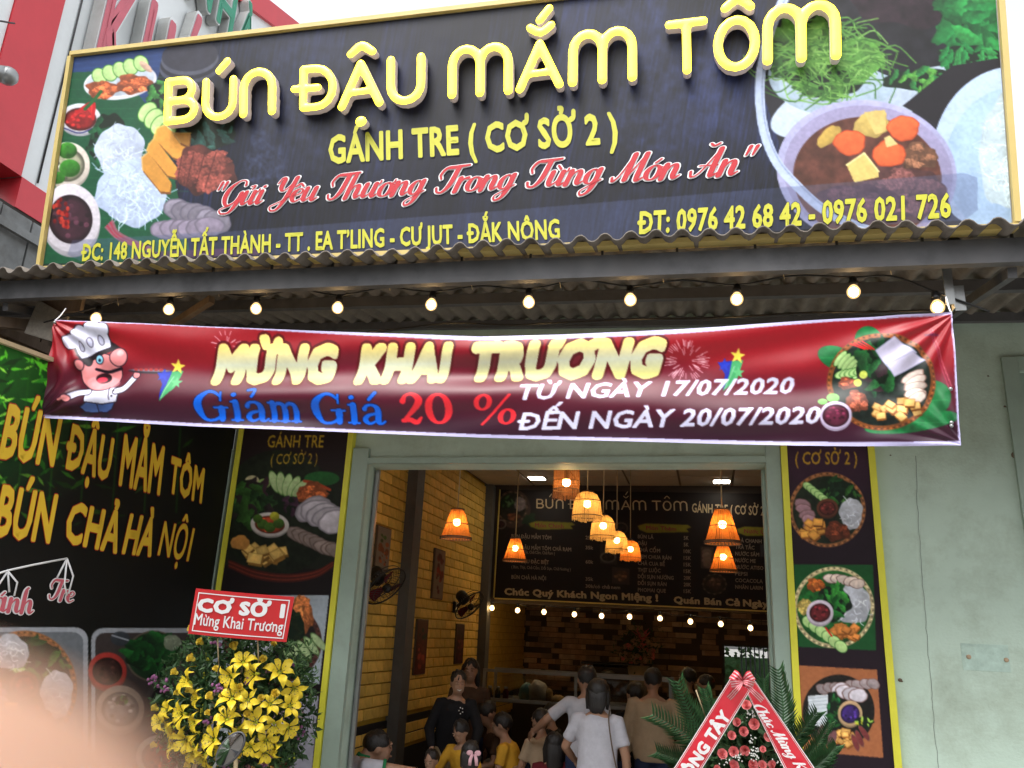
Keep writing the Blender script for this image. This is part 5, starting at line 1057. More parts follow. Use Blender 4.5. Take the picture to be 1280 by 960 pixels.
mb = MB(); V = [BO.w(a, b, o) for o in (-.006, -.05) for a, b in ((ua, vb), (ub, vb), (ub, vt), (ua, vt))]; mb.add(V, [(0, 1, 2, 3), (7, 6, 5, 4), (0, 4, 5, 1), (1, 5, 6, 2), (2, 6, 7, 3), (3, 7, 4, 0)]); mb.build('backing_board', M['weathered_wood'], bd)
mb = MB(); mb.bar(BO.w(ua, vt+.012), BO.w(ub, vt+.012), .06, .024); mb.build('top_edging', M['stick'], bd)
def btext(body, p0, p1, pc, bold=.05, shear=.12, gap=.024): place_text('lettering', body, BO, p0, p1, pc, M['side_yellow'], bd, off=.008, bold=bold, shear=shear, outline=(gap, M['side_red']))
btext('BÚN', (-2, 570), (68, 581), (8, 507)); btext('ĐẬU', (80, 583), (136, 600), (86, 531)); btext('MẮM', (148, 604), (200, 617), (153, 545)); btext('TÔM', (211, 614), (252, 628), (214, 572))
btext('BÚN', (-9, 668), (63, 677), (0, 608)); btext('CHẢ', (80, 676), (144, 690), (87, 628)); btext('HÀ', (152, 690), (187, 694), (160, 644)); btext('NỘI', (196, 693), (236, 701), (203, 652), bold=.02)
def sc_(txt, p0, p1, pc):
    st, W_ = stroke_text(txt, SCRIPT, 1.9, .13)
    place_strokes('script_outline', st, W_, BO, p0, p1, pc, M['white_ink'], bd, .006, grow=.05, slant=.3, step=.00002); place_strokes('script_lettering', st, W_, BO, p0, p1, pc, M['letter_red'], bd, .010, slant=.3, step=.00002)
sc_('Gánh', (-35, 761), (39, 767), (-38, 728)); sc_('Tre', (57, 748), (89, 753), (58, 722))
mb = MB(); 
for pts in ([(-20, 722), (8, 713), (40, 706), (82, 698)], [(82, 698), (70, 722)], [(82, 698), (79, 730), (82, 744)], [(82, 698), (90, 720), (84, 742)], [(8, 714), (-6, 735)], [(8, 714), (10, 740)], [(8, 714), (20, 728), (16, 745)]):
    mb.tube([BO.px(*p, .010) for p in pts], .006, 5)
mb.build('carrying_pole_drawing', M['white_ink'], bd)
# narrow gap with conduit and post between board and poster
mb = MB(); xx = -3.545; mb.box((xx, -.03, 1.6), (.045, .06, 3.2)); setp(mb.build('edge_post', M['mint_trim']), 'thin grey-green post between the side board and the left poster', 'post')
mb = MB(); p = hit(292, 560, 1, -.05); mb.tube([(-3.60, -.06, .1), (-3.60, -.06, 3.9)], .012, 6); setp(mb.build('conduit', M['dark_metal']), 'thin dark conduit running down beside the left poster', 'conduit')
# ================================================================== STRINGS OF BULBS
def bulb_string(name, label, pts, r, mbulb, tie=None, cable_r=.005, sock=True):
    t = thing(name, label, 'string lights', pts[0]); mb = MB(); P = []
    for i, p in enumerate(pts):
        top = p+np.array((0, 0, r*2.6))
        if i: m_ = (P[-1]+top)/2; m_ = m_+np.array((0, 0, (.035 if sock else -.02)+.01*math.sin(i*2.3))); P += [m_]
        P.append(top)
    P = [P[0]+(P[0]-P[1])*1.5]+P+[P[-1]+(P[-1]-P[-2])*1.2]
    mb.tube(smooth_line(P, 5), cable_r, 6); mb.build('cable', M['black_plastic'], t)
    bm = MB(); bm.ball((0, 0, 0), (r*.74, r*.74, r*.8), 16, 10); cme = bm.mesh('bulb_core', mbulb); bm = MB(); bm.ball((0, 0, 0), (r*1.06, r*1.06, r*1.1), 20, 14); bm.lathe([(r*.78, r*.75), (r*.52, r*1.1), (r*.42, r*1.3)], seg=14); bme_ = bm.mesh('bulb', M['bulb_glass'])
    sm = MB(); sm.lathe([(0, r*2.75), (r*.3, r*2.7), (r*.55, r*2.6), (r*.6, r*2.0), (r*.72, r*1.9), (r*.72, r*1.15), (r*.3, r*1.05)], seg=12); sme = sm.mesh('socket', M['black_plastic'])
    for i, p in enumerate(pts):
        b = link('bulb', bme_, t, p-pts[0]); link('filament_core', cme, b); s_ = link('socket', sme, t, p-pts[0])
        if sock: b.rotation_euler = s_.rotation_euler = (.06*math.sin(i*3.1), .07*math.cos(i*1.7), 0)
    return t
outp = [hit(x, y, 1, -1.44) for x, y in ((120, 398), (211, 387), (320, 386), (422, 385), (539, 381), (661, 378), (788, 375), (921, 374), (1067, 365), (1172, 384))]
st_ = bulb_string('string_lights', 'row of ten lit round bulbs hanging under the awning beam', outp, .031, M['bulb'])
for x, y in ((144, 372), (270, 360), (330, 357), (484, 352), (587, 350), (698, 348), (827, 342), (978, 336), (1112, 330)):
    p = hit(x, y, 1, -1.50); mb = MB(); mb.tube([p+np.array((0, 0, .05)), p+np.array((.004, .02, -.01)), p+np.array((.01, .03, -.045))], .0018, 4); mb.build('wire_tie', M['stick'], st_)
mb = MB(); P = [hit(x, y, 1, -1.2) for x, y in ((430, 417), (470, 415), (560, 405), (640, 407), (700, 404), (790, 400), (900, 398), (1000, 392), (1090, 391), (1180, 388))]; mb.tube(smooth_line(P, 4), .009, 6); setp(mb.build('power_cable', M['black_plastic']), 'thick black cable drooping behind the banner top under the awning', 'cable')
inp = [hit(x, y, 1, HY-.05) for x, y in ((615, 760), (647, 763), (680, 765), (718, 768), (752, 770), (787, 771), (825, 773), (863, 777), (901, 780), (938, 785))]
bulb_string('string_lights', 'row of ten small lit bulbs below the menu board', inp, .030, M['bulb_small'], sock=False)

# ================================================================== PENDANT LAMPS
def shade_mesh(kind, m):
    mb = MB(); n = 58 if kind == 'cone' else 64
    prof = {'cone': [(.052, .25), (.078, .17), (.102, .085), (.130, 0)], 'dome': [(.035, .25), (.085, .225), (.118, .16), (.130, .07), (.135, 0)], 'cage': [(.118, .29), (.12, .18), (.118, .08), (.13, 0)]}[kind]
    rg = random.Random(3)
    for k in range(n):
        a = 2*math.pi*k/n+rg.uniform(-.012, .012); hw = math.pi/n*(.70 if kind != 'cage' else .42); ext = rg.uniform(-.012, .006) if kind != 'cone' else 0
        V = []
        for i, (r, z) in enumerate(prof):
            zz = z+(ext if i == len(prof)-1 else 0); V += [((r+.002*(k % 2))*math.cos(a-hw), (r+.002*(k % 2))*math.sin(a-hw), zz), ((r+.002*(k % 2))*math.cos(a+hw), (r+.002*(k % 2))*math.sin(a+hw), zz)]
        mb.add(V, [(2*i, 2*i+1, 2*i+3, 2*i+2) for i in range(len(prof)-1)])
    sl = mb.mesh('slats', m); mr = MB()
    rings = {'cone': ((.054, .25, .006), (.092, .125, .004), (.132, .012, .006), (.133, 0, .005)), 'dome': ((.04, .25, .006), (.12, .165, .004), (.136, .03, .004), (.06, .245, .003)), 'cage': ((.12, .29, .006), (.122, .27, .004), (.121, .07, .004), (.12, .15, .003))}[kind]
    for r, z, q in rings: mr.tube([(r*math.cos(t_), r*math.sin(t_), z) for t_ in np.linspace(0, 2*math.pi, 29)], q, 6, cap=False)
    if kind == 'cage': 
        for a in (0, 1.05, 2.1): mr.tube([(.12*math.cos(a), .12*math.sin(a), .29), (-.12*math.cos(a), -.12*math.sin(a), .29)], .003, 5)
    return sl, mr.mesh('rings', M['weathered_wood'])
lm = {}
def pendant(kind, px_, py_, z, label, mk, dia, lit=True):
    """px,py: centre of the shade in the photo; dia: its real width"""
    k = dia/.266; c0 = at(px_, py_, z); base = c0-np.array((0, 0, .125*k)); t = thing('pendant_lamp', label, 'pendant lamp', base, 'woven bamboo pendant lamps')
    if (kind, mk) not in lm: lm[(kind, mk)] = shade_mesh(kind, M[mk])
    sl, ri = lm[(kind, mk)]; o = link('shade_slats', sl, t); o.scale = (k,)*3; o['kind'] = 'stuff'; o2 = link('shade_rings', ri, t); o2.scale = (k,)*3; o2['kind'] = 'stuff'
    h = .27*k if kind != 'cage' else .31*k
    if 'b' not in lm: bm = MB(); bm.ball((0, 0, 0), .030, 16, 10); lm['b'] = bm.mesh('lamp_bulb', M['bulb_in']); bm = MB(); bm.lathe([(.016, .02), (.02, .03), (.02, .10), (.008, .11), (0, .11)], seg=12); lm['s'] = bm.mesh('lamp_socket', M['black_plastic'])
    link('bulb', lm['b'], t, (0, 0, .14*k)); link('socket', lm['s'], t, (0, 0, .14*k))
    mb = MB(); mb.tube([(0, 0, .24*k), (0, 0, CZ-.008-base[2])], .0045 if kind != 'cage' else .004, 6); link('cord', mb.mesh('cord', M['stick']), t)
    return t
for a in (('cone', 571, 655, 6.5, 'cone lamp hanging alone in front of the yellow wall, nearest the left jamb', 'bamboo_orange', .25),
          ('cone', 644, 687, 8.2, 'smaller cone lamp hanging before the left end of the menu board', 'bamboo_orange', .24),
          ('cone', 903, 658, 5.9, 'large cone lamp on the right, the upper of two', 'bamboo_orange', .26),
          ('cone', 904, 698, 7.5, 'cone lamp on the right, the lower and farther of two', 'bamboo_orange', .25),
          ('cage', 708, 605, 5.9, 'open cylindrical cage lamp just under the door lintel', 'bamboo_dark', .21),
          ('dome', 734, 632, 6.3, 'nearest dome lamp of the descending middle row', 'bamboo_pale', .23),
          ('dome', 754, 659, 7.0, 'second dome lamp of the descending middle row', 'bamboo_pale', .22),
          ('dome', 771, 677, 7.8, 'third dome lamp of the descending middle row', 'bamboo_pale', .215),
          ('dome', 788, 688, 8.3, 'last and dimmest dome lamp of the descending middle row', 'bamboo_orange', .21)): pendant(*a)

# ================================================================== WALL FANS AND PICTURES
def frame_to(N, up=(0, 0, 1)):
    N = np.array(N, float); N /= np.linalg.norm(N); u = np.cross(up, N); u /= np.linalg.norm(u); v = np.cross(N, u); return np.stack([u, v, N], 1)
FR = frame_to((.72, -.22, -.66)); f0 = at(482, 733, 6.55)
fan = thing('wall_fan', 'black wall fan with cage tilted down, nearest the doorway', 'fan', f0, 'electric fans on the yellow wall'); fan['rotated'] = 1
mb = MB(); Rr = .185
def fp(v): return FR@np.array(v, float)
for z, r, q in ((0, Rr, .007), (-.05, Rr*.93, .003), (.035, Rr*.72, .0025), (.045, Rr*.4, .0025), (-.06, Rr*.5, .0025)): mb.tube([fp((r*math.cos(a), r*math.sin(a), z)) for a in np.linspace(0, 6.2832, 33)], q, 6, cap=False)
mb.build('cage_rim', M['black_plastic'], fan)
mb = MB()
for k in range(36):
    a = 2*math.pi*k/36; mb.tube([fp((r*math.cos(a+tw), r*math.sin(a+tw), z)) for r, z, tw in ((Rr*.18, .052, 0), (Rr*.6, .045, .12), (Rr*.9, .02, .2), (Rr, 0, .22))], .0014, 4, cap=False); mb.tube([fp((r*math.cos(a), r*math.sin(a), z)) for r, z in ((Rr*.25, -.065), (Rr*.7, -.058), (Rr, 0))], .0014, 4, cap=False)
setp(mb.build('cage_wires', M['black_plastic'], fan), kind='stuff')
for k in range(3):
    mb = MB(); a0 = 2*math.pi*k/3; V = []
    for i in range(6):
        r = .03+i*.024
        for j in range(4):
            a = a0+(j-1.5)*.30*(1-.25*abs(i-3)/3); V.append(fp((r*math.cos(a), r*math.sin(a), .012*(j-1.5))))
    mb.add(V, [(i*4+j, i*4+j+1, i*4+j+5, i*4+j+4) for i in range(5) for j in range(3)], smooth=True); mb.build('blade', M['cloth_maroon'], fan)
mb = MB(); mb.tube([fp((0, 0, .055)), fp((0, 0, .04)), fp((0, 0, 0))], [.02, .035, .035], 14); mb.build('hub_cap', M['black_plastic'], fan)
mb = MB(); mb.tube([fp((0, 0, -.06)), fp((0, 0, -.07)), fp((0, 0, -.17)), fp((0, 0, -.195))], [.03, .062, .062, .045], 16); mb.build('motor_housing', M['black_plastic'], fan)
m0 = fp((0, 0, -.12)); wx = LW+.03-f0[0]; mb = MB(); mb.tube([m0, m0+np.array((-.04, 0, -.07)), (wx, m0[1], m0[2]-.1)], .016, 8); mb.box((wx, m0[1], m0[2]-.1), (.05, .08, .12), bev=.01); mb.build('wall_bracket', M['black_plastic'], fan)
f1 = hit(587, 757, 0, f0[0]); dup(fan, f1, 'black wall fan with cage tilted down, farther from the doorway')
def picture(name, label, quad, hues, seed):
    X = LW+.045; P = [hit(x, y, 0, X) for x, y in quad]; y0, y1 = (P[0][1]+P[3][1])/2, (P[1][1]+P[2][1])/2; z1, z0 = (P[0][2]+P[1][2])/2, (P[2][2]+P[3][2])/2
    t = thing(name, label, 'wall picture', (X, (y0+y1)/2, z0), 'small food pictures on the yellow wall'); nx, ny = 24, 60
    Yg_, Zg_ = np.meshgrid(np.linspace(y0+.01, y1-.01, nx), np.linspace(z1-.01, z0+.01, ny)); Pg_ = np.stack([np.full_like(Yg_, X), Yg_, Zg_], -1)
    rs = np.random.RandomState(seed); U_, V_ = np.meshgrid(np.linspace(0, 1, nx), np.linspace(0, 1, ny)); C = np.zeros((ny, nx, 3))+np.array(hues[0])
    for k in range(26):
        cx_, cy_, r = .5+rs.uniform(-.3, .3), rs.uniform(.12, .9), rs.uniform(.06, .2); m_ = np.clip((1-np.hypot((U_-cx_), (V_-cy_)*2.4)/r)*3, 0, 1)[..., None]; cc = np.array(hues[1] if cy_ < .38 else hues[2])*rs.uniform(.6, 1.3); C = C*(1-m_)+cc*m_
    grid_mesh('picture_sheet', Pg_, C, M['print_matte'], t); mb = MB(); mb.box((X-.015, (y0+y1)/2, (z0+z1)/2), (.02, y1-y0, z1-z0)); mb.build('frame', M['weathered_wood'], t)
picture('wall_picture', 'tall picture of a pineapple-like fruit above the nearer fan', ((473, 656), (490, 661), (486, 714), (468, 712)), ((.45, .42, .38), (.16, .32, .12), (.5, .25, .12)), 1)
picture('wall_picture', 'narrow pale picture with a red drink between pillar and far fan', ((545, 685), (558, 689), (553, 750), (540, 748)), ((.45, .38, .32), (.3, .12, .1), (.45, .08, .06)), 2)
picture('wall_picture', 'tall reddish picture low on the yellow wall below the narrow pale one', ((523, 774), (537, 774), (531, 843), (517, 844)), ((.30, .10, .08), (.08, .12, .07), (.5, .2, .14)), 3)
picture('wall_picture', 'dark reddish picture behind the two women at the yellow wall', ((573, 780), (582, 780), (578, 830), (568, 830)), ((.24, .08, .07), (.2, .12, .1), (.4, .16, .14)), 4)

# ================================================================== MENU BOARD
MZ = HY-.02; MP0 = hit(618, 747, 1, MZ); MP1 = hit(966, 763.5, 1, MZ); MPl = Plane(MP0, MP1-MP0, (0, 0, 1)); MW = 4.05; MH = MPl.loc(619, 612)[1]
mnu = thing('menu_board', 'long dark menu board with columns of dish names above the counter', 'menu board', MP0)
c = Canvas(600, 590, 1060, 790, (.085, .06, .07), K=3)
c.blob(642, 636, 21, 24, (.22, .17, .15)); f_basket(c, 640, 634, 19, 20, (.3, .24, .2), (.10, .10, .09)); f_herbs(c, 634, 628, 8, 8, 8, ((.2, .3, .18), (.28, .36, .24))); f_noodles(c, 650, 630, 7, 9, (.5, .46, .46), 20); f_fried(c, 642, 646, 8, 5, 6, (.4, .24, .16)); f_bowl(c, 626, 655, 6.5, 6, (.16, .08, .08), (.36, .32, .3)); c.blob(662, 650, 8, 8, (.08, .16, .10), irr=.3)
for (x0_, y0_, x1_, y1_) in ((661, 651, 719, 662), (797, 654, 864, 666), (921, 658, 985, 670)):
    c.poly([(x0_, y0_+3), (x0_+10, y0_), (x1_-4, y0_+2), (x1_, y0_+5), (x1_-6, y1_-5), (x1_-3, y1_-1), (x0_+12, y1_), (x0_+2, y1_-4)], (.44, .42, .12))
c.poly([(750, 679), (771, 681), (771, 706), (750, 704)], (.16, .15, .15)); f_bowl(c, 760, 696, 10, 7, (.12, .10, .09), (.34, .32, .3)); c.poly([(765, 708), (787, 711), (787, 731), (765, 729)], (.2, .16, .15)); f_fried(c, 776, 720, 8, 7, 8, (.36, .26, .2)); f_basket(c, 893, 730, 15, 13, (.28, .24, .2), (.15, .12, .1)); f_fried(c, 893, 730, 9, 8, 8, (.3, .22, .18))
c.poly([(876, 683), (892, 684), (892, 712), (876, 710)], (.24, .2, .18)); f_slices(c, 884, 690, 4, 6, 4, 0, 5, 0, (.4, .34, .3)); c.poly([(950, 680), (962, 681), (962, 697), (950, 696)], (.2, .2, .22)); f_bowl(c, 776, 660, 9, 8, (.12, .10, .10), (.26, .22, .2))
c.done(); nx, ny = 380, 170; Pg = MPl.P+np.linspace(0, MW, nx)[None, :, None]*MPl.U+np.linspace(MH, 0, ny)[:, None, None]*MPl.V; grid_mesh('picture', Pg, c.sample(Pg), M['print_matte'], mnu); del c
mb = MB(); mb.bar(MPl.w(0, -.008), MPl.w(MW, -.008), .02, .014); mb.build('bottom_edging', M['poster_gold'], mnu); mb = MB(); mb.bar(MPl.w(-.008, 0), MPl.w(-.008, MH), .014, .02, up=(0, 1, 0)); mb.build('side_edging', M['poster_gold'], mnu)
# board title in the same rounded capitals as the sign
def neon_flat(txt, p0, p1, pc, m):
    out = []; x = 0
    for ch in txt:
        if ch == ' ': x += .35; continue
        b, ms = decomp(ch); s0, adv = NEON[b]; q = [list(v) for v in s0]+marks(ms, adv, 1.0, .14, 0); out += [[(a+x, y, w_*.6) for a, y, w_ in v] for v in q]; x += adv+.05
    place_strokes('lettering', out, x, MPl, p0, p1, pc, m, mnu, .003, step=.00003)
neon_flat('BÚN ĐẬU MẮM TÔM', (670, 636), (862, 639.5), (670, 623), M['menu_ink'])
mp = lambda x, y: (600+x/3.368, 560+y/3.368)
def mt(body, x0, x1, y, h=15, m='menu_ink_dim', bold=.04, dy=None, **k): place_text('menu_line', body, MPl, mp(x0, y), mp(x1, y+(x1-x0)*.045 if dy is None else y+dy), mp(x0, y-h), M[m], mnu, off=.003, bold=bold, **k)
mt('GÁNH TRE ( CƠ SỞ 2 )', 893, 1215, 270, 36, 'menu_ink', .03)
for b, x0_, x1_, y_ in (('Món Chính', 232, 352, 333), ('Món Thêm', 700, 826, 344), ('Nước Uống', 1112, 1240, 358)): mt(b, x0_, x1_, y_, 17, 'menu_red', .03)
for b, x0_, x1_, y_ in (('BÚN ĐẬU MẮM TÔM', 133, 300, 378), ('BÚN ĐẬU MẮM TÔM CHẢ RAM', 133, 384, 424), ('BÚN ĐẬU ĐẶC BIỆT', 133, 290, 482), ('BÚN CHẢ HÀ NỘI', 133, 278, 550)): mt(b, x0_, x1_, y_)
mt('( Bún, Thịt, Chả Cốm, Chả Ram )', 150, 315, 442, 12, bold=.02); mt('( Bún, Thịt, Chả Cốm, Dồi Sụn, Chả Nướng )', 133, 382, 506, 12, bold=.02)
for b, x0_, x1_, y_ in (('25k', 445, 476, 384), ('35k', 445, 476, 426), ('60k', 445, 476, 486), ('35k', 445, 476, 558), ('30k/có chả nem', 445, 590, 588)): mt(b, x0_, x1_, y_, 14)
for i, (b, x1_, pr) in enumerate((('BÚN LÁ', 730, '5K'), ('ĐẬU', 702, '5K'), ('CHẢ CỐM', 758, '10K'), ('NEM CHUA RÁN', 805, '15K'), ('CHẢ CUA BỂ', 778, '15K'), ('THỊT LUỘC', 760, '15K'), ('DỒI SỤN NƯỚNG', 815, '20K'), ('DỒI SỤN RÁN', 785, '20K'), ('PHOMAI QUE', 782, '15K'))):
    y_ = 380+i*28; mt(b, 665, x1_, y_); mt(pr, 858, 878 if len(pr) < 3 else 888, y_+6)
for i, (b, x1_) in enumerate((('TRÀ CHANH', 1185), ('TRÀ TẮC', 1155), ('NƯỚC SÂM', 1175), ('NƯỚC ME', 1160), ('NƯỚC ATISO ĐỎ', 1228), ('PEPSI', 1125), ('COCACOLA', 1190), ('NHÂN LARIN', 1190))): mt(b, 1075, x1_, 396+i*28)
mt('Chúc Quý Khách Ngon Miệng !', 105, 748, 617, 26, 'menu_ink', .07, dy=28); mt('Quán Bán Cả Ngày', 818, 1212, 652, 26, 'menu_ink', .07, dy=18)

# ================================================================== COUNTER AND GOODS AT THE BACK
CYy = 3.75; cx0 = hit(606, 840, 1, CYy)[0]; cx1 = hit(838, 857, 1, CYy)[0]; ct = hit(720, 846, 1, CYy)[2]; sh_ = hit(720, 881, 1, CYy)[2]
cab = thing('glass_cabinet', 'aluminium framed glass counter cabinet with shelves in front of the stone wall', 'cabinet', (cx0, CYy, 0)); cm = hit(720, 846, 1, CYy)[0]
for x in (cx0, cm, cx1):
    for y in (CYy, CYy+.5): mb = MB(); mb.box((x, y, ct/2), (.03, .03, ct)); mb.build('post', M['galvanised'], cab)
for z in (ct+.016, sh_):
    for y in (CYy-.003, CYy+.503): mb = MB(); mb.box(((cx0+cx1)/2, y, z), (cx1-cx0+.03, .034, .03)); mb.build('rail', M['galvanised'], cab)
for z in (sh_-.02, .62): mb = MB(); mb.box(((cx0+cx1)/2, CYy+.25, z), (cx1-cx0-.04, .46, .012)); mb.build('shelf', M['grey_board'], cab)
mb = MB(); mb.box(((cx0+cx1)/2, CYy+.25, .31), (cx1-cx0-.05, .47, .6)); mb.build('base_cupboard', M['dark_metal'], cab)
for a, b in ((cx0, cm), (cm, cx1)): mb = MB(); mb.box(((a+b)/2, CYy+.002, (sh_+ct)/2), (b-a-.035, .004, ct-sh_-.04)); mb.build('glass_pane', M['glass'], cab)
rg = random.Random(31)
def crumple(name, label, cat, c_, r, m, group=None, seed=1):
    mb = MB(); mb.ball((0, 0, 0), r, 14, 9); v = np.array(mb.v); rs = np.random.RandomState(seed); r_ = np.array(r)
    v = v*(1+.28*np.array([mnoise.noise(Vector(p/r_.max()*2.2)+Vector((seed*3.1, 0, 0))) for p in v])[:, None]); v[:, 2] = np.maximum(v[:, 2], -r_[2]*.75); mb.v = [tuple(p) for p in v]; t = link(name, mb.mesh(name, m), None, c_); return setp(t, label, cat, group)
def cabp(px_, py_, dy=.2): p = hit(px_, py_, 1, CYy+dy); return p
for nm, lab, cat, px_, r, m, sd_ in (('plastic_bag', 'crumpled teal plastic bag on the upper counter shelf', 'bag', 657, (.09, .07, .11), M['bag_teal'], 1), ('plastic_bag', 'large crumpled clear bag of bread beside the teal bag', 'bag', 672, (.12, .09, .13), M['bag_clear'], 2), ('paper_bag', 'small tan paper bag standing right of the clear bag', 'bag', 686, (.05, .05, .09), M['food_tan'], 3), ('food_pile', 'low pile of pale food at the right end of the upper shelf', 'food', 698, (.09, .08, .05), M['food_tan'], 4)):
    p = cabp(px_, 870); crumple(nm, lab, cat, (p[0], p[1], sh_-.014+r[2]*.75), r, m, seed=sd_)
for k, (px_, lab, m) in enumerate(((612, 'brown storage jar at the left end of the upper shelf', 'food_dark'), (622, 'short dark bottle second from the left on the upper shelf', 'black_plastic'), (632, 'reddish jar left of the teal bag on the shelf', 'cloth_maroon'))):
    p = cabp(px_, 870); t = thing('storage_jar', lab, 'jar', (p[0], p[1], sh_-.014)); mb = MB(); mb.lathe([(0, 0), (.03, 0), (.032, .01), (.032, .09), (.02, .11), (.02, .12)], seg=14); link('jar_body', mb.mesh('jar_body', M[m]), t); mb = MB(); mb.lathe([(.022, .118), (.024, .12), (.024, .14), (0, .142)], seg=14); link('lid', mb.mesh('lid', M['galvanised']), t)
# stainless bowls on the lower shelf
for k, (px_, lab) in enumerate(((668, 'steel bowl on the lower shelf under the clear bag'), (690, 'steel bowl on the lower shelf at the centre post'))):
    p = cabp(px_, 900); t = link('steel_bowl', None, None) if False else None
    mb = MB(); mb.lathe([(.0, .0), (.06, 0), (.1, .05), (.115, .09), (.11, .09), (.09, .05), (0, .012)], seg=20); setp(link('steel_bowl', mb.mesh('steel_bowl', M['galvanised']), None, (p[0], p[1], .628)), lab, 'bowl')
# dark stove hood / box and the flower basket on the rear ledge
LY = BY-.5; p0_, p1_ = hit(731, 828, 1, LY), hit(795, 832, 1, LY)
bx = thing('warming_box', 'dark box with a shiny lamp standing on the rear ledge behind the counter', 'box', ((p0_[0]+p1_[0])/2, LY, 1.2)); mb = MB(); xw = p1_[0]-p0_[0]; xc = (p0_[0]+p1_[0])/2
mb.box((xc, LY+.1, p0_[2]+.0), (xw+.08, .4, .035), bev=.01); mb.build('lid', M['black_plastic'], bx); mb = MB(); mb.box((xc, LY+.1, (1.2+p0_[2])/2-.02), (xw-.02, .34, p0_[2]-1.24), bev=.01); mb.build('box_body', M['dark_wall'], bx); mb = MB(); mb.lathe([(.0, .03), (.05, .02), (.09, -.01), (.085, -.012)], c=(xc-.02, LY-.09, p0_[2]-.10), seg=18); mb.build('lamp_shade', M['galvanised'], bx)
slab('rear_ledge', (LW, LY-.16, 0), (WX0-.1, BY, 1.2), M['dark_wall'])
def rose_mesh(m, seed=1, r=1.0):
    mb = MB(); rg = random.Random(seed)
    for ring, (rr, n, h, lean) in enumerate(((.22, 3, .9, .05), (.45, 4, .85, .15), (.7, 5, .7, .3), (.95, 6, .5, .55))):
        for k in range(n):
            a = 2*math.pi*(k+ring*.37)/n; da = math.pi/n*1.35; V = []
            for i in range(4):
                t_ = i/3
                for j in range(4):
                    s_ = (j/3-.5)*2; an = a+s_*da*(1-.25*t_*t_); q = rr*(.35+.65*t_)+lean*t_*t_*.5-.06*abs(s_); V.append((q*math.cos(an)*.8, q*math.sin(an)*.8, -.55+t_*(h+.55)-.16*abs(s_)*t_))
            mb.add(V, [(i*4+j, i*4+j+1, i*4+j+5, i*4+j+4) for i in range(3) for j in range(3)], smooth=True)
    mb.ball((0, 0, -.3), (.5, .5, .45), 8, 6); v = np.array(mb.v)*r; mb.v = [tuple(p) for p in v]; return mb.mesh('rose', m)
rose_p = rose_mesh(M['rose_pink'], 1); rose_y = rose_mesh(M['rose_yellow'], 2); rose_w = rose_mesh(mat('rose_pale', (.55, .36, .28), .5, .3, var=.2, scale=30), 3)
def to_axis(o, d, roll=0):
    q = Vector([float(v) for v in d]).to_track_quat('Z', 'Y'); o.rotation_mode = 'QUATERNION'; o.rotation_quaternion = q @ Matrix.Rotation(roll, 4, 'Z').to_quaternion()
def leaf_cloud(name, pts, L, m, parent, org, seed=1, flat=.3):
    mb = MB(); rg = random.Random(seed)
    for p in pts:
        d = np.array((rg.gauss(0, 1), rg.gauss(0, 1), rg.gauss(0, 1)+.3)); d /= np.linalg.norm(d); s_ = np.cross(d, (rg.gauss(0, 1), rg.gauss(0, 1), rg.gauss(0, 1))); s_ /= np.linalg.norm(s_)+1e-9; l_ = L*rg.uniform(.6, 1.4); n_ = np.cross(d, s_)
        mb.add([p, p+d*l_*.5+s_*l_*flat*.5, p+d*l_+n_*l_*.15, p+d*l_*.5-s_*l_*flat*.5], [(0, 1, 2), (0, 2, 3)])
    return setp(mb.build(name, m, parent, org), kind='stuff')
FBp = hit(797, 812, 1, LY-.02); fb = thing('flower_basket', 'basket of pink and cream roses on the rear ledge', 'flower arrangement', (FBp[0], LY-.02, 1.2)); rg = random.Random(17)
for i in range(46):
    a = rg.random()*6.28; q = rg.random()**.5; px_ = 797+math.cos(a)*q*22*(1 if math.sin(a) > 0 else .75); py_ = 812-math.sin(-a)*q*20; y_ = LY-.14+.1*rg.random(); p = hit(px_, py_, 1, y_)
    o = link('rose', (rose_p, rose_w)[rg.random() < .62], fb, p-np.array(fb.location)); o.scale = (.034,)*3; to_axis(o, (px_-797+rg.gauss(0, 6), -22, 812-py_+8))
leaf_cloud('foliage', [hit(797+rg.gauss(0, 12), 808+rg.gauss(0, 13), 1, LY-.02-.12*rg.random()) for i in range(420)], .06, M['leaf'], fb, tuple(fb.location), 3)
mb = MB()
for k in range(9): p = hit(797+rg.uniform(-6, 10), 800, 1, LY-.06); q = hit(790+k*3+rg.uniform(-2, 2), 786+rg.uniform(-2, 7), 1, LY-.06); mb.tube([p, (p+q)/2+np.array((.02, 0, 0)), q], [.004, .012, .006], 5)
mb.build('red_spray', M['letter_red'], fb)
zt = hit(800, 832, 1, LY)[2]; mb = MB(); mb.lathe([(.10, 0), (.12, .02), (.13, (zt-1.2)*.6), (.16, zt-1.2), (.14, zt-1.21)], c=(FBp[0], LY, 1.2), seg=26); mb.build('basket', M['vase'], fb)

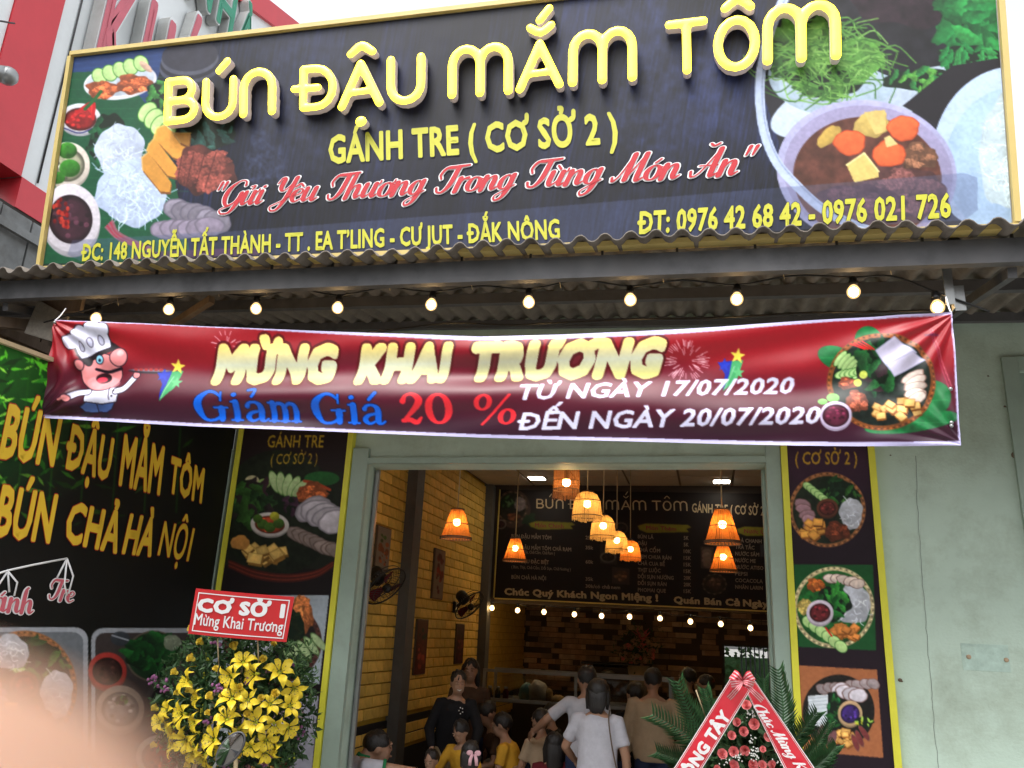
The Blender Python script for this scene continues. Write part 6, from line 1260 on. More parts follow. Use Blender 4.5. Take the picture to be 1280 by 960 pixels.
# ================================================================== PEOPLE
def hand(mb, w_, d, palmn, s=1.0, curl=.5):
    """w_: wrist, d: direction; palm with four fingers and a thumb"""
    d = np.array(d, float); d /= np.linalg.norm(d); n = np.array(palmn, float); n = n-d*(n@d); n /= np.linalg.norm(n)+1e-9; sd_ = np.cross(d, n)
    mb.tube([w_, w_+d*.03*s, w_+d*.085*s], [(.026*s, .018*s), (.036*s, .015*s), (.038*s, .013*s)], 10, side=sd_)
    for k, (o, L) in enumerate(((-.027, .062), (-.009, .072), (.009, .067), (.026, .052))):
        b = w_+d*.08*s+sd_*o*s; m1 = b+d*L*.5*s+n*curl*.012*s; e = b+d*L*s*(1-.2*curl)+n*curl*.04*s; mb.tube([b, m1, e], [.0088*s, .008*s, .006*s], 6)
    b = w_+d*.025*s-sd_*.03*s; mb.tube([b, b+d*.03*s-sd_*.022*s+n*.008*s, b+d*.055*s-sd_*.026*s+n*.02*s], [.011*s, .0095*s, .007*s], 6)
def person(label, head, yaw, skin='skin_a', top='cloth_white', bottom='cloth_navy', pose='stand', lean=0.0, side=0.0, hyaw=0, hpitch=0, hair='short', arms=None, sleeve=.6, sc_=1.0, trim=None, bulk=1.0, extra=None, group=None, nh=1.0):
    """head: world position of the head's centre; yaw: heading, 0 looks into the shop"""
    sc_ = sc_*.84; s = sc_; stand = pose == 'stand'; T = .50*s; tilt = np.array((side, lean, 1.0)); tilt /= np.linalg.norm(tilt)
    neck_h = .132*s*nh; hz = head[2]-(T*tilt[2]+neck_h)
    hip = np.array((0, 0, hz)); nk = hip+tilt*T; hd = nk+np.array((side*.05, lean*.10, 0))*s+np.array((0, (.015+.09*(1-nh))*s, neck_h))
    t = thing('person', label, 'person', (0, 0, 0), group, rz=yaw); t['rotated'] = 1
    Rz = rotz(yaw); off = Rz@np.array((hd[0], hd[1], 0)); t.location = (float(head[0]-off[0]), float(head[1]-off[1]), 0.0)
    X = np.array((1.0, 0, 0)); shl = nk-tilt*.06*s
    sh = {-1: shl-X*.158*s*bulk, 1: shl+X*.158*s*bulk}
    A = arms or {}
    ar = {}
    for k in (-1, 1):
        e, h = A.get(k, ((.05*k, .0, -.27), (.06*k, .05, -.50))); ar[k] = (sh[k]+np.array(e)*s, sh[k]+np.array(h)*s)
    if stand: lg = {k: [(.085*k*s, 0, hz), (.095*k*s, .02, hz*.52), (.10*k*s, -.01, .08)] for k in (-1, 1)}
    else: lg = {k: [(.085*k*s, 0, hz), (.14*k*s, .38*s, hz+.05*s), (.13*k*s, .34*s, .08)] for k in (-1, 1)}
    mb = MB()
    tor = [(hip-np.array((0, 0, .09*s)), (.125, .095)), (hip, (.150, .105)), (hip+tilt*.12*s, (.140, .095)), (hip+tilt*.25*s, (.142, .10)), (hip+tilt*.38*s, (.146, .104)), (hip+tilt*.445*s, (.135, .085)), (nk, (.06, .055))]
    def torso(mb, g, i0=0, i1=7): mb.tube([p for p, _ in tor[i0:i1]], [((a+g/s)*s*bulk, (b+g/s)*s) for _, (a, b) in tor[i0:i1]], 18, side=X)
    torso(mb, 0)
    mb.tube([nk-np.array((0, 0, .05*s)), nk+np.array((0, .004, .02*s)), hd-np.array((0, .01*s, .07*s))], [.055*s, .05*s, .048*s], 12)
    for k in (-1, 1):
        e, h = ar[k]; mb.tube([sh[k]-X*k*.03*s, sh[k], (sh[k]+e)/2, e, (e+h)/2, h], [.05*s, .054*s, .045*s, .038*s, .034*s, .026*s], 12)
        hp, kn, ft = [np.array(v, float) for v in lg[k]]; mb.tube([hp, (hp+kn)/2, kn, kn*.6+ft*.4, ft, ft-np.array((0, 0, .05))], [.085*s, .078*s, .055*s, .056*s, .038*s, .036*s], 12); mb.tube([ft-np.array((0, .04, .04)), ft+np.array((0, .06, -.05)), ft+np.array((0, .15, -.06))], [.034, .036, .026], 10)
    Rh = rotz(hyaw)@rotx(-hpitch)
    H_ = lambda v: hd+Rh@(np.array(v, float)*s)
    mb.ball(hd+Rh@(np.array((0, -.005, .02))*s), np.array((.077, .096, .104))*s, 18, 14, rot=Rh); mb.ball(H_((0, .030, -.045)), np.array((.062, .064, .068))*s, 14, 10, rot=Rh)
    mb.tube([H_((0, .078, .02)), H_((0, .100, -.012)), H_((0, .085, -.022))], [.010*s, .016*s, .012*s], 8)
    for k in (-1, 1): mb.ball(H_((.079*k, -.005, -.005)), np.array((.012, .02, .03))*s, 8, 6, rot=Rh); mb.ball(H_((.038*k, .07, -.028)), np.array((.02, .016, .018))*s, 8, 6)
    me = remeshed(mb, 'body', .0135*s if s > .7 else .010, [M[skin]], 2)
    # face and fingers join the same mesh
    ex = MB()
    for k in (-1, 1): e, h = ar[k]; hand(ex, h, h-e, X*-k, s)
    nsk = len(ex.f)
    for k in (-1, 1): ex.ball(H_((.031*k, .094, .010)), np.array((.017, .008, .010))*s, 8, 6, mi=1, rot=Rh); ex.tube([H_((.014*k, .100, .032)), H_((.032*k, .098, .038)), H_((.052*k, .084, .030))], .007*s, 5, mi=1)
    ex.tube([H_((-.028, .088, -.050)), H_((0, .100, -.058)), H_((.028, .088, -.050))], [.004*s, .009*s, .004*s], 6, mi=2)
    em = ex.mesh('x', [M[skin], M['eye'], M['lip']]); bm = bmesh.new(); bm.from_mesh(me); bm.from_mesh(em); bm.to_mesh(me); bm.free(); bpy.data.meshes.remove(em)
    me.materials.clear(); [me.materials.append(m_) for m_ in (M[skin], M['eye'], M['lip'])]; link('body', me, t)
    # clothes
    cb = MB(); torso(cb, .016, 0, 6); cb.tube([tor[5][0], nk-tilt*.012], [(.132*s*bulk, .09*s), (.072*s, .066*s)], 18, side=X)
    for k in (-1, 1):
        e, h = ar[k]; f = sleeve; pts = [sh[k]-X*k*.05*s, sh[k], sh[k]+(e-sh[k])*.5, sh[k]+(e-sh[k])*min(f, 1)]; rr_ = [.052*s, .058*s, .056*s, .06*s]
        if f > 1: pts += [e+(h-e)*.5, e+(h-e)*.92]; rr_ += [.048*s, .04*s]
        cb.tube(pts, rr_, 14)
    v_ = np.array(cb.v); v_ = v_+.006*np.array([[mnoise.noise(Vector(p*13)), mnoise.noise(Vector(p*13+5))*1.6, 0] for p in v_]); cb.v = [tuple(p) for p in v_]
    link('shirt', remeshed(cb, 'shirt', .014*s if s > .7 else .011, [M[top]], 2), t)
    pb = MB(); pb.tube([hip+tilt*.03*s, hip, hip-np.array((0, 0, .10*s))], [(.148*s*bulk, .104*s), (.154*s*bulk, .110*s), (.14*s, .108*s)], 16, side=X)
    for k in (-1, 1): hp, kn, ft = [np.array(v, float) for v in lg[k]]; pb.tube([hp, (hp+kn)/2, kn, kn*.5+ft*.5, ft], [.10*s, .09*s, .07*s, .066*s, .055*s], 12)
    link('trousers', remeshed(pb, 'trousers', .016, [M[bottom]], 2), t)
    hb = MB(); hb.ball(hd+Rh@(np.array((0, -.020, .042))*s), np.array((.088, .102, .092))*s, 26, 18, rot=Rh)
    if hair in ('long', 'pony', 'bob'):
        L = {'long': .30, 'pony': .16, 'bob': .14}[hair]; bk_ = H_((0, -.07, .0)); hb.tube([H_((0, -.03, .05)), bk_, bk_+np.array((0, -.015, -L*.6))*s, bk_+np.array((0, .0, -L))*s], [(.085*s, .06*s), (.088*s, .05*s), (.08*s if hair != 'pony' else .03*s, .035*s), (.05*s if hair != 'pony' else .02*s, .015*s)], 16, side=Rh@X)
        if hair != 'pony':
            for k in (-1, 1): hb.tube([H_((.07*k, -.02, .04)), H_((.085*k, -.01, -.03)), H_((.08*k, -.02, -L*.8))], [.03*s, .026*s, .012*s], 8)
    if hair == 'bun': hb.ball(H_((0, -.11, .05)), .045*s, 12, 8)
    v_ = np.array(hb.v); v_ = v_*1.0+np.array([[mnoise.noise(Vector((p[0]*60, p[1]*60, p[2]*12)))*.012]*3 for p in v_]); hb.v = [tuple(p) for p in v_]; link('hair', hb.mesh('hair', M['hair']), t)
    if trim:
        tb = MB()
        for k in (-1, 1): e, h = ar[k]; q = sh[k]+(e-sh[k])*sleeve; d = (e-sh[k]); d /= np.linalg.norm(d); tb.tube([q-d*.02*s, q+d*.004*s], .064*s, 14)
        tb.tube([nk-tilt*.02, nk+tilt*.004], [(.078*s, .07*s), (.066*s, .06*s)], 14, side=X); link('collar_and_cuffs', tb.mesh('trim', M[trim]), t)
    if extra == 'strap': q = MB(); q.tube(smooth_line([shl+np.array((.10, .0, .075))*s, shl+np.array((.115, -.118, .0))*s, shl+np.array((.15, -.135, -.2))*s, shl+np.array((.19, -.05, -.44))*s], 5), .005, 6); link('bag_strap', q.mesh('bag_strap', M['weathered_wood']), t)
    if extra == 'bow':
        q = MB()
        for k in (-1, 1): q.ball(H_((.045+.04*k, -.118, .03)), np.array((.034, .010, .026))*s, 10, 8, rot=Rh); q.tube([H_((.045+.012*k, -.12, .02)), H_((.045+.03*k, -.135, -.03)), H_((.045+.035*k, -.13, -.085))], [(.014*s, .004), (.018*s, .004), (.016*s, .003)], 8, side=Rh@X)
        link('hair_ribbon', q.mesh('hair_ribbon', M['cloth_pink']), t)
    if extra == 'belt': q = MB(); q.tube([hip+tilt*.03*s, hip+tilt*.055*s], (.172*s*bulk, .128*s), 18, side=X) if False else q.tube([hip+tilt*.03*s, hip+tilt*.055*s], [(.172*s*bulk, .128*s)]*2, 18, side=X); link('belt', q.mesh('belt', M['white_ink']), t)
    if extra == 'badge':
        q = MB(); q.tube([H_((-.022, .094, -.050)), H_((0, .105, -.056)), H_((.022, .094, -.050))], [.003*s, .007*s, .003*s], 6); link('smile', q.mesh('smile', M['tooth']), t)
        q = MB(); c_ = shl+np.array((-.05, .112, -.07))*s; [q.ball(c_+np.array((.02*math.cos(a), 0, .03*math.sin(a)))*s, .007*s, 6, 4) for a in (0, 1.2, 2.4, 3.6, 4.9)]; link('shirt_print', q.mesh('shirt_print', M['white_ink']), t)
    return t
down = {}
fwdL = {-1: ((-.06, .06, -.25), (-.02, .28, -.30)), 1: ((.06, .06, -.25), (.02, .28, -.30))}
wA = person('smiling woman in black top and beige trousers bending beside the yellow wall', at(573, 854, 6.6), R(200), skin='skin_b', top='cloth_black', bottom='cloth_tan', lean=.20, side=-.10, sc_=.92, hpitch=.1, hyaw=.1, hair='bun', arms={1: ((.10, .02, -.26), (.06, .16, -.44)), -1: ((-.08, .10, -.25), (-.02, .28, -.40))}, sleeve=1.6, extra='badge', bulk=1.02)
person('long-haired woman in a brown top right behind the smiling woman', at(588, 839, 7.25), R(190), top='cloth_brown', hair='long', sleeve=1.6)
person('seated man in white shirt with green cuffs, arm stretched out to the right', at(473, 935, 5.9), R(-65), top='cloth_white', pose='sit', sc_=1.12, nh=.35, lean=.2, arms={1: ((.02, .26, -.02), (.0, .50, -.05)), -1: ((-.05, .1, -.25), (-.02, .3, -.3))}, trim='cloth_green', bottom='cloth_navy')
person('small child with cropped hair facing out, lowest between the seated man and the bowed girl', at(539, 951, 6.1), R(175), skin='skin_b', top='cloth_black', pose='sit', sc_=.72, hpitch=.2)
person('child in a yellow shirt looking down in front of the woman in black', at(576, 915, 6.3), R(165), skin='skin_b', top='cloth_yellow', pose='sit', lean=.3, hpitch=.5, sc_=.8, arms={1: ((.10, .08, -.2), (.10, .22, -.30)), -1: ((-.1, .1, -.15), (-.1, .25, -.2))}, sleeve=1.5)
person('girl seen from behind with a pale pink ribbon in her hair', at(588, 943, 5.7), R(10), skin='skin_b', top='cloth_pink', pose='sit', hair='bob', sc_=.82, extra='bow')
person('dark-haired man in a brown shirt bowing over the table, bare forearms', at(609, 893, 7.0), R(120), top='cloth_brown', pose='sit', lean=.45, hpitch=.6, arms=fwdL, sleeve=.7)
person('boy in a mustard yellow shirt seen in profile, turned left', at(627, 907, 6.75), R(95), skin='skin_b', top='cloth_yellow', pose='sit', lean=.3, hpitch=.2, sc_=.92, arms=fwdL, sleeve=.7)
person('teenager in a cream shirt seated with his head turned left', at(675, 902, 6.6), R(45), top='cloth_beige', pose='sit', lean=.28, hpitch=.1, sc_=.92, arms=fwdL, sleeve=.7, bottom='cloth_maroon')
person('person in dark clothes whose head shows just behind the cream-shirted teenager', at(688, 893, 7.4), R(80), top='cloth_black', pose='sit', sc_=.9, lean=.1)
person('long-haired woman in a dark red top seated left of the white T-shirts', at(692, 932, 6.2), R(20), top='cloth_maroon', bottom='cloth_maroon', pose='sit', hair='long', sc_=.9, sleeve=1.5)
person('nearest woman in a white T-shirt seen from behind with a thin shoulder strap', at(748, 868, 5.75), R(-4), top='cloth_white', hair='bob', arms={1: ((.07, .0, -.27), (.08, .04, -.50)), -1: ((-.12, .06, -.24), (-.07, .22, -.36))}, sleeve=.72, extra='strap', bulk=1.05)
person('person in a white T-shirt reaching left, half hidden by the woman with the strap', at(733, 850, 6.3), R(20), top='cloth_white', arms={-1: ((-.20, .05, -.16), (-.28, .22, -.28)), 1: ((.06, .05, -.25), (.04, .2, -.4))}, sleeve=.8)
person('short-haired person in a black shirt between the white T-shirt and the beige shirt', at(793, 869, 7.1), R(30), top='cloth_black', sleeve=.8)
person('tall man in a loose beige shirt seen from behind', at(816, 852, 6.75), R(8), top='cloth_beige', bottom='cloth_navy', arms={1: ((.10, -.02, -.26), (.05, .08, -.46)), -1: ((-.06, .02, -.27), (-.04, .12, -.48))}, sleeve=1.4, bulk=1.22)
person('man in dark clothes standing at the back near the rear window', at(859, 849, 8.2), R(60), top='cloth_brown', sleeve=1.4)
person('person in profile at the far right, head turned left beside the rear window', at(881, 858, 7.9), R(95), top='cloth_black', sleeve=1.4, skin='skin_b')

# ================================================================== YELLOW LILY STAND
F0 = at(285, 890, 4.95); ls = thing('flower_stand', 'standing spray of yellow lilies and rosebuds in front of the left poster', 'flower arrangement', (F0[0], F0[1], 0)); lorg = tuple(ls.location)
def lily_mesh(seed=1):
    mb = MB(); rg = random.Random(seed)
    for k in range(6):
        a = k*math.pi/3+rg.uniform(-.1, .1); L = rg.uniform(.9, 1.05); wd = .27 if k % 2 else .19; V = []; pr = [(.05, .15), (.3, .85), (.52, 1.0), (.78, .6), (1.0, .02)]; cu = rg.uniform(.3, .9); L *= rg.uniform(.85, 1.1)
        for t_, ww in pr:
            r = L*(.10+.9*t_); z = .42*math.sin(t_*1.9)-cu*max(0, t_-.55)**2*3.2
            for j in (-1, 0, 1): V.append((r*math.cos(a)-j*ww*wd*math.sin(a), r*math.sin(a)+j*ww*wd*math.cos(a), z-(.06 if j == 0 else 0)))
        mb.add(V, [(i*3+j, i*3+j+1, i*3+j+4, i*3+j+3) for i in range(4) for j in range(2)], smooth=True)
    mb.tube([(0, 0, -.35), (0, 0, -.05)], [.05, .13], 8, mi=1)
    for k in range(6): a = k*math.pi/3+.5; mb.tube([(0, 0, 0), (.14*math.cos(a), .14*math.sin(a), .35), (.24*math.cos(a), .24*math.sin(a), .52)], .012, 4, mi=1); mb.box((.25*math.cos(a), .25*math.sin(a), .54), (.09, .03, .03), mi=2)
    return mb.mesh('lily', [M['lily'], M['lily_throat'], M['weathered_wood']])
lil = [lily_mesh(k) for k in (1, 2, 3, 4, 5, 6, 7)]; rg = random.Random(41)
def dome(px_, py_, lift=0):
    u, v = (px_-285)/95, (py_-895)/105; q = max(0, 1-u*u-v*v); return at(px_, py_, 5.02-.26*q**.5-lift)
for i, (x, y) in enumerate(((575, 430), (515, 500), (635, 490), (300, 530), (520, 610), (600, 620), (495, 715), (340, 730), (275, 690), (350, 610), (760, 480), (830, 560), (710, 640), (730, 740), (640, 730), (555, 770), (610, 850), (380, 900), (290, 820), (220, 760), (430, 820), (690, 820), (800, 760), (810, 650), (200, 670), (230, 850), (680, 880), (745, 850), (160, 730), (470, 880), (330, 870))):
    px_, py_ = 160+x/4, 720+y/4; p = dome(px_, py_, .02); o = link('lily', lil[i % 7], ls, p-np.array(lorg)); s_ = .092*rg.uniform(.8, 1.15)*(.75 if x in (350, 160, 200) else 1); o.scale = (s_,)*3; d = np.array(((px_-285)/95*.9+rg.gauss(0, .45), -.8, -(py_-880)/110*.6+rg.gauss(.1, .45))); to_axis(o, d, rg.random()*6)
for i, (x, y) in enumerate(((362, 330), (530, 352), (728, 342), (318, 412), (235, 480), (440, 465), (675, 418), (245, 585), (312, 570), (410, 602), (470, 600), (665, 612), (400, 685), (598, 692), (137, 660), (560, 555), (735, 590), (795, 445), (610, 280), (555, 900), (300, 945), (130, 845), (840, 615), (322, 264))):
    px_, py_ = 160+x/4, 720+y/4; p = dome(px_, py_, .03); o = link('rosebud', rose_y, ls, p-np.array(lorg)); s_ = .026*rg.uniform(.7, 1.15); o.scale = (s_, s_, s_*1.25); to_axis(o, ((px_-285)/90, -.9, .7+rg.gauss(0, .2)), rg.random()*6)
    q = at(285+(px_-285)*.5, 905, 5.0); mb = MB(); mb.tube(smooth_line([p-np.array((0, 0, .02)), (p+q)/2+np.array((0, .03, .03)), q], 3), .003, 5); mb.build('stem', M['leaf_light'], ls)
mbm = MB(); mbm.ball((0, 0, 0), (1, 1, .7), 8, 5); mume = mbm.mesh('mum', M['mum_purple'])
for x, y in ((130, 515), (175, 540), (455, 550), (460, 340), (385, 715), (700, 940), (495, 940), (120, 520), (195, 570), (445, 572), (600, 520), (870, 780), (820, 440)):
    for k in range(5): px_, py_ = 160+x/4+rg.gauss(0, 4), 720+y/4+rg.gauss(0, 4); p = dome(px_, py_, .0); o = link('purple_daisy', mume, ls, p-np.array(lorg)); o.scale = (.011,)*3; to_axis(o, (rg.gauss(0, .4), -1, .3))
pts = []
for i in range(4200):
    a = rg.random()*6.28; q = rg.random()**.5*1.12; px_, py_ = 285+math.cos(a)*q*92, 895+math.sin(a)*q*100; p = dome(px_, py_); pts.append(p+FWD*rg.uniform(.02, .22))
for i in range(500):
    px_ = rg.choice((258, 300, 330, 372, 385))+rg.gauss(0, 7); py_ = rg.uniform(800, 880); pts.append(at(px_, py_, 5.0))
leaf_cloud('leaves', pts[:3000], .055, M['leaf'], ls, lorg, 5, .45); leaf_cloud('pale_leaves', pts[3000:], .045, M['leaf_light'], ls, lorg, 6, .3)
for dx, dy in ((-.28, -.12), (.28, -.12), (0, .25)): mb = MB(); mb.tube([F0+np.array((dx*.2, dy*.2, .3)), (F0[0]+dx, F0[1]+dy, 0)], .014, 8); mb.build('leg', M['stick'], ls)
# the red card on its sticks
CPn = Plane(at(235, 792, 4.78), at(358, 802.5, 4.78)-at(235, 792, 4.78), at(245, 735, 4.78)-at(235, 792, 4.78)); cw = CPn.loc(358, 802)[0]; chh = (CPn.loc(245, 735)[1]+CPn.loc(368, 747)[1])/2; sl_ = CPn.loc(245, 735)[0]
card = thing('greeting_card', 'red rectangular card with white border and words above the yellow lilies', 'card', CPn.P)
def cpt(a, b, o=0): return CPn.w(a*cw+b*sl_, b*chh, o+.012*math.sin(a*3.0))
mb = MB(); nx_ = 12; V = [cpt(i/nx_, j, o) for o in (0, -.006) for j in (0, 1) for i in range(nx_+1)]; n1 = nx_+1
mb.add(V, [(i, i+1, n1+i+1, n1+i) for i in range(nx_)]+[(2*n1+i+1, 2*n1+i, 3*n1+i, 3*n1+i+1) for i in range(nx_)]+[(n1+i, n1+i+1, 3*n1+i+1, 3*n1+i) for i in range(nx_)]+[(i+1, i, 2*n1+i, 2*n1+i+1) for i in range(nx_)]+[(0, n1, 3*n1, 2*n1), (n1-1, 3*n1-1, 4*n1-1, 2*n1-1)]); mb.build('card_sheet', M['card_red'], card)
mb = MB(); b_x, b_y, th_ = .035, .07, .010
for (a0, c0_, a1, c1_) in ((b_x, b_y, 1-b_x, b_y+th_*2.2), (b_x, 1-b_y-th_*2.2, 1-b_x, 1-b_y)): 
    for i in range(10): u0, u1 = a0+(a1-a0)*i/10, a0+(a1-a0)*(i+1)/10; mb.quad(cpt(u0, c0_, .003), cpt(u1, c0_, .003), cpt(u1, c1_, .003), cpt(u0, c1_, .003))
for a0 in (b_x, 1-b_x-th_): mb.quad(cpt(a0, b_y, .0032), cpt(a0+th_, b_y, .0032), cpt(a0+th_, 1-b_y, .0032), cpt(a0, 1-b_y, .0032))
mb.build('white_border', M['white_ink'], card)
def card_text(body, p0, p1, pc, bold, shear=0):
    V, F = text_tris(body, bold, shear); wd = text_tris(body, 0, shear, 1.0, bold)[0][:, 0].max(); A, B, C_ = CPn.loc(*p0), CPn.loc(*p1), CPn.loc(*pc); mb = MB()
    for n_, f in enumerate(F):
        P_ = []
        for i in f: q = A+(B-A)*V[i][0]/wd+(C_-A)*V[i][1]; P_.append(CPn.w(q[0], q[1], .004+.012*math.sin((q[0]/cw)*3.0)+(n_ % 16)*.00005))
        mb.add(P_, [tuple(range(len(f)))])
    mb.build('lettering', M['white_ink'], card)
card_text('CƠ SỞ 1', (248, 763), (354, 771), (250, 748), .085); card_text('Mừng Khai Trương', (243, 780), (354, 790), (244, 766), .02, .12)
for px_ in (272, 322): mb = MB(); mb.tube([at(px_, 798, 4.80), at(px_+2, 850, 4.9)], .004, 6); mb.build('stick', M['stick'], card)

# ================================================================== TRIANGULAR ROSE STAND
T0 = at(932, 930, 3.65); ts = thing('flower_stand', 'triangular spray of pink roses with palm fronds and red ribbons by the right poster', 'flower arrangement', (T0[0], T0[1], 0)); to_ = tuple(ts.location)
zp = lambda x, y: (800+x/4.923, 820+y/4.923)
def ribbon_strip(name, a0, a1, b0, b1, z0, z1, m, parent, org, off=0, n=10, th=.004):
    """strip between edge a (pixels a0->a1) and edge b (b0->b1)"""
    mb = MB(); V = []
    for o in (0, th):
        for i in range(n+1):
            t_ = i/n; z = z0+(z1-z0)*t_+o-off+.006*math.sin(t_*7)
            V += [at(a0[0]+(a1[0]-a0[0])*t_, a0[1]+(a1[1]-a0[1])*t_, z), at(b0[0]+(b1[0]-b0[0])*t_, b0[1]+(b1[1]-b0[1])*t_, z)]
    k = 2*(n+1); F = [(2*i, 2*i+1, 2*i+3, 2*i+2) for i in range(n)]+[(k+2*i+1, k+2*i, k+2*i+2, k+2*i+3) for i in range(n)]+[(2*i, 2*i+2, k+2*i+2, k+2*i) for i in range(n)]+[(2*i+3, 2*i+1, k+2*i+1, k+2*i+3) for i in range(n)]
    mb.add(V, F, smooth=False); return mb.build(name, m, parent, org)
def lerp2(p, q, t_): return (p[0]+(q[0]-p[0])*t_, p[1]+(q[1]-p[1])*t_)
def ext(p, q, k): return (p[0]+(q[0]-p[0])*k, p[1]+(q[1]-p[1])*k)
rib = {}
for nm, oa, ob, ia, ib in (('L', (560, 130), (210, 689), (678, 215), (385, 689)), ('R', (700, 140), (1075, 689), (640, 190), (885, 689))):
    oa, ob, ia, ib = zp(*oa), zp(*ob), zp(*ia), zp(*ib); ob2, ib2 = ext(oa, ob, 1.9), ext(ia, ib, 2.0); z0, z1 = (3.50, 3.50) if nm == 'L' else (3.515, 3.515)
    ribbon_strip('red_ribbon', oa, ob2, ia, ib2, z0, z1, M['ribbon_red'], ts, to_)
    for k0, k1 in ((.0, .035), (.075, .09), (.91, .925), (.965, 1.0)):
        ribbon_strip('ribbon_stripe', lerp2(oa, ia, k0), lerp2(ob2, ib2, k0), lerp2(oa, ia, k1), lerp2(ob2, ib2, k1), z0, z1, M['white_ink'], ts, to_, off=.0015, th=.0005)
def free_text(body, p0, p1, pc, z, m, bold, parent, org, script=False):
    A, B, C_ = [np.array(v, float) for v in (p0, p1, pc)]; mb = MB()
    if script:
        st, W_ = stroke_text(body, SCRIPT, 1.9, .13); n_ = 0
        for q in st:
            V, F = ribbon(q, n=4, grow=.012); n_ += 1; mb.add([at(*(A+(B-A)*(x+.42*y)/W_+(C_-A)*y), z-n_*.00004+.006*math.sin(0)) for x, y in V], F)
    else:
        V, F = text_tris(body, bold); wd = text_tris(body, 0, 0, 1.0, bold)[0][:, 0].max()
        for n_, f in enumerate(F): mb.add([at(*(A+(B-A)*V[i][0]/wd+(C_-A)*V[i][1]), z-(n_ % 16)*.00005) for i in f], [tuple(range(len(f)))])
    mb.build('ribbon_lettering', m, parent, org)
free_text('HOA BÔNG TÂY', zp(140, 1010), zp(556, 375), zp(85, 968), 3.486, M['white_ink'], .08, ts, to_)
free_text('Chúc Mừng Khai', zp(690, 300), zp(1035, 790), zp(735, 268), 3.499, M['white_ink'], 0, ts, to_, script=True)
# bow: loops of striped ribbon
bwc = zp(632, 160)
def loop(px1, px2, w1, zz, nm='bow_loop'):
    a = np.array(bwc); b = np.array(zp(*px2)); mid = np.array(zp(*px1)); d = b-a; n_ = np.array((-d[1], d[0]))/np.linalg.norm(d)
    for k0, k1, m, o in ((-1, 1, 'ribbon_red', 0), (-.75, -.5, 'ribbon_pink', .003), (.5, .75, 'ribbon_pink', .003), (-.12, .12, 'ribbon_pink', .003)):
        mb = MB(); V = []; N = 8
        for i in range(N+1):
            t_ = i/N; c_ = (1-t_)**2*a+2*t_*(1-t_)*mid+t_*t_*b; ww = w1*(.35+.65*math.sin(min(1, t_*1.3)*math.pi/2)); bulge = .05*math.sin(t_*math.pi)
            V += [at(*(c_+n_*ww*k0), zz-bulge-o), at(*(c_+n_*ww*k1), zz-bulge-o)]
        V += [tuple(np.array(v)+FWD*.003) for v in V]; k = 2*(N+1); mb.add(V, [(2*i, 2*i+1, 2*i+3, 2*i+2) for i in range(N)]+[(k+2*i+1, k+2*i, k+2*i+2, k+2*i+3) for i in range(N)], smooth=True); mb.build(nm if m == 'ribbon_red' else 'bow_stripe', M[m], ts, to_)
loop((590, 120), (566, 112), 6.5, 3.47); loop((670, 120), (695, 118), 6.5, 3.47); loop((600, 170), (560, 175), 5, 3.45); loop((670, 165), (700, 180), 5, 3.45); loop((590, 220), (545, 262), 4, 3.46, 'bow_tail'); loop((700, 220), (755, 275), 4, 3.46, 'bow_tail'); loop((600, 210), (565, 235), 4, 3.44, 'bow_tail')
rg = random.Random(77)
for i, (x, y, r) in enumerate(((655, 305, 32), (600, 410, 27), (705, 420, 34), (563, 490, 27), (637, 465, 30), (790, 495, 30), (505, 605, 32), (577, 590, 32), (645, 580, 32), (757, 575, 20), (850, 580, 30), (575, 675, 32), (690, 672, 34), (752, 672, 27), (815, 672, 27), (905, 655, 34), (470, 700, 28), (540, 760, 30), (640, 760, 30), (740, 770, 32), (850, 770, 30), (450, 800, 30), (930, 790, 30))):
    p = at(*zp(x, y), 3.56+rg.uniform(-.03, .03)); o = link('rose', rose_p, ts, p-np.array(to_)); s_ = r/4.923/1020*3.56*1.02; o.scale = (s_, s_, s_*1.05); to_axis(o, (rg.gauss(0, .3), -1, .35+rg.gauss(0, .25)), rg.random()*6)
pts = []
for i in range(3600):
    v_ = rg.random()**.5; y = 200+v_*720; hw = 30+(y-200)*.52; pts.append(at(*zp(650+rg.uniform(-1, 1)*hw, y), 3.60+rg.uniform(0, .14)))
leaf_cloud('leaves', pts, .045, M['leaf'], ts, to_, 8, .4)
mb = MB()
for i in range(90): cx_, cy_ = rg.choice(((700, 590), (705, 620), (530, 640), (690, 520), (860, 640), (680, 360), (600, 620))); mb.ball(at(*zp(cx_+rg.gauss(0, 14), cy_+rg.gauss(0, 14)), 3.53), .0035, 5, 4)
setp(mb.build('babys_breath', M['babys_breath'], ts, to_), kind='stuff')
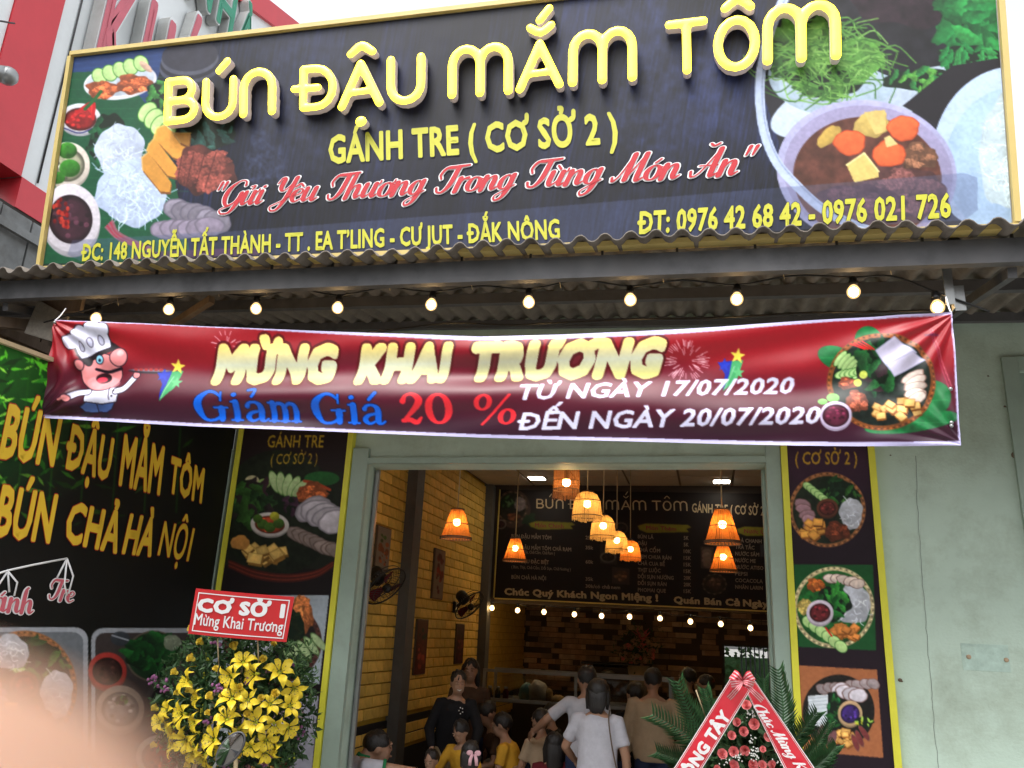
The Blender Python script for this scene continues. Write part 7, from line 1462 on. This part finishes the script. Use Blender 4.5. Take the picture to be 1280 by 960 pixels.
def frond(base, tip, z0, z1, width, n=22, bend=.0, seed=1):
    rg = random.Random(seed); A = at(*zp(*base), z0); B = at(*zp(*tip), z1); L = np.linalg.norm(B-A); up = np.cross(B-A, FWD); up /= np.linalg.norm(up); P = [A+(B-A)*t_+up*bend*L*math.sin(t_*math.pi) for t_ in np.linspace(0, 1, n+1)]; mb = MB(); mb.tube(P, [.005*(1-.8*i/n) for i in range(n+1)], 5)
    for i in range(3, n+1):
        t_ = i/n; T_ = P[i]-P[i-1]; T_ /= np.linalg.norm(T_); S0 = np.cross(T_, FWD); S0 /= np.linalg.norm(S0)
        for sg in (-1, 1):
            l_ = 1.15*width*(math.sin(min(1, .25+t_)*math.pi*.86)**.7)*rg.uniform(.9, 1.08)+.01; d = S0*sg*.80+T_*.72+FWD*rg.uniform(-.12, .12); d /= np.linalg.norm(d); w_ = .0042*np.cross(d, FWD); m_ = P[i]+d*l_*.5+FWD*(-.01); e = P[i]+d*l_+FWD*.02
            mb.add([P[i]-w_, P[i]+w_, m_+w_*1.1, e, m_-w_*1.1, P[i]-FWD*.003], [(0, 5, 4), (5, 1, 2), (5, 2, 3), (5, 3, 4)])
    mb.build('palm_frond', M['palm'], ts, to_)
for k, a in enumerate((((520, 700), (85, 362), 3.75, 3.62, .085), ((500, 640), (235, 165), 3.85, 3.8, .075), ((430, 760), (110, 590), 3.75, 3.65, .07), ((560, 560), (400, 210), 3.9, 3.9, .06), ((860, 600), (850, 90), 3.9, 3.88, .075), ((900, 640), (1085, 350), 3.85, 3.75, .075), ((980, 740), (1200, 560), 3.7, 3.65, .07), ((820, 560), (760, 150), 3.95, 3.95, .06), ((930, 720), (1160, 420), 3.9, 3.85, .06))): frond(*a, bend=.05 if k % 2 else -.05, seed=k, n=26)
mb = MB(); mb.tube([at(*zp(345, 210), 3.7), at(*zp(405, 380), 3.72)], .003, 5); mb.build('stick', M['stick'], ts, to_)
for dx, dy in ((-.34, -.05), (.34, -.05), (0, .35)): mb = MB(); mb.tube([(T0[0]+dx*.1, T0[1]+.03, 1.72), (T0[0]+dx, T0[1]+dy+.05, -.01)], .013, 8); mb.build('leg', M['stick'], ts)

# ================================================================== MOTORCYCLE MIRROR
mc = at(288, 936, 2.75); mm = thing('motorcycle_mirror', 'oval motorcycle mirror on a chrome stem before the lilies', 'mirror', mc); mm['rotated'] = 1
mj = np.array(raydir(294, 926))-np.array(raydir(281, 948)); mj = mj/np.linalg.norm(mj); Nn = -FWD*.87+UPV*.50; Nn /= np.linalg.norm(Nn); mj = mj-Nn*(mj@Nn); mj /= np.linalg.norm(mj); mi_ = np.cross(Nn, mj)
def mpnt(a, r1, r2, o): return mj*math.cos(a)*r1+mi_*math.sin(a)*r2+Nn*o
mb = MB(); K = 32; V = [mpnt(2*math.pi*k/K, .056*(1-.06*math.cos(2*math.pi*k/K)), .031, .002) for k in range(K)]+[Nn*.004]; mb.add(V, [(k, (k+1) % K, K) for k in range(K)]); mb.build('mirror_glass', M['mirror'], mm)
mb = MB(); V = []
for r1, r2, o in ((.056, .031, .001), (.061, .036, .003), (.062, .037, -.006), (.055, .03, -.022), (.02, .012, -.03)): V += [mpnt(2*math.pi*k/K, r1, r2, o) for k in range(K)]
mb.add(V, [(i*K+k, i*K+(k+1) % K, (i+1)*K+(k+1) % K, (i+1)*K+k) for i in range(4) for k in range(K)], smooth=True); mb.build('housing', M['dark_metal'], mm)
e1_ = at(266, 962, 2.78)-mc; e2_ = at(225, 1060, 2.9)-mc; mb = MB(); mb.tube(smooth_line([-mj*.05-Nn*.02, e1_, e2_, e2_+np.array((0, .02, -.12))], 5), .005, 8); mb.build('stem', M['galvanised'], mm)
hb_ = e2_+np.array((0, .02, -.12)); mb = MB(); mb.tube(smooth_line([hb_+np.array((-.18, -.03, 0)), hb_, hb_+np.array((.25, .05, .01)), hb_+np.array((.5, -.02, 0))], 5), .011, 10); mb.build('handlebar', M['dark_metal'], mm); mb = MB(); mb.tube([hb_+np.array((-.20, -.034, 0)), hb_+np.array((-.07, -.012, 0))], .017, 12); mb.build('grip', M['black_plastic'], mm)
mb = MB(); mb.tube([hb_+np.array((.25, .05, 0)), (hb_[0]+.25, hb_[1]+.22, -mc[2]+.35)], .025, 10); mb.tube([(hb_[0]+.25+.02*math.cos(a), hb_[1]+.28+.27*math.cos(a), -mc[2]+.28+.27*math.sin(a)) for a in np.linspace(0, 6.283, 25)], .035, 8, cap=False); mb.build('front_fork', M['dark_metal'], mm)

# ================================================================== FINGERTIP CLOSE TO THE LENS
fc = at(-285, 1395, .0150); dirn = -RGT*.62-UPV*.72-FWD*.30; dirn /= np.linalg.norm(dirn)
fg = MB(); Pf = [fc+dirn*k for k in (-.0012, .004, .012, .022, .032, .044, .058)]
fg.ball(fc, .0082, 28, 20); fg.tube([fc, fc+dirn*.010, fc+dirn*.020, fc+dirn*.027, fc+dirn*.036, fc+dirn*.052, fc+dirn*.066], [.0082, .0084, .0079, .0088, .0084, .0092, .0090], 24)
fo = thing('finger', 'out of focus peach fingertip close to the camera at lower left', 'finger', fc); fo['rotated'] = 1
fg.v = [tuple(np.array(v)-fc) for v in fg.v]; link('fingertip', remeshed(fg, 'fingertip', .0006, [M['finger_skin']], 2), fo)
nb_ = MB(); un = UPV*.3-FWD*.9; un = un-dirn*(un@dirn); un /= np.linalg.norm(un); sd2 = np.cross(dirn, un)
V = [dirn*(-.004+.010*j/5)+sd2*(.0058*math.sin((i/5-.5)*2.2))+un*(.0086*math.cos((i/5-.5)*1.8)) for j in range(6) for i in range(6)]; nb_.add(V, [(j*6+i, j*6+i+1, j*6+i+7, j*6+i+6) for j in range(5) for i in range(5)], smooth=True); link('nail', nb_.mesh('nail', M['rose_yellow'] if False else mat('nail', (.75, .5, .42), .25, .5)), fo)
